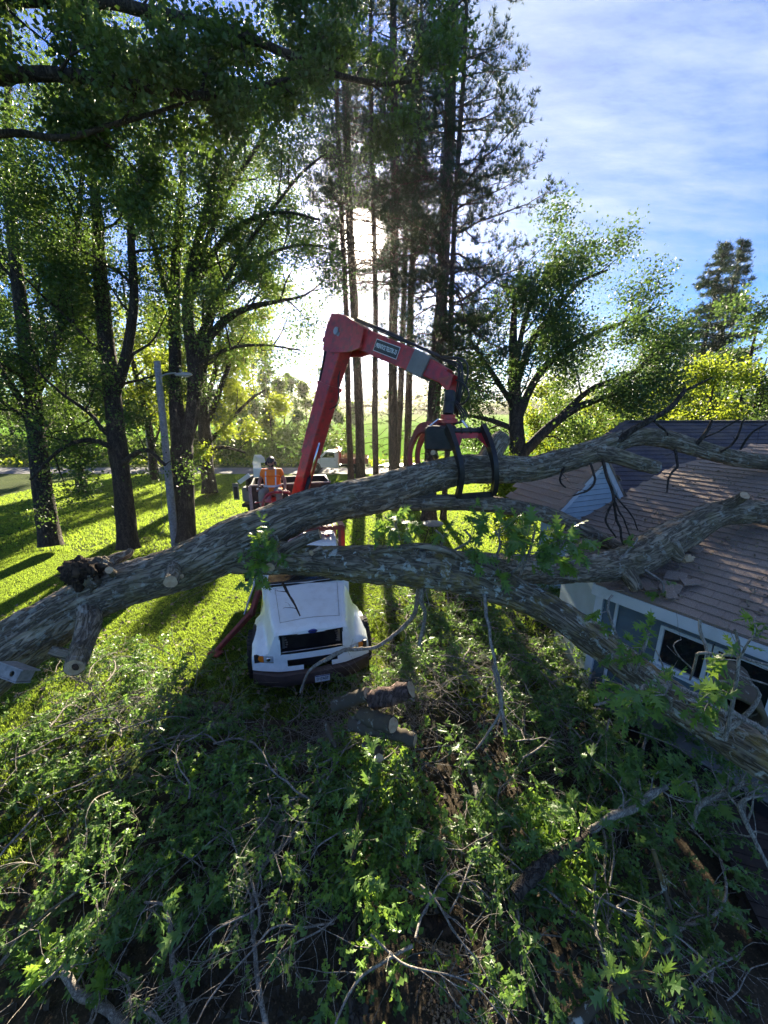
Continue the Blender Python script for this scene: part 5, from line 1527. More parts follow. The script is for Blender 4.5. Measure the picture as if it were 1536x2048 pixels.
# double-stemmed maple behind the pole, arching limbs to the right
t = Tree(23)
P, R = t.main([(372, 1084, 16.4, 34), (370, 1000, 16.4, 36), (366, 930, 16.4, 40), (362, 870, 16.4, 38), (352, 800, 16.4, 25), (350, 700, 16.4, 23), (350, 560, 16.5, 19), (362, 400, 16.6, 14), (372, 230, 16.8, 9), (385, 80, 17, 5)])
t.grow(P, R, 1, 3, .6, 3.4, .38, .2, .9, .3, .8)
P, R = t.main([(368, 890, 16.4, 30), (384, 830, 16.3, 27), (388, 740, 16.2, 25), (376, 640, 16.2, 22), (384, 540, 16.2, 18), (410, 430, 16.1, 13), (440, 300, 16, 9), (480, 160, 16, 5)], flare=False)
t.grow(P, R, 1, 3, .6, 3.4, .3, .2, .9, .3, .8)
arches = [
    [(390, 770, 16.2, 20), (405, 700, 16.0, 17), (440, 650, 15.8, 15), (490, 618, 15.6, 12), (560, 602, 15.4, 7), (610, 590, 15.3, 4), (650, 560, 15.2, 1.5)],
    [(380, 600, 16.2, 13), (430, 500, 16.0, 11), (500, 440, 15.8, 9), (570, 425, 15.6, 6), (640, 440, 15.5, 4)],
    [(372, 620, 16.2, 14), (400, 480, 16.2, 12), (450, 350, 16.1, 10), (520, 220, 16, 8), (600, 110, 16, 5), (650, 40, 16, 3)],
    [(384, 560, 16.2, 12), (440, 420, 16.0, 10), (510, 300, 15.9, 8), (590, 210, 15.8, 6), (680, 150, 15.7, 4)],
    [(388, 700, 16.2, 10), (440, 600, 15.9, 9), (520, 520, 15.7, 7), (600, 490, 15.5, 5), (670, 500, 15.4, 3)],
    [(352, 640, 16.4, 12), (320, 540, 16.3, 10), (290, 400, 16.2, 8), (280, 250, 16.2, 5)],
    [(390, 690, 16.1, 9), (450, 560, 15.8, 8), (530, 440, 15.6, 7), (600, 350, 15.5, 5), (660, 300, 15.4, 3)],
    [(384, 740, 16.1, 8), (450, 700, 15.6, 7), (520, 690, 15.4, 5), (600, 700, 15.2, 3)],
    [(386, 800, 16.3, 10), (410, 740, 16.6, 8), (425, 640, 16.8, 7), (470, 520, 17, 5), (520, 400, 17, 4)],
]
for a_ in arches:
    P, R = t.main(a_, flare=False); t.grow(P, R, 1, 3, 1.4, 2.3, .15, .16, .9, .32, .62)
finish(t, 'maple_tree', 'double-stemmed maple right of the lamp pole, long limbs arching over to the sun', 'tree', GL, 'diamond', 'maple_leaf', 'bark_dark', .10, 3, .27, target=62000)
# smaller maple farther back, bright with the light through it
t = Tree(24)
P, R = t.main([(420, 986, 26.5, 26), (414, 930, 26.5, 25), (410, 870, 26.5, 24), (404, 790, 26.5, 20), (408, 700, 26.5, 14), (420, 600, 26.5, 9), (425, 520, 26.5, 5)])
t.grow(P, R, 1, 3, .5, 4.0, .3, .15, .9, .3, .75)
for a_ in ([(410, 860, 26.5, 12), (440, 780, 26.3, 10), (470, 700, 26, 8), (500, 640, 26, 5), (530, 590, 26, 3)], [(408, 820, 26.5, 10), (430, 740, 26.3, 9), (440, 660, 26, 7), (450, 580, 26, 4)],
           [(412, 890, 26.5, 9), (450, 850, 26.0, 7), (500, 800, 25.5, 5), (530, 780, 25.3, 3)], [(412, 900, 26.5, 9), (450, 895, 26.0, 7), (490, 905, 25.5, 4)], [(404, 800, 26.5, 9), (370, 740, 26.3, 7), (345, 660, 26, 5)]):
    P, R = t.main(a_, flare=False); t.grow(P, R, 1, 3, .7, 2.6, .15, .1, .9, .3, .9, .05)
finish(t, 'maple_tree', 'slim maple farther back near the road, bright green foliage behind the operator', 'tree', GL, 'diamond', 'bright_leaf', 'bark_dark', .17, 4, .32, target=26000)
# more maples filling the left edge behind
for k, (u, v, tt, h, lab) in enumerate(((-60, 1010, 21, 17, 'maple partly outside the frame behind the far left maple'), (165, 985, 24, 17, 'maple standing between and behind the two dark maples'), (310, 960, 30, 15, 'yellow green maple beside the road, left of the lamp pole'))):
    t = Tree(30 + k); b = G(u, v); w = [(b[0], b[1], -.1, .32), (b[0] + .2, b[1], h * .3, .25), (b[0] - .2, b[1], h * .6, .16), (b[0], b[1], h, .05)]
    P, R = t.main(w, world=True); t.grow(P, R, 1, 3, .75, 5.0, .12, .12, 1.05, .3, .75)
    finish(t, 'maple_tree', lab, 'tree', GL, 'diamond', 'bright_leaf' if k == 2 else 'mid_leaf', 'bark_dark', .22, 4, .4, target=16000)
# near tree whose limbs hang in from the left and above
t = Tree(25)
P, R = t.main([(-900, 1900, 7.0, 110), (-760, 900, 7.0, 90), (-560, 300, 7.2, 60), (-500, -200, 7.5, 40)], step=.4)
for a_ in ([(-640, 420, 7.2, 34), (-300, 230, 7.5, 28), (0, 155, 8.2, 24), (150, 152, 8.5, 22), (280, 172, 8.7, 18), (400, 192, 9.0, 15), (480, 178, 9.3, 11), (600, 152, 9.6, 7), (690, 110, 10, 4)],
           [(-520, 200, 7.2, 34), (-200, 20, 7.6, 26), (175, 3, 8.6, 21), (300, 24, 8.8, 20), (450, 57, 9.0, 17), (575, 108, 9.3, 14), (675, 150, 9.6, 11), (768, 168, 9.9, 8), (840, 160, 10.2, 4)],
           [(-600, 520, 7.2, 26), (-200, 330, 7.8, 17), (0, 268, 8.4, 13), (125, 276, 8.6, 11), (225, 250, 8.9, 9), (350, 212, 9.2, 6), (420, 180, 9.5, 3)]):
    P, R = t.main(a_, flare=False, step=.2); t.grow(P, R, 1, 3, 1.15, 2.0, .22, .12, .95, .35, .85, .04)
finish(t, 'oak_tree', 'near oak outside the left edge with two dark limbs crossing the top of the picture', 'tree', None, 'diamond', 'maple_leaf', 'bark_dark', .12, 3, .22, target=42000, loc=(-6.5, 5, 0))

# --- red pines
GP = 'tall red pines on the lawn'
def pine(rows, seed, lab, dens=1.0, crown0=.32, blen=3.0, right=0.0, tuft=.21, tips=1.0, cl=3):
    t = Tree(seed); r = t.r
    P, R = t.main(rows, n=12, step=.4, rough=.05, world=True)
    H = P[-1, 2]
    z = P[:, 2]
    n = int(48 * dens)
    nd = int(44 * crown0 / .4)
    for k in range(nd):
        f = .12 + (crown0 - .02) * (k + r.random()) / nd; i = int(np.clip(f * (len(P) - 1), 1, len(P) - 2)); a = r.random() * 2 * PI; l = r.uniform(.5, 2.4)
        c = np.array([math.cos(a), math.sin(a), r.uniform(-.1, .3)]); pts = [P[i]]
        for j in range(6): c = c + r.normal(size=3) * .14 + np.array([0, 0, -.03]); c /= np.linalg.norm(c); pts.append(pts[-1] + c * l / 6)
        t.br.limb(np.array(pts), np.linspace(.022, .007, 7), 4)
        for q in range(3):
            j = r.integers(2, 7); o = r.normal(size=3); tw = np.array([pts[j], pts[j] + (c + o * .6) * .2, pts[j] + (c + o * .6) * .4]); t.br.limb(tw, [.009, .006, .005], 3)
            if r.random() < .12 + .40 * (f > crown0 * .8): t.tips.append(tw[2:] + r.normal(size=(3, 3)) * .06); t.dirs.append(np.repeat(c[None], 3, 0))
    for k in range(n):
        f = crown0 + (1 - crown0) * (k + r.random()) / n; i = int(np.clip(f * (len(P) - 1), 1, len(P) - 2)); p = P[i]
        a = r.random() * 2 * PI; l = blen * (1.15 - .85 * max(0, (f - .45) / .55)) * r.uniform(.5, 1.15) * (1 + right * max(0, math.cos(a)))
        dead = f < crown0 + .10 and r.random() < .5
        d = np.array([math.cos(a), math.sin(a), .05 + .35 * f * r.uniform(-.3, 1)]); pts = [p]; c = d / np.linalg.norm(d); st = max(4, int(l / .4))
        for j in range(st): c = c + r.normal(size=3) * .18 + np.array([0, 0, .07 - .13 * (j < st * .5)]); c /= np.linalg.norm(c); pts.append(pts[-1] + c * l / st)
        pts = np.array(pts); t.br.limb(pts, np.linspace(.016 + .011 * l, .01, len(pts)), 5)
        m = int(l * 3.8)
        for q in range(m):
            j = r.integers(max(1, int(st * .3)), st + 1) if st > 2 else 1; j = min(j, len(pts) - 1); tn = pts[j] - pts[j - 1]; tn /= np.linalg.norm(tn)
            o = r.normal(size=3); o -= tn * np.dot(o, tn); o /= np.linalg.norm(o); o[2] *= .6; dd = tn * .7 + o * .8 + np.array([0, 0, .15]); dd /= np.linalg.norm(dd); ll = r.uniform(.35, .95)
            tw = np.array([pts[j], pts[j] + dd * ll * .5, pts[j] + dd * ll * .9 + np.array([0, 0, .10])]); t.br.limb(tw, [.012, .008, .006], 3)
            if dead: continue
            nt_ = max(3, int(10 * tips * r.uniform(.5, 1.4)))
            w = r.random(nt_) ** .6; t.tips.append(tw[0] * (1 - w[:, None]) + tw[2] * w[:, None] + r.normal(size=(nt_, 3)) * .07); t.dirs.append(np.repeat(((dd + np.array([0, 0, .5])))[None], nt_, 0))
    o = t.build('pine_tree', lab, 'tree', GP, 'needles', 'pine_needle', 'bark_pine', tuft, max(1, cl - 2), .10, spread=.35, droop=-.2)
    trees_report.append((lab[:30], t.count, t.br.n)); return o
def prow(u0, v0, t0, w0, u1, v1, w1, u2=None):
    """trunk: foot pixel, and a pixel high up on it; straight in space"""
    b = G(u0, v0); tb = (b[1] * CP + (6 - b[2]) * SP)
    r1 = ray(u1, v1); p1 = CAMP + r1 * (b[1] + t0) / r1[1]
    rb = w0 / 2 / FPX * tb
    h = p1[2]; rows = [(*b[:2], -.1, rb)]
    for f in (.25, .5, .75, 1.0): rows.append((*(b + (p1 - b) * f + np.array([.08 * math.sin(7 * f + u0), 0, 0])), rb * (1 - .45 * f)))
    d = (p1 - b) / np.linalg.norm(p1 - b)
    rows.append((*(p1 + d * 3.5), rb * .25)); rows.append((*(p1 + d * 5.0), rb * .10)); return rows
pine(prow(702, 962, .0, 12, 676, 200, 0), 51, 'slender pine leaning left, leftmost of the pines by the crane boom', 1.8, .50, 3.8)
pine(prow(722, 966, .0, 19, 690, 150, 0), 52, 'pine just right of the leftmost slender pine, leaning left', 1.8, .50, 3.8)
pine(prow(752, 988, .0, 12, 744, 120, 0), 53, 'thin straight pine just right of the low sun', 1.8, .50, 3.6)
pine(prow(788, 1002, .0, 19, 787, 60, 0), 54, 'straight thick pine above the crane name plate', 2.2, .45, 3.8)
pine(prow(791, 968, .0, 13, 826, 200, 0), 55, 'thin pine leaning right, behind the straight thick pine', 1.8, .50, 3.6)
pine(prow(812, 985, .0, 15, 838, 150, 0), 56, 'pine leaning right between the straight one and the thickest one', 1.8, .48, 3.6)
pine(prow(858, 1040, .0, 27, 910, 20, 0), 57, 'thickest pine, to the right behind the grapple, wide ragged crown', 2.3, .27, 3.5, .25, tips=1.0)
pine(prow(886, 1040, .0, 12, 926, 120, 0), 58, 'thin pine close beside the thickest pine on its right', 1.4, .27, 3.2, .3, tips=1.0)

# --- spreading oak right of the pines
GR = 'trees behind the house'
t = Tree(61)
P, R = t.main([(1040, 1000, 17.5, 34), (1034, 880, 17.5, 30), (1030, 780, 17.5, 24), (1026, 680, 17.5, 16), (1030, 600, 17.5, 8)]); t.grow(P, R, 1, 3, .8, 2.6, .3, .15, .9, .3, .8)
for a_ in ([(1036, 920, 17.4, 22), (1090, 862, 17, 20), (1145, 820, 16.8, 16), (1200, 798, 16.6, 11), (1290, 770, 16.4, 7), (1370, 742, 16.2, 4)],
           [(1034, 840, 17.5, 18), (1070, 760, 17.3, 15), (1130, 700, 17.1, 12), (1200, 662, 17, 9), (1260, 640, 16.9, 6), (1322, 610, 16.8, 3)],
           [(1030, 780, 17.5, 16), (1060, 690, 17.4, 13), (1110, 620, 17.3, 10), (1160, 565, 17.2, 7), (1215, 540, 17.2, 4)],
           [(1100, 855, 17, 14), (1180, 780, 16.8, 11), (1263, 748, 16.6, 9), (1310, 705, 16.5, 7), (1350, 688, 16.4, 5), (1384, 664, 16.4, 3)],
           [(1030, 740, 17.5, 12), (1050, 640, 17.5, 10), (1080, 570, 17.5, 7), (1110, 520, 17.5, 4)],
           [(1032, 820, 17.5, 12), (980, 740, 17.7, 9), (940, 680, 17.9, 6)], [(1032, 860, 17.5, 12), (980, 840, 17.7, 9), (930, 830, 18, 5)]):
    P, R = t.main(a_, flare=False); t.grow(P, R, 1, 3, 1.3, 2.1, .15, .12, .95, .3, .6)
finish(t, 'oak_tree', 'spreading oak between the pines and the house, limbs reaching out to the right', 'tree', GR, 'diamond', 'mid_leaf', 'bark_dark', .12, 3, .38, target=52000)
# --- spruce and the trees behind the roof
def spruce(u, v, base_t, top_px, seed, lab):
    t = Tree(seed); r = t.r; X_ = (u - 768) / FPX * base_t; top = T(u, v, base_t); b = np.array([top[0], top[1], 0]); H = top[2]
    P, R = t.main([(*b, .28), (b[0], b[1], H * .5, .16), (top[0], top[1], H, .02)], world=True, n=8)
    n = 170
    for k in range(n):
        f = .12 + .88 * (k + r.random()) / n; z = H * f; l = (1 - f) ** .8 * 4.4 * r.uniform(.6, 1.1) + .25; a = r.random() * 2 * PI
        d = np.array([math.cos(a), math.sin(a), 0]); st = 5
        pts = np.array([b + np.array([0, 0, z]) + d * l * q / st + np.array([0, 0, -.25 * l * (q / st) + .22 * l * (q / st) ** 2]) for q in range(st + 1)])
        t.br.limb(pts, np.linspace(.03, .008, st + 1), 4)
        m = int(14 + l * 24); w = r.random(m) ** .7 * st; i0 = np.minimum(w.astype(int), st - 1); f_ = (w - i0)[:, None]
        sd = np.cross(d, [0, 0, 1]); t.tips.append(pts[i0] * (1 - f_) + pts[i0 + 1] * f_ + sd * (r.normal(size=m) * .16 * l * (.3 + w / st * .5))[:, None] + np.array([0, 0, -.06])); t.dirs.append(np.repeat(d[None], m, 0))
    finish(t, 'spruce_tree', lab, 'tree', GR, 'needles', 'spruce_needle', 'bark_dark', .27, 1, .08, spread=.4, droop=.1)
spruce(1452, 482, 27, 0, 71, 'dark spruce with a narrow tip against the sky at the right')
spruce(1486, 476, 27.5, 0, 72, 'second dark spruce tip just right of the first, at the right edge')
def bushy(name, u, vtop, tt, seed, lab, mat, width, h0=.15, dens=1.0, size=.2, cat='tree', n3=.8, bark='bark_dark', kind='diamond', grp=GR, cl=4, target=8000):
    t = Tree(seed); top = T(u, vtop, tt); b = np.array([top[0], top[1], 0]); H = top[2]
    P, R = t.main([(*b, .018 * H), (b[0] + .1, b[1], H * .35, .013 * H), (b[0], b[1], H * .7, .008 * H), (top[0], top[1], H * .93, .02)], world=True, n=8)
    t.grow(P, R, 1, 3, dens, width, h0, .2, 1.0, .3, n3)
    return finish(t, name, lab, cat, grp, kind, mat, bark, size * .8, cl, .30, target=target)
bushy('maple_tree', 1530, 590, 22, 73, 'green maple standing in front of the spruces at the right edge', 'mid_leaf', 3.0, .2, .95, .21)
bushy('maple_tree', 1440, 715, 17.5, 74, 'small yellow green tree rising behind the roof ridge at the right', 'bright_leaf', 1.9, .2, 1.3, .17, n3=.8)
bushy('maple_tree', 1540, 690, 19, 75, 'dark green maple at the right edge behind the roof ridge', 'mid_leaf', 2.6, .15, 1.2, .2)
bushy('shrub', 1120, 800, 24, 76, 'bright green shrub seen left of the roof behind the leaning oak limb', 'bright_leaf', 2.3, .05, 1.4, .2, 'shrub')
bushy('shrub', 1300, 792, 22, 77, 'bright green shrub showing above the ridge left of the yellow tree', 'bright_leaf', 2.4, .05, 1.4, .2, 'shrub')
bushy('shrub', 1375, 800, 21, 78, 'bright green shrub above the ridge under the yellow tree', 'bright_leaf', 2.2, .05, 1.4, .2, 'shrub')
bushy('shrub', 1215, 806, 26, 82, 'pale green shrub left of the ridge end against the treeline', 'bright_leaf', 2.2, .05, 1.4, .2, 'shrub')
bushy('shrub', 1012, 940, 15.5, 79, 'small bright shrub below the grapple crossbar at the house corner', 'bright_leaf', 1.0, .05, 2.2, .14, 'shrub')
bushy('shrub', 1180, 850, 20, 83, 'bright leafy bush beside the roof hip, behind the lifted stem', 'bright_leaf', 2.0, .05, 1.6, .18, 'shrub')
# --- woods beyond the road
GW = 'trees beyond the road'
wl_ = [(430, 730, 50, 'bright_leaf'), (500, 700, 54, 'mid_leaf'), (560, 735, 52, 'mid_leaf'), (610, 790, 50, 'far_leaf'), (655, 800, 56, 'far_leaf'), (330, 720, 52, 'mid_leaf'), (240, 740, 50, 'far_leaf'), (150, 720, 56, 'mid_leaf'), (60, 730, 50, 'far_leaf'), (-20, 700, 52, 'mid_leaf'), (700, 815, 72, 'far_leaf'), (536, 790, 46, 'far_leaf'), (470, 800, 46, 'mid_leaf'), (390, 800, 46, 'far_leaf')]
names_w = ['light green tree beyond the road', 'tall mid green tree beyond the road', 'dense green tree beyond the road', 'dark low tree beyond the road', 'dark tree beyond the road behind the pickup', 'green tree beyond the road behind the double maple', 'dark tree beyond the road behind the lamp pole', 'green tree beyond the road between left maples', 'dark tree beyond the road at the far left', 'green tree beyond the road at the left edge', 'small tree in the field behind the pines', 'dark bush beyond the road behind the chipper', 'green bush beyond the road behind the slim maple', 'dark bush beyond the road left of the slim maple']
for k, (u, v, tt, m_) in enumerate(wl_):
    bushy('broadleaf_tree', u, v, tt, 90 + k, names_w[k], m_, max(3.2, T(u, v, tt)[2] * .42), .04, .55, .42, 'tree', .42, kind='diamond', grp=GW, cl=5, target=5000)
# undergrowth and distant treeline as masses
def mass(name, pts, mat, size, label, seed):
    r = np.random.default_rng(seed); V, F = leaves_mesh(pts, size, 'diamond', r, None, 1, .2)
    o = put(name, V, F, M[mat], None, smooth=False); o['kind'] = 'stuff'; o['label'] = label; o['category'] = 'vegetation'; return o
r = np.random.default_rng(5)
n = 18000; x = r.uniform(-60, -3.5, n); y = 43 + r.random(n) ** 1.3 * 9; h = (1.2 + 3.2 * vnoise(np.stack([x * .22, y * .2, 0 * x], -1), 8)) * np.clip((y - 42) / 4, .15, 1)
mass('undergrowth', np.stack([x, y, r.random(n) ** .7 * h], -1), 'far_leaf', .38, 'dense green undergrowth along the far side of the road', 1)
n = 18000; x = r.uniform(-330, 420, n); y = 290 + r.normal(size=n) * 7; h = 7 + 12 * vnoise(np.stack([x * .05, 0 * x, 0 * x], -1), 4)
mass('treeline', np.stack([x, y, r.random(n) * h], -1), 'far_leaf', 2.6, 'far treeline along the edge of the field at the horizon', 2)
n = 5000; x = r.uniform(-60, 60, n); y = r.uniform(38.8, 42.5, n)
mass('tall_grass', np.stack([x, y, r.random(n) * .6], -1), 'bright_leaf', .35, 'tall grass on the far verge of the road', 3)

# --- the lawn's grass: one object, tufts set out over the lawn by its own nodes
def tuft_mesh():
    V = []; F = []; r = np.random.default_rng(3)
    for k in range(7):
        a = r.random() * 2 * PI; c = np.array([r.normal() * .03, r.normal() * .03, 0]); d = np.array([math.cos(a), math.sin(a), 0]); s = np.array([-d[1], d[0], 0]) * .005; h = r.uniform(.045, .10); l = r.uniform(.01, .05)
        b = len(V); V += [c - s, c + s, c + d * l * .4 + np.array([0, 0, h * .6]) + s * .7, c + d * l * .4 + np.array([0, 0, h * .6]) - s * .7, c + d * l + np.array([0, 0, h])]
        F += [(b, b + 1, b + 2, b + 3), (b + 3, b + 2, b + 4)]
    return V, F
V, F = tuft_mesh()
grass = put('grass', V, F, M['grass_blade'], None, smooth=False, loc=(0, 0, 0)); tag(grass, 'short mown lawn grass glowing in the low sun', 'grass', kind='stuff')
def scatter(o, size, center, density, smin, smax, seed):
    md = o.modifiers.new('scatter', 'NODES'); ng = D.node_groups.new('scatter_' + o.name, 'GeometryNodeTree'); md.node_group = ng
    ng.interface.new_socket('Geometry', in_out='INPUT', socket_type='NodeSocketGeometry'); ng.interface.new_socket('Geometry', in_out='OUTPUT', socket_type='NodeSocketGeometry')
    N = ng.nodes; Lk = ng.links; gi = N.new('NodeGroupInput'); go = N.new('NodeGroupOutput')
    gr = N.new('GeometryNodeMeshGrid'); gr.inputs['Size X'].default_value = size[0]; gr.inputs['Size Y'].default_value = size[1]; gr.inputs['Vertices X'].default_value = 2; gr.inputs['Vertices Y'].default_value = 2
    tr = N.new('GeometryNodeTransform'); tr.inputs['Translation'].default_value = center; Lk.new(gr.outputs[0], tr.inputs[0])
    dp = N.new('GeometryNodeDistributePointsOnFaces'); dp.inputs['Density'].default_value = density; dp.inputs['Seed'].default_value = seed; Lk.new(tr.outputs[0], dp.inputs[0])
    ip = N.new('GeometryNodeInstanceOnPoints'); Lk.new(dp.outputs[0], ip.inputs[0]); Lk.new(gi.outputs[0], ip.inputs['Instance'])
    rv = N.new('FunctionNodeRandomValue'); rv.data_type = 'FLOAT_VECTOR'; rv.inputs[0].default_value = (-.2, -.2, 0); rv.inputs[1].default_value = (.2, .2, 6.28); Lk.new(rv.outputs[0], ip.inputs['Rotation'])
    rs = N.new('FunctionNodeRandomValue'); rs.inputs[2].default_value = smin; rs.inputs[3].default_value = smax; Lk.new(rs.outputs[1], ip.inputs['Scale'])
    Lk.new(ip.outputs[0], go.inputs[0])
scatter(grass, (26, 9), (-4, 10.8, .0), 850, .34, .62, 1)
grass3 = put('grass', V, F, M['grass_blade'], None, smooth=False, loc=(0, 0, 0)); tag(grass3, 'strip of lawn grass at the left edge beside the brush', 'grass', kind='stuff')
scatter(grass3, (12, 5.0), (-10.6, 3.8, 0), 520, .45, .85, 3)
grass2 = put('grass', V, F, M['grass_blade'], None, smooth=False, loc=(0, 0, 0)); tag(grass2, 'mown lawn grass farther off towards the road', 'grass', kind='stuff')
scatter(grass2, (44, 19), (-4, 24.8, .0), 130, .8, 1.3, 2)
for q in trees_report: print(q)
# ------------------------------------------------------------------ the brush pile
def pile_h(x, y):
    """height of the heap over the ground"""
    P = np.stack([np.asarray(x, float), np.asarray(y, float), 0 * np.asarray(x, float)], -1)
    h = .15 + .85 * vnoise(P * .55 + 3, 31) + .35 * (vnoise(P * 1.6, 32) - .5)
    cx_ = np.exp(-(((P[..., 0] - 1.5) / 2.6) ** 2 + ((P[..., 1] - 5.9) / 1.6) ** 2)) * .55
    h = h + cx_
    tr_ = np.exp(-(((P[..., 0] + 1.5) / 1.7) ** 2 + ((P[..., 1] - 6.2) / 1.2) ** 2)); h = h * (1 - .85 * tr_)
    return np.clip(h, .05, 1.6)
# outline of the heap on the ground (from where its edge meets the grass)
edge_px = [(-40, 1560), (60, 1470), (140, 1430), (205, 1375), (280, 1325), (365, 1335), (420, 1385), (405, 1440), (480, 1480), (560, 1450), (640, 1385), (740, 1370), (770, 1290), (745, 1230), (800, 1195), (900, 1175), (1000, 1190), (1080, 1230), (1180, 1320), (1240, 1400), (1290, 1500), (1340, 1650), (1400, 1790), (1500, 1900), (1620, 2100), (-60, 2100)]
edge_g = [tuple(G(u, v)[:2]) for u, v in edge_px]
def in_pile(x, y): return inside(edge_g, x, y)
def sample_pile(n, r):
    out = []
    xs_ = [p[0] for p in edge_g]; ys_ = [p[1] for p in edge_g]
    while len(out) < n:
        x, y = r.uniform(min(xs_), max(xs_)), r.uniform(1.7, max(ys_))
        if in_pile(x, y) and not (-3.1 < x < .1 and y > 6.2) and not (x > 3.75 and y < 4.7 and x * .3 + y * .95 > 2.4): out.append((x, y))
    return np.array(out)
r = np.random.default_rng(77)
# bare patches where soil shows
def bare(x, y):
    P = np.stack([x, y, 0 * x], -1); return vnoise(P * .9 + 11, 41)
# branches lying in the heap
tw = Acc(); bt_ = Acc(); anchors = []; adirs = []
def lay_branch(p, d, l, r0, level, acc, leafy, rr):
    st = max(4, int(l / .16)); pts = [np.array(p)]; c = np.array(d, float); c /= np.linalg.norm(c)
    for j in range(st):
        c = c + rr.normal(size=3) * .22; c[2] *= .75
        q = pts[-1]; hh = float(pile_h(q[0], q[1])) * rr.uniform(.8, 1.1)
        c[2] += np.clip((hh - q[2]) * .5, -.3, .3); c /= np.linalg.norm(c); pts.append(q + c * l / st)
    pts = np.array(pts); R = np.linspace(r0, r0 * .3, len(pts)); S = spline(np.c_[pts, R], .15)
    acc.limb(S[:, :3], np.maximum(S[:, 3], .002), 7 if r0 > .02 else (5 if r0 > .009 else 3))
    if level < 2:
        for k in range(int(3 + l * (3.0 if level == 0 else 4.5))):
            i = rr.integers(1, len(pts)); tn = pts[i] - pts[i - 1]; o = rr.normal(size=3); o[2] = abs(o[2]) * .7; dd = tn / np.linalg.norm(tn) * .9 + o * .6
            lay_branch(pts[i], dd, l * rr.uniform(.25, .5), R[i] * .5, level + 1, acc, leafy, rr)
    if leafy and level >= 1:
        for k in range(3 if level == 1 else 2):
            i = rr.integers(len(pts) // 2, len(pts)); anchors.append(pts[i]); adirs.append(c)
    return pts
sp_ = sample_pile(130, r)
for x, y in sp_:
    h = float(pile_h(x, y)); a = r.random() * 2 * PI
    dryzone = math.exp(-(((x - 1.0) / 1.6) ** 2 + ((y - 5.6) / 1.2) ** 2)) > .35
    lay_branch((x, y, h * r.uniform(.6, 1.15)), (math.cos(a), math.sin(a), .15), r.uniform(1.0, 2.6), r.uniform(.007, .022), 0, tw, not dryzone or r.random() < .3, r)
for x, y in sample_pile(110, r):
    h = float(pile_h(x, y)); a = r.random() * 2 * PI
    lay_branch((x, y, h * r.uniform(1.05, 1.35)), (math.cos(a), math.sin(a), .2), r.uniform(.9, 2.0), r.uniform(.008, .018), 1, tw, False, r)
# thin curly dry twigs
dz2 = G(760, 1420, .4); cl_ = np.c_[dz2[0] + r.normal(size=520) * .85, dz2[1] + r.normal(size=520) * .55]
for x, y in np.vstack([sample_pile(760, r), cl_]):
    h = float(pile_h(x, y)); a = r.random() * 2 * PI; z = h * r.uniform(.5, 1.2); c = np.array([math.cos(a), math.sin(a), r.normal() * .3]); k_ = r.normal(size=3) * .35; pts = [np.array([x, y, z])]
    l = r.uniform(.4, 1.1)
    for j in range(9): c = c + k_ * .35 + r.normal(size=3) * .15; c /= np.linalg.norm(c); pts.append(pts[-1] + c * l / 9)
    pts = np.array(pts); pts[:, 2] = np.maximum(pts[:, 2], .02); tw.limb(pts, np.linspace(.0055, .002, 10), 3)
b = tw.build('brush_twigs', M['twig']); tag(b, 'tangle of grey twigs and thin branches through the heap', 'brush', kind='stuff')
# leafy sprigs: leaves fan out from a twig tip
A_ = np.array(anchors); Ad = np.array(adirs)
extra = sample_pile(2300, r); be = bare(extra[:, 0], extra[:, 1]); extra = extra[(be > .36) | (r.random(len(be)) < .25)]
dz_ = np.exp(-(((extra[:, 0] - 1.0) / 1.5) ** 2 + ((extra[:, 1] - 5.7) / 1.0) ** 2)); extra = extra[r.random(len(extra)) > dz_ * .85]
eh = pile_h(extra[:, 0], extra[:, 1]) * r.uniform(.25, 1.12, len(extra))
ea = r.random(len(extra)) * 2 * PI
A_ = np.vstack([A_, np.c_[extra, eh]]); Ad = np.vstack([Ad, np.c_[np.cos(ea), np.sin(ea), r.normal(size=len(extra)) * .5]])
k = A_[:, 2] > .02; A_ = A_[k]; Ad = Ad[k]; be = bare(A_[:, 0], A_[:, 1])
k = (be > .43) | (r.random(len(be)) < .22); A_ = A_[k]; Ad = Ad[k]
b1 = G(860, 1960); k = (((A_[:, 0] - b1[0]) / .55) ** 2 + ((A_[:, 1] - b1[1]) / .5) ** 2) > 1; A_ = A_[k]; Ad = Ad[k]
k = r.random(len(A_)) < .68; A_ = A_[k]; Ad = Ad[k]
fz = np.exp(-(((A_[:, 0] + 1.2) / 1.5) ** 2 + ((A_[:, 1] - 5.6) / 1.0) ** 2)); k = r.random(len(A_)) > fz; A_ = A_[k]; Ad = Ad[k]
per = 7
Pl = np.repeat(A_, per, 0) - np.repeat(Ad, per, 0) * (r.random(len(A_) * per)[:, None] * .14) + r.normal(size=(len(A_) * per, 3)) * .012
Dl = np.repeat(Ad, per, 0) * .8 + r.normal(size=(len(Pl), 3)) * .55
V, F = leaves_mesh(Pl, .092, 'oaklite', r, Dl, .25, .4)
bf = put('brush_foliage', V, F, M['oak_leaf'], None, smooth=False); tag(bf, 'green oak leaves on the cut branches heaped across the foreground', 'foliage', kind='stuff')
c1 = G(745, 1650, .8); n = 520; cc = np.c_[c1[0] + r.normal(size=n) * .42, c1[1] + r.normal(size=n) * .75]; cc = np.vstack([cc, np.c_[G(1120, 1750, .7)[0] + r.normal(size=160) * .35, G(1120, 1750, .7)[1] + r.normal(size=160) * .3], np.c_[G(420, 1560, .5)[0] + r.normal(size=260) * .7, G(420, 1560, .5)[1] + r.normal(size=260) * .8]])
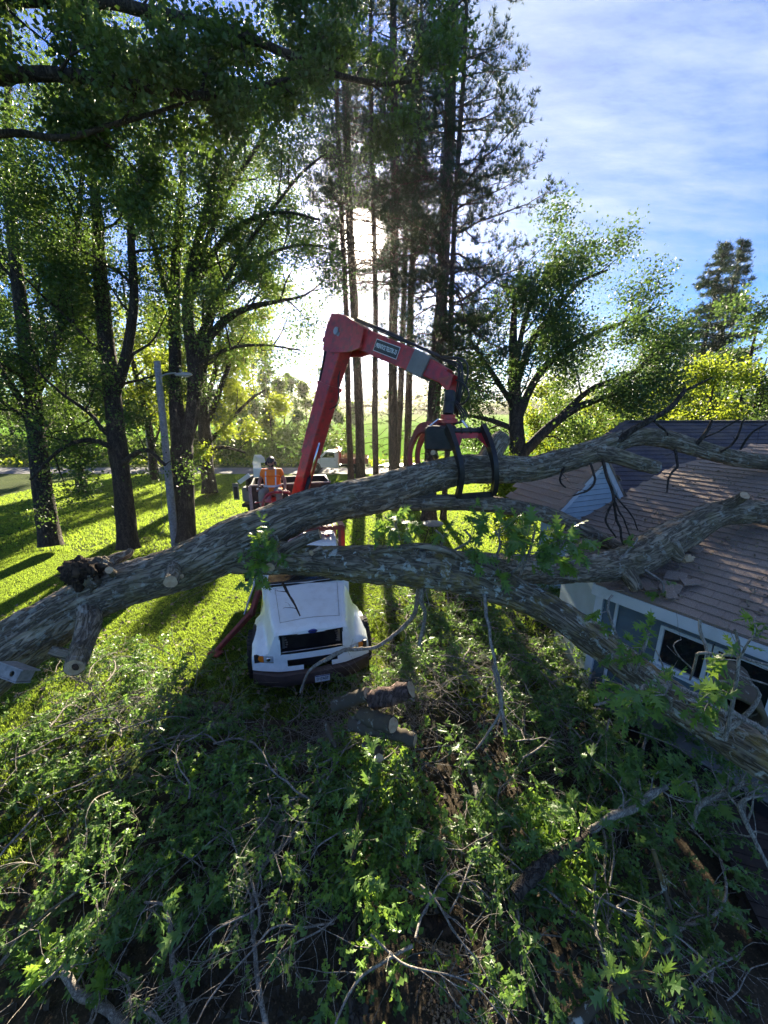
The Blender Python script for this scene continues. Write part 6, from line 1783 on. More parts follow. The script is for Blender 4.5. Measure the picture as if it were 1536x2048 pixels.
hz = pile_h(cc[:, 0], cc[:, 1]) * r.uniform(.9, 1.3, len(cc)); an = np.c_[cc, hz]; a_ = r.random(len(cc)) * 2 * PI; dn_ = np.c_[np.cos(a_), np.sin(a_), r.normal(size=len(cc)) * .4]
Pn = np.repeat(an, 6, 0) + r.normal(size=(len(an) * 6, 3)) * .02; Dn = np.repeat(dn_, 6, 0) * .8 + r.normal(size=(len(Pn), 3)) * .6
V, F = leaves_mesh(Pn, .098, 'oaklite', r, Dn, .25, .4); y_ = put('sun_painted_foliage', V, F, M['spray_leaf'], None, smooth=False); tag(y_, 'oak leaves coloured lighter yellow green to look sunlit, on top of the brush heap', 'foliage', kind='stuff')  # sun patches put into the leaf colour: brighter leaf material on the heap's top
print('brush leaves', len(Pl), 'twig verts', tw.n)
# wilted litter on the ground
lit = sample_pile(5200, r); V, F = leaves_mesh(np.c_[lit, r.uniform(.02, .07, len(lit))], .10, 'maple', r, None, 1, 0)
lf = put('leaf_litter', V, F, M['leaf_litter'], None, smooth=False); tag(lf, 'dead leaves and chips on the bare soil under the brush', 'litter', kind='stuff')

# --- individual limbs one can pick out
GB = 'cut limbs lying in the brush'
def cut_branch(name, label, rows, mat='twig', cut=(1,), side=6, leaf_n=0, seed=0, cat='branch', group=GB, sub=True, hero=True, lmat='oak_leaf'):
    P0 = T(*rows[0][:3]); o = thing(name, label, cat, P0, group)
    S = spline(px_line(rows), .04 if hero else .06); P, R = S[:, :3].copy(), S[:, 3]
    n = 10; V, F = tube_arr(P, R, n); d = (vnoise(V * 30, seed) - .5) + .6 * (vnoise(V * 9, seed + 1) - .5); C = np.repeat(P, n, 0); V = V + (V - C) * d[:, None] * .5
    put('stem', V, F, M[mat], o)
    tn = np.gradient(P, axis=0)
    if 0 in cut: cut_face(P[0] - tn[0] / np.linalg.norm(tn[0]) * .004, -tn[0], R[0] * .95, o, seed=seed)
    if 1 in cut: cut_face(P[-1] + tn[-1] / np.linalg.norm(tn[-1]) * .004, tn[-1], R[-1] * .95, o, seed=seed)
    rr = np.random.default_rng(100 + seed)
    if sub:
        acc = Acc(); tips = []; 
        def rec(Pp, Rp, lvl, l0, n_):
            for k in range(n_):
                i = rr.integers(max(1, len(Pp) // 6), len(Pp)); t_ = Pp[i] - Pp[i - 1]; t_ = t_ / np.linalg.norm(t_); oo = rr.normal(size=3); dd = t_ * .8 + oo * .55; dd /= np.linalg.norm(dd)
                l = l0 * rr.uniform(.5, 1.2); pts = [Pp[i]]; c = dd; kk = rr.normal(size=3) * .25
                for j in range(7): c = c + kk * .3 + rr.normal(size=3) * .16; c /= np.linalg.norm(c); pts.append(pts[-1] + c * l / 7)
                pts = np.array(pts); rr_ = np.linspace(min(Rp[i] * .5, .012), .002, 8); acc.limb(pts, rr_, 5); tips.append((pts[-1], c)); tips.append((pts[-3], c))
                if lvl < 1: rec(pts, rr_, lvl + 1, l * .55, 3)
        rec(P, R, 0, .55, 7 if side else 2)
        acc.build('twigs', M[mat], o)
        if leaf_n:
            A = np.array([t_[0] for t_ in tips]); Dd = np.array([t_[1] for t_ in tips]); Pp = np.repeat(A, leaf_n, 0) + rr.normal(size=(len(A) * leaf_n, 3)) * .02; Dp = np.repeat(Dd, leaf_n, 0) * .8 + rr.normal(size=(len(Pp), 3)) * .6
            V, F = leaves_mesh(Pp, .15, 'oak', rr, Dp, .2, .4); put('leaves', V, F, M[lmat], o, smooth=False)
    return o
cb = [
 ('grey branch with a sawn end pointing right, left of centre in the brush', [(270, 1548, 6.2, 6), (330, 1572, 5.9, 8), (390, 1590, 5.7, 10), (450, 1596, 5.6, 12), (505, 1614, 5.5, 13), (540, 1648, 5.4, 14), (576, 1661, 5.3, 15)], 'twig', (1,), 0),
 ('slim grey branch forking below the sawn grey branch, left of centre', [(370, 1665, 5.4, 5), (430, 1645, 5.4, 7), (500, 1635, 5.4, 8), (530, 1600, 5.4, 8)], 'twig', (), 0),
 ('pale forked branch standing up at the bottom left with a leafy tip', [(300, 2100, 3.7, 19), (215, 2020, 3.8, 18), (160, 1990, 3.85, 16), (128, 1945, 3.9, 13), (95, 1940, 4.0, 9), (55, 1965, 4.1, 5)], 'twig', (), 3),
 ('thin upright branch left of centre at the bottom, curving to the left at its top', [(378, 2100, 3.6, 13), (362, 2000, 3.8, 12), (345, 1920, 3.95, 10), (338, 1830, 4.1, 9), (325, 1808, 4.2, 6), (290, 1805, 4.3, 4)], 'twig', (), 2),
 ('long pale branch running up and right at the bottom, left of the twin trunks', [(545, 2100, 3.6, 10), (520, 1990, 3.8, 10), (510, 1900, 4.0, 9), (505, 1800, 4.2, 8), (530, 1730, 4.5, 7), (590, 1670, 4.8, 6), (640, 1640, 5.0, 5)], 'twig', (), 0),
 ('left one of two thin trunks rising from the bottom edge', [(712, 2110, 3.4, 22), (706, 2000, 3.6, 18), (696, 1900, 3.85, 15), (692, 1800, 4.1, 13), (706, 1720, 4.3, 11), (716, 1650, 4.6, 9), (722, 1600, 4.8, 7)], 'bark_dark', (), 3),
 ('right one of two thin trunks rising from the bottom edge, bent near its top', [(722, 2110, 3.45, 20), (712, 1960, 3.7, 17), (704, 1880, 3.9, 14), (712, 1810, 4.1, 10), (730, 1760, 4.3, 8), (735, 1720, 4.4, 6)], 'bark_dark', (), 0),
 ('leafy grey branch with a small sawn stub, right of the sunlit leaves', [(1020, 1770, 4.4, 7), (990, 1710, 4.6, 11), (965, 1660, 4.9, 12), (958, 1600, 5.1, 13), (945, 1560, 5.4, 10), (930, 1500, 5.7, 8)], 'twig', (), 2),
 ('branch slanting up to the right through the leaves beside the dark deck', [(1180, 1662, 4.4, 15), (1230, 1630, 4.3, 15), (1268, 1618, 4.2, 13), (1300, 1590, 4.15, 12), (1335, 1572, 4.1, 9)], 'twig', (), 3),
 ('thick bough sloping up to the right under the leaves, right of centre', [(1030, 1790, 3.9, 28), (1070, 1745, 4.0, 25), (1110, 1712, 4.1, 20), (1150, 1690, 4.2, 15), (1180, 1668, 4.3, 11)], 'bark_dark', (), 2),
 ('pale lichened stick shaped like a hook, right of the brush near the bottom', [(1306, 1700, 4.0, 8), (1322, 1750, 3.9, 9), (1332, 1790, 3.85, 8), (1343, 1820, 3.8, 6)], 'bark_mossy', (0,), 0),
 ('grey mossy bough arching up from the bottom edge, right of centre', [(1110, 2090, 3.2, 34), (1160, 2040, 3.25, 26), (1200, 2000, 3.3, 18), (1240, 1975, 3.35, 13), (1290, 1970, 3.4, 10), (1340, 1990, 3.4, 7)], 'bark_mossy', (), 2),
 ('thin pale branch curling out over the dark deck at the right', [(1385, 1655, 3.9, 6), (1400, 1610, 3.8, 9), (1440, 1590, 3.7, 10), (1475, 1572, 3.6, 7), (1490, 1560, 3.6, 4)], 'twig', (), 1),
 ('dry forked branch against the dark deck at the right edge', [(1540, 1740, 3.5, 5), (1510, 1680, 3.5, 8), (1490, 1640, 3.5, 10), (1480, 1610, 3.5, 9), (1500, 1595, 3.45, 6), (1536, 1590, 3.4, 4)], 'twig', (), 0),
 ('bent twig lying across the bumper of the truck, forked', [(600, 1385, 6.9, 4), (620, 1340, 6.9, 6), (660, 1315, 6.8, 8), (690, 1300, 6.7, 8), (720, 1298, 6.6, 8), (760, 1290, 6.6, 7), (820, 1240, 6.4, 8), (835, 1200, 6.1, 10), (842, 1120, 5.5, 11)], 'twig', (), 0),
 ('dark dead twig lying on the white bonnet', [(600, 1232, 8.1, 3), (590, 1210, 8.2, 4), (575, 1185, 8.4, 5), (565, 1165, 8.6, 5)], 'bark_dark', (), 0),
 ('long thin branch hanging down from the stem right of the truck', [(845, 1100, 5.4, 13), (848, 1160, 5.6, 12), (842, 1200, 5.8, 10), (850, 1230, 6.0, 8), (838, 1290, 6.2, 7)], 'twig', (), 0),
 ('bare slender branch curving upright in front of the heap of sawn logs', [(985, 1330, 6.2, 5), (1000, 1400, 6.0, 7), (1012, 1470, 5.8, 8)], 'twig', (), 0),
 ('long bare branch in front of the house windows, right edge', [(1300, 1400, 4.0, 6), (1310, 1380, 3.9, 8), (1345, 1372, 3.8, 9), (1390, 1390, 3.7, 9), (1440, 1420, 3.6, 11), (1500, 1450, 3.5, 14), (1560, 1480, 3.4, 18)], 'twig', (), 0),
]
for k, (lab, rows, mat, cut, ln) in enumerate(cb):
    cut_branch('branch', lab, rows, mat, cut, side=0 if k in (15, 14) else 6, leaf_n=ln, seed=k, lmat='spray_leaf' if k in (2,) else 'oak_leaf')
# sawn logs heaped in front of the truck
GLg = 'sawn logs heaped in front of the truck'
logs = [
 ('grey log leaning toward the truck, left end of the heap of logs', [(668, 1412, 6.25, 26), (700, 1400, 6.15, 28), (736, 1388, 5.95, 26)], (1,)),
 ('reddish split log in the middle of the heap of logs', [(745, 1400, 5.95, 37), (790, 1388, 5.75, 37), (822, 1378, 5.65, 33)], (1,)),
 ('log with an oval sawn face at its right end, lowest but one of the heap', [(722, 1430, 5.85, 30), (755, 1442, 5.65, 33), (786, 1450, 5.45, 30)], (1,)),
 ('long mossy log lying lowest in the heap of logs', [(700, 1448, 5.85, 28), (770, 1462, 5.65, 28), (830, 1480, 5.45, 24)], (1,)),
 ('short forked log stub left of the heap of logs', [(652, 1446, 5.85, 9), (662, 1475, 5.65, 12), (672, 1495, 5.55, 7)], (0,)),
 ('small log with a bright round end under the heap of logs', [(735, 1490, 5.65, 24), (752, 1500, 5.45, 24), (758, 1516, 5.25, 19)], (1,)),
 ('pale short log in the grass left of the truck wheel', [(372, 1425, 7.10, 28), (420, 1420, 7.20, 33), (462, 1424, 7.30, 30)], (0,)),
]
for k, (lab, rows, cut) in enumerate(logs):
    cut_branch('log', lab, rows, 'bark_log' if k != 1 else 'bark_pine', cut, seed=60 + k, cat='log', group=GLg, sub=False)
cut_branch('log', 'rotten dark log lying crosswise near the bottom, right of the twin trunks', [(700, 1838, 4.15, 30), (760, 1852, 4.1, 34), (820, 1846, 4.05, 32), (880, 1856, 4.0, 34), (925, 1872, 3.95, 24)], 'bark_rotten', (0,), seed=80, cat='log', group=GLg, sub=False)
cut_branch('log', 'short stick with a ragged end standing by the patch of sawdust', [(925, 2030, 3.9, 10), (938, 1990, 3.85, 12), (952, 1945, 3.8, 14)], 'bark_rotten', (1,), seed=81, cat='log', group=GLg, sub=False)
# hollow log end at the right edge
hl_ = thing('hollow_log', 'hollow mossy log with a round open end behind the sloping limb, right edge', 'log', T(1480, 1430, 4.6))
c0 = T(1478, 1430, 4.5); ax_ = np.array([.55, .75, -.1]); ax_ /= np.linalg.norm(ax_)
xx = np.cross(ax_, [0, 0, 1]); xx /= np.linalg.norm(xx); yy = np.cross(xx, ax_); V = []; F = []
for q, (rad, dep) in enumerate(((.21, 1.1), (.235, .5), (.235, .0), (.185, .0), (.18, .5), (.17, .9))):
    for j in range(24): a = 2 * PI * j / 24; k_ = rad * (1 + .07 * math.sin(3 * a + 1)); V.append(c0 + ax_ * dep + xx * math.cos(a) * k_ + yy * math.sin(a) * k_)
for q in range(5):
    for j in range(24): n_ = (j + 1) % 24; F.append((q * 24 + j, q * 24 + n_, q * 24 + 24 + n_, q * 24 + 24 + j))
put('bark_shell', V, F, M['bark_log'], hl_)
# sawdust patch
r2 = np.random.default_rng(9); n = 2600; c = G(898, 1955)
pts = np.c_[c[0] + r2.normal(size=n) * .13, c[1] + r2.normal(size=n) * .24, r2.random(n) * .03 + .015]; V, F = leaves_mesh(pts, .03, 'diamond', r2, None, 1, 0)
sd = put('sawdust', V, F, M['sawdust'], None, smooth=False); tag(sd, 'patch of fresh orange sawdust on the bare soil near the bottom', 'sawdust', kind='stuff')

# --- leafy sprays still on the fallen tree, leaf by leaf
LV, LF = leaf_template('oak')
lm = []
for k in range(5):
    q = LV.copy(); q[:, 2] += -.10 * (q[:, 1] - .2) ** 2 * (k - 1) * .6 + .12 * np.abs(q[:, 0]) * (1 if k % 2 else -1)
    q[:, 0] *= 1.0 + .1 * (k - 2)
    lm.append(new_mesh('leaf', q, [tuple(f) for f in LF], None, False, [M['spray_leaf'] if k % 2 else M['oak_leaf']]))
rr = np.random.default_rng(12)
def spray(rows, n_leaf, size, seed, spreadr=.22):
    S = spline(px_line(rows), .05); P, R = S[:, :3], S[:, 3]; acc = Acc(); acc.limb(P, R, 6); rr = np.random.default_rng(seed)
    anch = []
    for k in range(max(3, n_leaf // 5)):
        i = rr.integers(len(P) // 3, len(P)); d = rr.normal(size=3); d[2] = d[2] * .6; tn = P[i] - P[i - 1]; tn /= np.linalg.norm(tn); c = tn * .6 + d * .7; c /= np.linalg.norm(c); l = spreadr * rr.uniform(.6, 1.4); pts = [P[i]]
        for j in range(5): c = c + rr.normal(size=3) * .12 + np.array([0, 0, -.06]); c /= np.linalg.norm(c); pts.append(pts[-1] + c * l / 5)
        acc.limb(np.array(pts), np.linspace(.006, .002, 6), 5); anch.append((pts[-1], c)); anch.append((pts[-3], c))
    o = acc.build('spray', M['twig'], ft); base = root_loc(ft)
    o.data.transform(Matrix.Translation(Vector(tuple(base - P[0])))); o.location = P[0] - base
    nm = n_leaf
    pos = []; dr = []
    for k in range(nm):
        a, c = anch[k % len(anch)]; pos.append(a + rr.normal(size=3) * .015); dr.append(c * .8 + rr.normal(size=3) * .7)
    Rm = rand_frames(nm, rr, np.array(dr), .1, .55)
    for k in range(nm):
        m = Matrix([[Rm[k][i][j] for j in range(3)] for i in range(3)]).to_4x4(); s = size * rr.uniform(.7, 1.25)
        lo = D.objects.new('leaf', lm[k % 5]); COL.objects.link(lo); lo.parent = o
        lo.matrix_local = Matrix.Translation(Vector(tuple(pos[k] - P[0]))) @ m @ Matrix.Scale(s, 4)
sprays = [
 ([(800, 1080, 5.6, 5), (790, 1050, 5.5, 5), (770, 1035, 5.4, 4)], 22, .17, .22), ([(810, 1085, 5.6, 5), (815, 1050, 5.5, 5), (800, 1040, 5.4, 4)], 20, .17, .25),
 ([(900, 1105, 5.5, 5), (940, 1080, 5.4, 5), (930, 1060, 5.3, 4)], 26, .18, .3), ([(980, 1140, 5.5, 5), (1000, 1090, 5.3, 5), (990, 1060, 5.2, 4)], 34, .20, .34),
 ([(1040, 1150, 5.4, 5), (1060, 1100, 5.2, 5), (1070, 1060, 5.1, 4)], 36, .20, .34), ([(1080, 1150, 5.3, 5), (1110, 1110, 5.1, 5), (1130, 1080, 5.0, 4)], 34, .20, .32), ([(1020, 1150, 5.3, 5), (1040, 1130, 5.1, 4), (1050, 1110, 5.0, 4)], 26, .19, .3),
 ([(560, 1130, 5.7, 6), (535, 1100, 5.5, 6), (520, 1070, 5.4, 5)], 34, .15, .26), ([(560, 1120, 5.6, 6), (530, 1120, 5.4, 6), (525, 1145, 5.3, 5)], 30, .15, .24), ([(540, 1110, 5.6, 6), (555, 1085, 5.4, 6), (550, 1070, 5.3, 5)], 20, .15, .2),
 ([(1260, 1340, 4.3, 7), (1240, 1290, 4.2, 6), (1215, 1215, 4.2, 5), (1225, 1190, 4.2, 4)], 20, 0.139, .18), ([(1270, 1345, 4.2, 7), (1290, 1290, 4.1, 6), (1300, 1255, 4.1, 5)], 30, 0.139, .2),
 ([(1450, 1480, 3.0, 8), (1470, 1380, 2.9, 7), (1478, 1300, 2.85, 6), (1470, 1260, 2.8, 5)], 26, 0.131, .16), ([(1478, 1320, 2.85, 5), (1500, 1280, 2.75, 4), (1515, 1275, 2.7, 4)], 12, 0.131, .12),
 ([(1300, 1400, 3.6, 8), (1240, 1400, 3.4, 7), (1190, 1410, 3.3, 5)], 26, 0.131, .2), ([(1310, 1400, 3.6, 8), (1290, 1370, 3.3, 7), (1280, 1390, 3.2, 5)], 30, 0.139, .2), ([(1340, 1420, 3.5, 8), (1340, 1400, 3.3, 7), (1330, 1390, 3.1, 5)], 26, 0.139, .2),
 ([(1440, 1450, 3.3, 7), (1420, 1415, 3.1, 6), (1420, 1400, 3.0, 5)], 16, 0.123, .14), ([(1400, 1610, 3.7, 6), (1395, 1580, 3.6, 5), (1390, 1560, 3.55, 4)], 14, 0.123, .18),
 ([(1240, 1120, 6.4, 5), (1270, 1085, 6.4, 4), (1275, 1075, 6.4, 4)], 14, 0.115, .16), ([(1290, 1140, 6.5, 5), (1325, 1165, 6.3, 4), (1325, 1185, 6.3, 4)], 20, 0.115, .2), ([(880, 1100, 5.5, 5), (885, 1075, 5.4, 5), (870, 1060, 5.3, 4)], 18, 0.139, .22),
]
for k, (rows, n, s, sr) in enumerate(sprays): spray(rows, int(n * (1.7 if k < 10 else 1.0)), s, 200 + k, sr * (1.2 if k < 7 else 1))
# bare thin twigs standing off the fallen tree's limbs
tw_rows = [
 [(1232, 884, 7.75, 14), (1290, 845, 7.6, 12), (1340, 815, 7.5, 10), (1364, 790, 7.4, 9), (1372, 780, 7.4, 6), (1400, 768, 7.3, 6), (1425, 755, 7.2, 3)],
 [(1366, 788, 7.4, 5), (1368, 775, 7.4, 4)], [(1300, 840, 7.6, 5), (1330, 860, 7.6, 4), (1336, 872, 7.6, 3)], [(1395, 890, 8.0, 8), (1420, 850, 7.9, 6), (1425, 840, 7.9, 4)], [(1400, 880, 8, 4), (1440, 860, 7.9, 3), (1480, 840, 7.8, 3)],
 [(1440, 905, 8, 4), (1470, 880, 7.9, 4), (1490, 840, 7.8, 3), (1495, 835, 7.8, 2)], [(1480, 900, 8, 4), (1500, 870, 7.9, 4), (1530, 850, 7.8, 3)], [(1180, 925, 7.5, 5), (1190, 960, 7.3, 5), (1170, 985, 7.2, 4), (1145, 992, 7.1, 3)],
 [(1205, 920, 7.4, 7), (1222, 975, 7.2, 6), (1228, 1020, 7.1, 5), (1240, 1060, 7.0, 5), (1248, 1090, 6.9, 4)], [(1222, 975, 7.2, 4), (1238, 1020, 7.0, 4), (1250, 1050, 7.0, 3), (1262, 1080, 6.9, 3)], [(1225, 1000, 7.1, 4), (1212, 1040, 7.0, 4), (1235, 1078, 6.9, 3)], [(1228, 985, 7.1, 3), (1262, 1030, 7.0, 3), (1275, 1060, 7.0, 2)],
 [(1350, 900, 7.9, 6), (1355, 930, 7.7, 5), (1340, 950, 7.6, 4), (1330, 985, 7.5, 3)], [(1130, 930, 7.5, 6), (1120, 960, 7.4, 4), (1132, 975, 7.4, 3)],
 [(1400, 1240, 3.2, 6), (1420, 1340, 3.15, 6), (1440, 1400, 3.1, 9), (1500, 1440, 3.0, 10), (1530, 1470, 3.0, 12)], [(1380, 1360, 3.3, 4), (1390, 1320, 3.2, 5), (1400, 1305, 3.1, 6), (1450, 1312, 3.05, 5), (1540, 1330, 3.0, 5)], [(1440, 1330, 3.2, 5), (1480, 1350, 3.1, 4), (1540, 1370, 3.0, 3)],
 [(1390, 1340, 3.5, 3), (1352, 1300, 3.4, 2.5), (1350, 1285, 3.4, 2), (1362, 1280, 3.4, 1.5)], [(1335, 1370, 3.6, 4), (1325, 1330, 3.6, 3), (1315, 1300, 3.6, 2)], [(1400, 1440, 3.3, 11), (1440, 1460, 3.2, 12), (1480, 1445, 3.15, 10), (1520, 1390, 3.1, 6), (1500, 1370, 3.1, 4)],
 [(950, 1500, 5.0, 4), (1000, 1420, 4.9, 5), (990, 1330, 4.95, 6), (975, 1240, 5.1, 7), (970, 1190, 5.2, 8)],
]
for k, rows in enumerate(tw_rows):
    ac = Acc()
    S = spline(px_line(rows), .05); P = S[:, :3] + (np.stack([vnoise(S[:, :3] * 6 + q, 70 + k) for q in (0, 9, 18)], -1) - .5) * .05; ac.limb(P, S[:, 3], 6)
    r3 = np.random.default_rng(300 + k)
    for q in range(max(2, len(P) // 8)):
        i = r3.integers(1, len(P)); c = (P[i] - P[i - 1]); c /= np.linalg.norm(c) + 1e-9; c = c * .7 + r3.normal(size=3) * .6; pts = [P[i]]; l = r3.uniform(.12, .4)
        for j in range(5): c = c + r3.normal(size=3) * .15; c /= np.linalg.norm(c); pts.append(pts[-1] + c * l / 5)
        ac.limb(np.array(pts), np.linspace(min(S[i, 3] * .5, .006), .0015, 6), 4)
    ac.build('bare_twig', M['bark_dark' if k < 14 else 'twig'], ft)
V, F = leaves_mesh(roof_debris, .05, 'diamond', rd_, None, 1, 0); o = put('leaf_debris', V, F, M['debris'], None, smooth=False); tag(o, 'scattered leaf bits and bark crumbs on the brown roof', 'debris', kind='stuff')
# ------------------------------------------------------------------ wooden pole with street lamp
pb = G(352, 1102); tb = pb[1] * CP + 6 * SP
top = CAMP + ray(314, 722) * ((pb[1] - .2) / ray(314, 722)[1])
lamp = thing('street_lamp', 'weathered leaning wooden pole with a curved arm and grey lamp head, before the double maple', 'street lamp', pb)
mb = MB(); k = 12; pts = [pb + (top - pb) * i / k for i in range(k + 1)]; mb.tube(pts, [.165 - .055 * i / k for i in range(k + 1)], 14); mb.build('pole', M['pole_wood'], lamp, smooth=True)
ab = CAMP + ray(322, 760) * (tb / 1.0); s_ = (pb[1] - .3)
def at_y(u, v, y): q = ray(u, v); return CAMP + q * (y / q[1])
S = spline([tuple(at_y(u, v, s_)) for u, v in ((324, 768), (322, 756), (328, 750), (340, 747), (352, 746))], .06)
mb = MB(); mb.tube(S, .028, 8); mb.tube([at_y(318, 752, s_), at_y(330, 749, s_)], .018, 6); mb.build('arm', M['galvanised'], lamp, smooth=True)
c = at_y(368, 749, s_); mb = MB(); mb.lathe(tuple(c), [(.02, -.34), (.05, -.30), (.07, -.16), (.09, 0), (.085, .15), (.05, .27), (.01, .31)], 16, 'x'); mb.cyl(c + np.array([-.1, 0, .10]), c + np.array([-.1, 0, .18]), .04, 10)
mb.build('lamp_head', M['galvanised'], lamp, smooth=True)
mb = MB(); mb.ball(tuple(c + np.array([.08, 0, -.06])), .075, 12, 8, (1.4, .8, .6)); mb.build('lens', M['lamp_lens'], lamp, smooth=True)
mb = MB()
for v in (760, 800, 850, 905): 
    u = 314 + (v - 722) * .1; p = at_y(u, v, pb[1] - .22); mb.ball(tuple(p), .035, 6, 5)
mb.build('knot', M['black_plastic'], lamp)
cab_ = Acc(); S = spline([tuple(at_y(319, 745, s_)), tuple(at_y(330, 850, s_)), tuple(at_y(322, 1000, s_ - .3)), tuple(at_y(330, 1050, s_ - .3)), tuple(at_y(300, 1100, s_ - .6))], .2); cab_.limb(S, np.full(len(S), .008), 5); cab_.build('hanging_wire', M['grey_panel'], lamp)
# far utility pole with transformer
u_b = G(302, 940); up_ = thing('utility_pole', 'far pale utility pole with a transformer and cut-outs, between maple leaves', 'utility pole', u_b)
tp_ = CAMP + ray(286, 775) * (u_b[1] / ray(286, 775)[1]); mb = MB(); mb.tube([u_b, tp_], [.2, .15], 12); mb.build('pole', M['board_wood'], up_, smooth=True)
q = CAMP + ray(297, 808) * ((u_b[1] - .4) / ray(297, 808)[1]); mb = MB(); mb.lathe(tuple(q), [(.05, -.6), (.3, -.58), (.32, .45), (.28, .55), (.05, .62)], 16, 'z'); mb.tube([q + np.array([-.7, .1, .7]), q + np.array([.5, .1, .7])], .05, 6); mb.build('transformer', M['galvanised'], up_, smooth=True)

# ------------------------------------------------------------------ weathered bird house on the trunk at the left
bp = T(32, 1345, 5.0); bh_ = thing('bird_house', 'weathered grey wooden bird house with a dark round hole, left edge under the trunk', 'bird house', bp)
Rb = Matrix.Rotation(math.radians(8), 3, 'Y') @ Matrix.Rotation(math.radians(-14), 3, 'Z') @ Matrix.Rotation(math.radians(-35), 3, 'X')
def bhv(x, y, z): return np.array(bp) + np.array(Rb @ Vector((x, y, z)))
mb = MB(); n = 16; hc_ = (.05, .0)
V = [bhv(*p) for p in ((-.19, -.09, -.07), (.16, -.09, -.07), (.16, -.09, .07), (-.19, -.09, .07))] + [bhv(hc_[0] + .033 * math.cos(2 * PI * j / n), -.09, hc_[1] + .033 * math.sin(2 * PI * j / n)) for j in range(n)]
F = []
cor = [2, 3, 0, 1]
for j in range(n): 
    F.append((4 + j, 4 + (j + 1) % n, cor[(j * 4 // n)]))
for q_ in range(4): j = ((q_ + 1) * n // 4) % n; F.append((4 + j, cor[(q_ + 1) % 4], cor[q_]))
front = put('front', V, F, M['board_wood'], bh_, smooth=False)
mb = MB(); mb.box((0, 0, 0), (.345, .012, .135), None); 
def bbx(name, c, d, mat): m_ = MB(); m_.box((0, 0, 0), d, Rb); m_.V = [tuple(np.array(v) + bhv(*c)) for v in m_.V]; return m_.build(name, mat, bh_)
bbx('roof', (0, .0, .08), (.42, .24, .016), M['board_wood']); bbx('base', (0, .0, -.078), (.35, .20, .014), M['board_wood']); bbx('side', (-.183, .01, 0), (.014, .18, .13), M['board_wood']); bbx('side', (.153, .01, 0), (.014, .18, .13), M['board_wood']); bbx('back', (0, .09, 0), (.30, .014, .13), M['black_plastic'])

# ------------------------------------------------------------------ pickup with red dump bed beyond the lawn
def vehicle_frame(p, ang): return Matrix.Translation(Vector(tuple(p))) @ Matrix.Rotation(ang, 4, 'Z')
pp = G(640, 947); PM = vehicle_frame((pp[0] - 1.45, pp[1] + .95, 0.0), 0)          # x runs backwards along the truck, y away from the viewer
def pm(): return MB(PM)
pk = thing('pickup_truck', 'white pickup with red dump bed parked across the road behind the pines', 'truck', (pp[0], pp[1] + .95, 0))
def side_shape(poly, y0, y1, mat, name, par, inset=.0):
    m_ = pm(); V = []
    n = len(poly)
    for y, k in ((y0, inset), (y0 + .10, 0), (y1 - .10, 0), (y1, inset)):
        cx_ = sum(p[0] for p in poly) / n; cz_ = sum(p[1] for p in poly) / n
        for x, z in poly: V.append((x + (cx_ - x) * k, y, z + (cz_ - z) * k))
    F = []
    for q in range(3):
        for i in range(n): j = (i + 1) % n; F.append((q * n + i, q * n + n + i, q * n + n + j, q * n + j))
    F += [tuple(range(n)), tuple(range(4 * n - 1, 3 * n - 1, -1))]
    m_.add(V, F); return autosmooth(m_.build(name, mat, par), 30)
lower = [(0, .62), (0.02, 1.10), (.12, 1.26), (1.15, 1.36), (1.25, 1.38), (3.15, 1.38), (3.15, .55), (1.55, .55), (1.5, .80), (1.33, .98), (1.05, 1.04), (.78, .98), (.6, .8), (.55, .60)]
body_ = side_shape(lower, -.95, .95, M['car_white'], 'body', pk, .02)
gh = [(1.30, 1.37), (1.92, 1.93), (2.15, 2.0), (2.9, 2.0), (3.1, 1.9), (3.15, 1.37)]; side_shape(gh, -.82, .82, M['car_white'], 'cab_roof', pk, .03)
for y in (-.826, .826):
    m_ = pm(); m_.prism([(1.62, y, 1.42), (2.05, y, 1.86), (2.78, y, 1.86), (2.82, y, 1.42)], (0, .01 if y > 0 else -.01, 0)); m_.build('side_window', M['glass_dark'], pk)
m_ = pm(); m_.prism([(1.31, -.72, 1.42), (1.86, -.66, 1.90), (1.86, .66, 1.90), (1.31, .72, 1.42)], (-.02, 0, .015)); m_.build('windscreen', M['glass_dark'], pk)
m_ = pm()
for x0 in (1.52, 2.98): m_.box((x0, -.956, 1.0), (.012, .008, .74))
m_.box((2.85, -.962, 1.22), (.16, .02, .03)); m_.build('door_seam', M['grey_panel'], pk)
m_ = pm(); m_.bbox((-.06, 0, .72), (.14, 1.9, .24), .04); m_.build('front_bumper', M['chrome'], pk)
m_ = pm(); m_.box((-.005, 0, 1.0), (.03, 1.1, .26)); m_.build('grille', M['black_plastic'], pk)
for sy in (-1, 1): m_ = pm(); m_.bbox((.03, sy * .76, 1.0), (.10, .28, .22), .03); m_.build('headlight', M['lamp_lens'], pk)
m_ = pm(); m_.tube([(1.6, -.95, 1.45), (1.55, -1.15, 1.5)], .02, 6); m_.bbox((1.55, -1.18, 1.52), (.08, .18, .24), .02); m_.build('mirror', M['black_plastic'], pk)
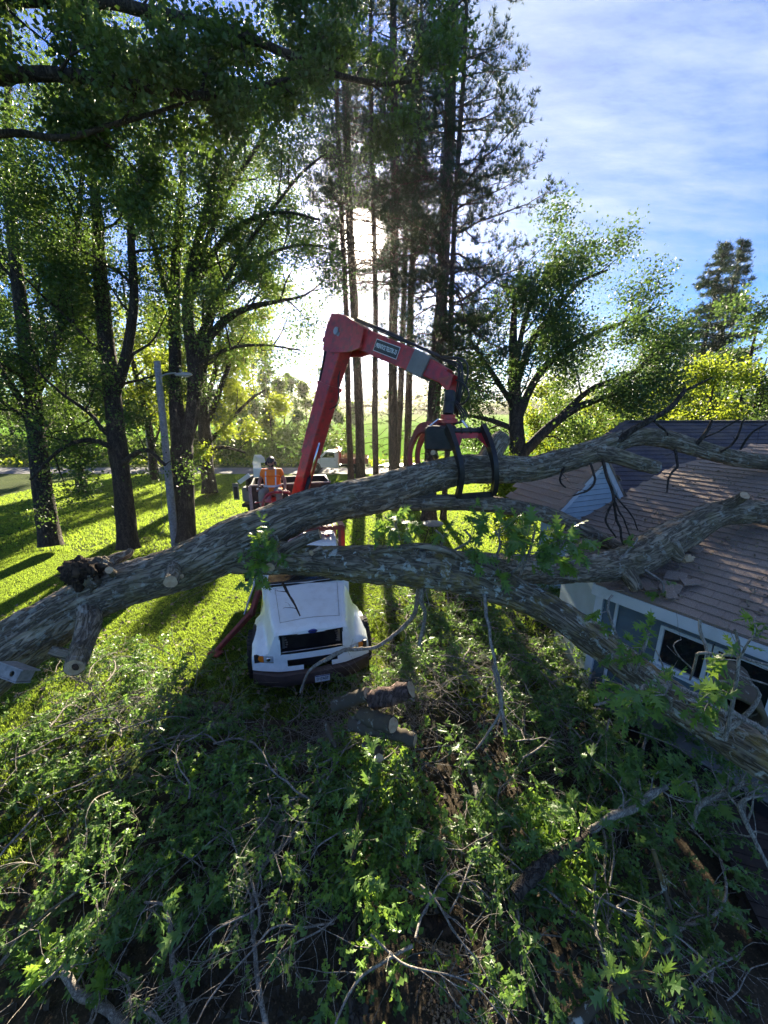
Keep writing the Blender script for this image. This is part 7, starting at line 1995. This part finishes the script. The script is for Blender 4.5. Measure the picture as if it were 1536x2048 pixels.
for x0 in (1.05, 4.45):
    for sy in (-1, 1):
        m_ = pm(); m_.lathe((x0, sy * .86, .42), [(.22, -.13), (.38, -.13), (.42, -.09), (.42, .09), (.38, .13), (.22, .13)], 24, 'y'); w_ = m_.build('wheel', M['rubber'], pk)
        m_ = pm(); m_.lathe((x0, sy * .86, .42), [(.04, -.135), (.12, -.14), (.22, -.10), (.25, -.135), (.25, .135), (.22, .10), (.12, .14), (.04, .135)], 16, 'y'); m_.build('rim', M['steel'], w_)
    m_ = pm(); m_.sweep([(x0 + math.cos(a) * .50, -.95, .46 + math.sin(a) * .50) for a in np.linspace(.1, PI - .1, 12)], .05, .06, (0, 1, 0)); m_.build('wheel_arch', M['black_plastic'], pk)
m_ = pm(); m_.box((3.9, 0, .62), (3.2, .8, .16)); m_.build('chassis', M['black_metal'], pk)
m_ = pm(); m_.box((4.55, -.98, 1.15), (2.5, .05, .50)); m_.box((4.55, .98, 1.15), (2.5, .05, .50)); m_.box((5.8, 0, 1.15), (.05, 1.95, .5)); m_.box((4.55, 0, .93), (2.5, 1.95, .06))
for k in range(6): m_.box((3.45 + k * .45, -1.01, 1.15), (.05, .04, .50))
m_.build('dump_bed', M['faded_red'], pk)
m_ = pm(); m_.box((3.28, 0, 1.45), (.06, 1.95, 1.1)); m_.prism([(3.28, -.98, 2.0), (2.95, -.98, 2.12), (2.95, .98, 2.12), (3.28, .98, 2.0)], (0, 0, .05)); m_.box((3.34, -.98, 1.45), (.16, .05, 1.1)); m_.build('headboard', M['crane_red'], pk)
m_ = pm(); m_.ball((3.1, -.3, 2.25), .14, 8, 6, (1.6, 1, .8)); m_.build('beacon', M['amber_lens'], pk)
rl = np.random.default_rng(2); n = 350; V, F = leaves_mesh(np.array(PM.translation) + np.c_[rl.uniform(3.4, 5.7, n), rl.uniform(-.9, .9, n), rl.uniform(1.25, 1.55, n)], .22, 'diamond', rl, None, 1, 0)
lo_ = put('wood_load', V, F, M['sawdust'], None, smooth=False, loc=tuple(PM.translation)); tag(lo_, 'wood chips and debris heaped in the red dump bed', 'debris', kind='stuff')
# low trailer behind the pickup
tr_ = thing('trailer', 'low flat trailer behind the pickup, seen between the pine trunks', 'trailer', (pp[0] + 7, pp[1] + 1, 0)); TM2 = vehicle_frame((pp[0] + 5.6, pp[1] + 1.0, 0), 0)
m_ = MB(TM2); m_.box((2.4, 0, .62), (4.2, 1.9, .12)); m_.beam((.3, 0, .6), (-.6, 0, .5), .1, .1); m_.build('bed', M['black_metal'], tr_)
m_ = MB(TM2)
for sy in (-.93, .93): m_.box((2.4, sy, .95), (4.2, .04, .06)); [m_.box((.4 + k * 1.0, sy, .8), (.05, .05, .3)) for k in range(5)]
m_.build('rail', M['grey_panel'], tr_)
for sy in (-1, 1): m_ = MB(TM2); m_.lathe((2.8, sy * 1.0, .36), [(.1, -.1), (.34, -.1), (.36, -.06), (.36, .06), (.34, .1), (.1, .1)], 20, 'y'); m_.build('wheel', M['rubber'], tr_)

# ------------------------------------------------------------------ wood chipper behind the loader
cp = G(528, 978); CMx = vehicle_frame((cp[0], 21.5, 0), 0)
cp0 = at_y(528, 960, 21.5); CMx = vehicle_frame((cp0[0], 21.5, 0), 0)
ch = thing('wood_chipper', 'white and black wood chipper with an upright white chute behind the operator', 'wood chipper', (cp0[0], 21.5, 0))
def cm_(): return MB(CMx)
m_ = cm_(); m_.bbox((0, 0, 1.35), (1.7, 2.6, .8), .06); m_.bbox((.2, -.6, 1.95), (1.0, 1.0, .55), .08); m_.build('body', M['grey_panel'], ch)
m_ = cm_(); m_.bbox((-.35, -1.0, 2.0), (.5, .6, .7), .06); m_.bbox((.45, -1.2, 1.7), (.7, .5, .6), .06)
for k in range(5): m_.cyl((-.5 + .2 * k, -1.35, 1.6), (-.4 + .2 * k, -1.35, 2.2 + .1 * (k % 2)), .05, 8)
m_.build('engine', M['black_metal'], ch)
m_ = cm_(); S = spline([(-.12, -.6, 2.0), (-.12, -.6, 2.7), (-.10, -.7, 3.15), (.10, -1.0, 3.32), (.38, -1.3, 3.22)], .1); m_.sweep(S, .34, .30, (1, 0, 0)); m_.build('chute', M['car_white'], ch)
m_ = cm_(); m_.bbox((.15, -1.3, 2.45), (.5, .2, .7), .04); m_.build('chute_guard', M['car_white'], ch)
m_ = cm_(); m_.beam((-.9, -1.35, 2.05), (-.3, -1.4, 2.45), .14, .22); m_.bbox((.75, -1.3, 2.25), (.3, .4, .35), .08); m_.build('hood', M['car_white'], ch)
m_ = cm_(); m_.box((-1.12, -1.35, 1.55), (.30, .06, .9)); mb_ = m_.build('control_panel', M['grey_panel'], ch); m_ = cm_(); m_.box((-1.12, -1.385, 1.5), (.20, .02, .62)); m_.build('panel_face', M['black_plastic'], mb_)
m_ = cm_(); m_.box((0, 0, .85), (1.5, 3.4, .16)); m_.build('frame', M['black_metal'], ch)
for sx in (-1, 1): m_ = cm_(); m_.lathe((sx * .95, .3, .42), [(.15, -.12), (.40, -.12), (.42, -.07), (.42, .07), (.40, .12), (.15, .12)], 22, 'x'); m_.build('wheel', M['rubber'], ch); m_ = cm_(); m_.box((sx * .95, .3, .90), (.32, 1.0, .05)); m_.build('mudguard', M['black_metal'], ch)

# ------------------------------------------------------------------ person in red by the double maple, mostly behind it
fp = G(349, 978); FM = Matrix.Translation(Vector((fp[0], fp[1], 0))) @ Matrix.Rotation(math.radians(-25), 4, 'Z')
def fv(x, y, z): return np.array(FM @ Vector((x, y, z)))
p2 = thing('person', 'distant person in a dark red shirt, half hidden by the double maple trunk', 'person', fp)
PP = {'hip': (0, 0, .95), 'belly': (0, 0, 1.1), 'chest': (0, 0, 1.28), 'shc': (0, 0, 1.42), 'neck': (0, 0, 1.52), 'skull': (0, -.01, 1.62), 'shL': (-.18, 0, 1.40), 'elL': (-.25, .02, 1.13), 'wrL': (-.24, -.10, .92), 'haL': (-.24, -.14, .83), 'shR': (.18, 0, 1.40), 'elR': (.25, .02, 1.13), 'wrR': (.24, -.10, .92), 'haR': (.24, -.14, .83),
      'hL': (-.1, 0, .9), 'knL': (-.12, -.04, .5), 'anL': (-.12, .02, .09), 'toL': (-.13, -.14, .04), 'hR': (.1, 0, .9), 'knR': (.12, .04, .5), 'anR': (.13, .08, .09), 'toR': (.14, -.08, .04)}
make_body(p2, fv, PP, R_, E_, M['skin'])
make_body(p2, fv, {k: PP[k] for k in ('belly', 'chest', 'shc', 'shL', 'elL', 'shR', 'elR')}, {'belly': (.20, .16), 'chest': (.20, .15), 'shc': (.13, .1), 'shL': .095, 'elL': .075, 'shR': .095, 'elR': .075}, [('belly', 'chest'), ('chest', 'shc'), ('shc', 'shL'), ('shL', 'elL'), ('shc', 'shR'), ('shR', 'elR')], M['red_cloth'], 'shirt')
make_body(p2, fv, {k: PP[k] for k in ('hip', 'hL', 'knL', 'anL', 'hR', 'knR', 'anR')}, {'hip': (.19, .15), 'hL': .12, 'knL': .09, 'anL': .07, 'hR': .12, 'knR': .09, 'anR': .07}, [('hip', 'hL'), ('hL', 'knL'), ('knL', 'anL'), ('hip', 'hR'), ('hR', 'knR'), ('knR', 'anR')], M['navy_cloth'], 'trousers')
head(p2, fv, (0, -.01, 1.66)); m_ = MB(FM); m_.ball((0, .005, 1.70), .10, 14, 10, (.85, 1.05, .9)); m_.build('hair', M['hair_dark'], p2, smooth=True)

# ------------------------------------------------------------------ small things round the yard
# garden table by the thin pine
gt = G(868, 1098); tb_ = thing('garden_table', 'small metal garden table on thin legs under the stems, right of the pines', 'table', (gt[0], gt[1], 0))
tc_ = at_y(866, 1046, gt[1]); h_ = tc_[2]
m_ = MB(); m_.lathe((tc_[0], gt[1], h_), [(.02, .04), (.42, .0), (.46, -.03), (.44, -.045), (.02, -.01)], 24, 'z'); m_.build('table_top', M['grey_panel'], tb_, smooth=True)
for k in range(3): a = k * 2.1 + .4; m_ = MB(); m_.tube([(tc_[0] + .12 * math.cos(a), gt[1] + .12 * math.sin(a), h_ - .03), (tc_[0] + .48 * math.cos(a), gt[1] + .48 * math.sin(a), 0)], .026, 6); m_.build('leg', M['black_metal'], tb_)
# dark box with a grey lid against the wall
bx = HP(1400, 1345, W0 + NW * .35, NW); bq = np.array([bx[0], bx[1], 0]) + EVd * .3; sb = thing('storage_box', 'low dark storage box with a flat grey lid under the house windows', 'box', bq)
m_ = MB(); m_.box(tuple(bq + np.array([0, 0, .32])), (1.9, .52, .56), RW); m_.build('body', M['black_plastic'], sb)
m_ = MB(); m_.bbox(tuple(bq + np.array([0, 0, .63])), (1.96, .58, .05), .015, RW); m_.build('lid', M['grey_panel'], sb)
# fence posts of the field

r5 = np.random.default_rng(55); n = 1500; q5 = np.c_[r5.uniform(-12, 4, n), 6.5 + r5.random(n) ** 1.5 * 12, r5.uniform(.05, .10, n)]
V, F = leaves_mesh(q5, .10, 'maple', r5, None, 1, 0); o = put('lawn_litter', V, F, M['debris'], None, smooth=False); tag(o, 'torn leaves and chips strewn over the lawn around the truck', 'litter', kind='stuff')
ac5 = Acc()
for k in range(170):
    x, y = r5.uniform(-9, 3), r5.uniform(6.8, 13); a = r5.random() * 2 * PI; c = np.array([math.cos(a), math.sin(a), 0]); pts = [np.array([x, y, .06])]; l = r5.uniform(.3, 1.1)
    for j in range(6): c = c + r5.normal(size=3) * np.array([.2, .2, .05]); c /= np.linalg.norm(c); pts.append(pts[-1] + c * l / 6)
    pts = np.array(pts); pts[:, 2] = np.clip(pts[:, 2], .05, .12); ac5.limb(pts, np.linspace(.009, .003, 7), 4)
o = ac5.build('fallen_twigs', M['twig']); tag(o, 'loose twigs scattered on the grass around the truck', 'twigs', kind='stuff')
# ------------------------------------------------------------------ thin summer haze
t = NT('haze'); v = t.n('ShaderNodeVolumePrincipled'); v.inputs['Color'].default_value = (1, .96, .90, 1); v.inputs['Density'].default_value = .0003; v.inputs['Anisotropy'].default_value = .75
t.l(v.outputs[0], t.out.inputs['Volume']); M['haze'] = t.m
hz_ = MB(); hz_.box((20, 380, 21), (1100, 860, 44)); hzo = hz_.build('haze', M['haze'], None); hzo['kind'] = 'stuff'
SC.cycles.volume_bounces = 0; SC.cycles.volume_step_rate = 10
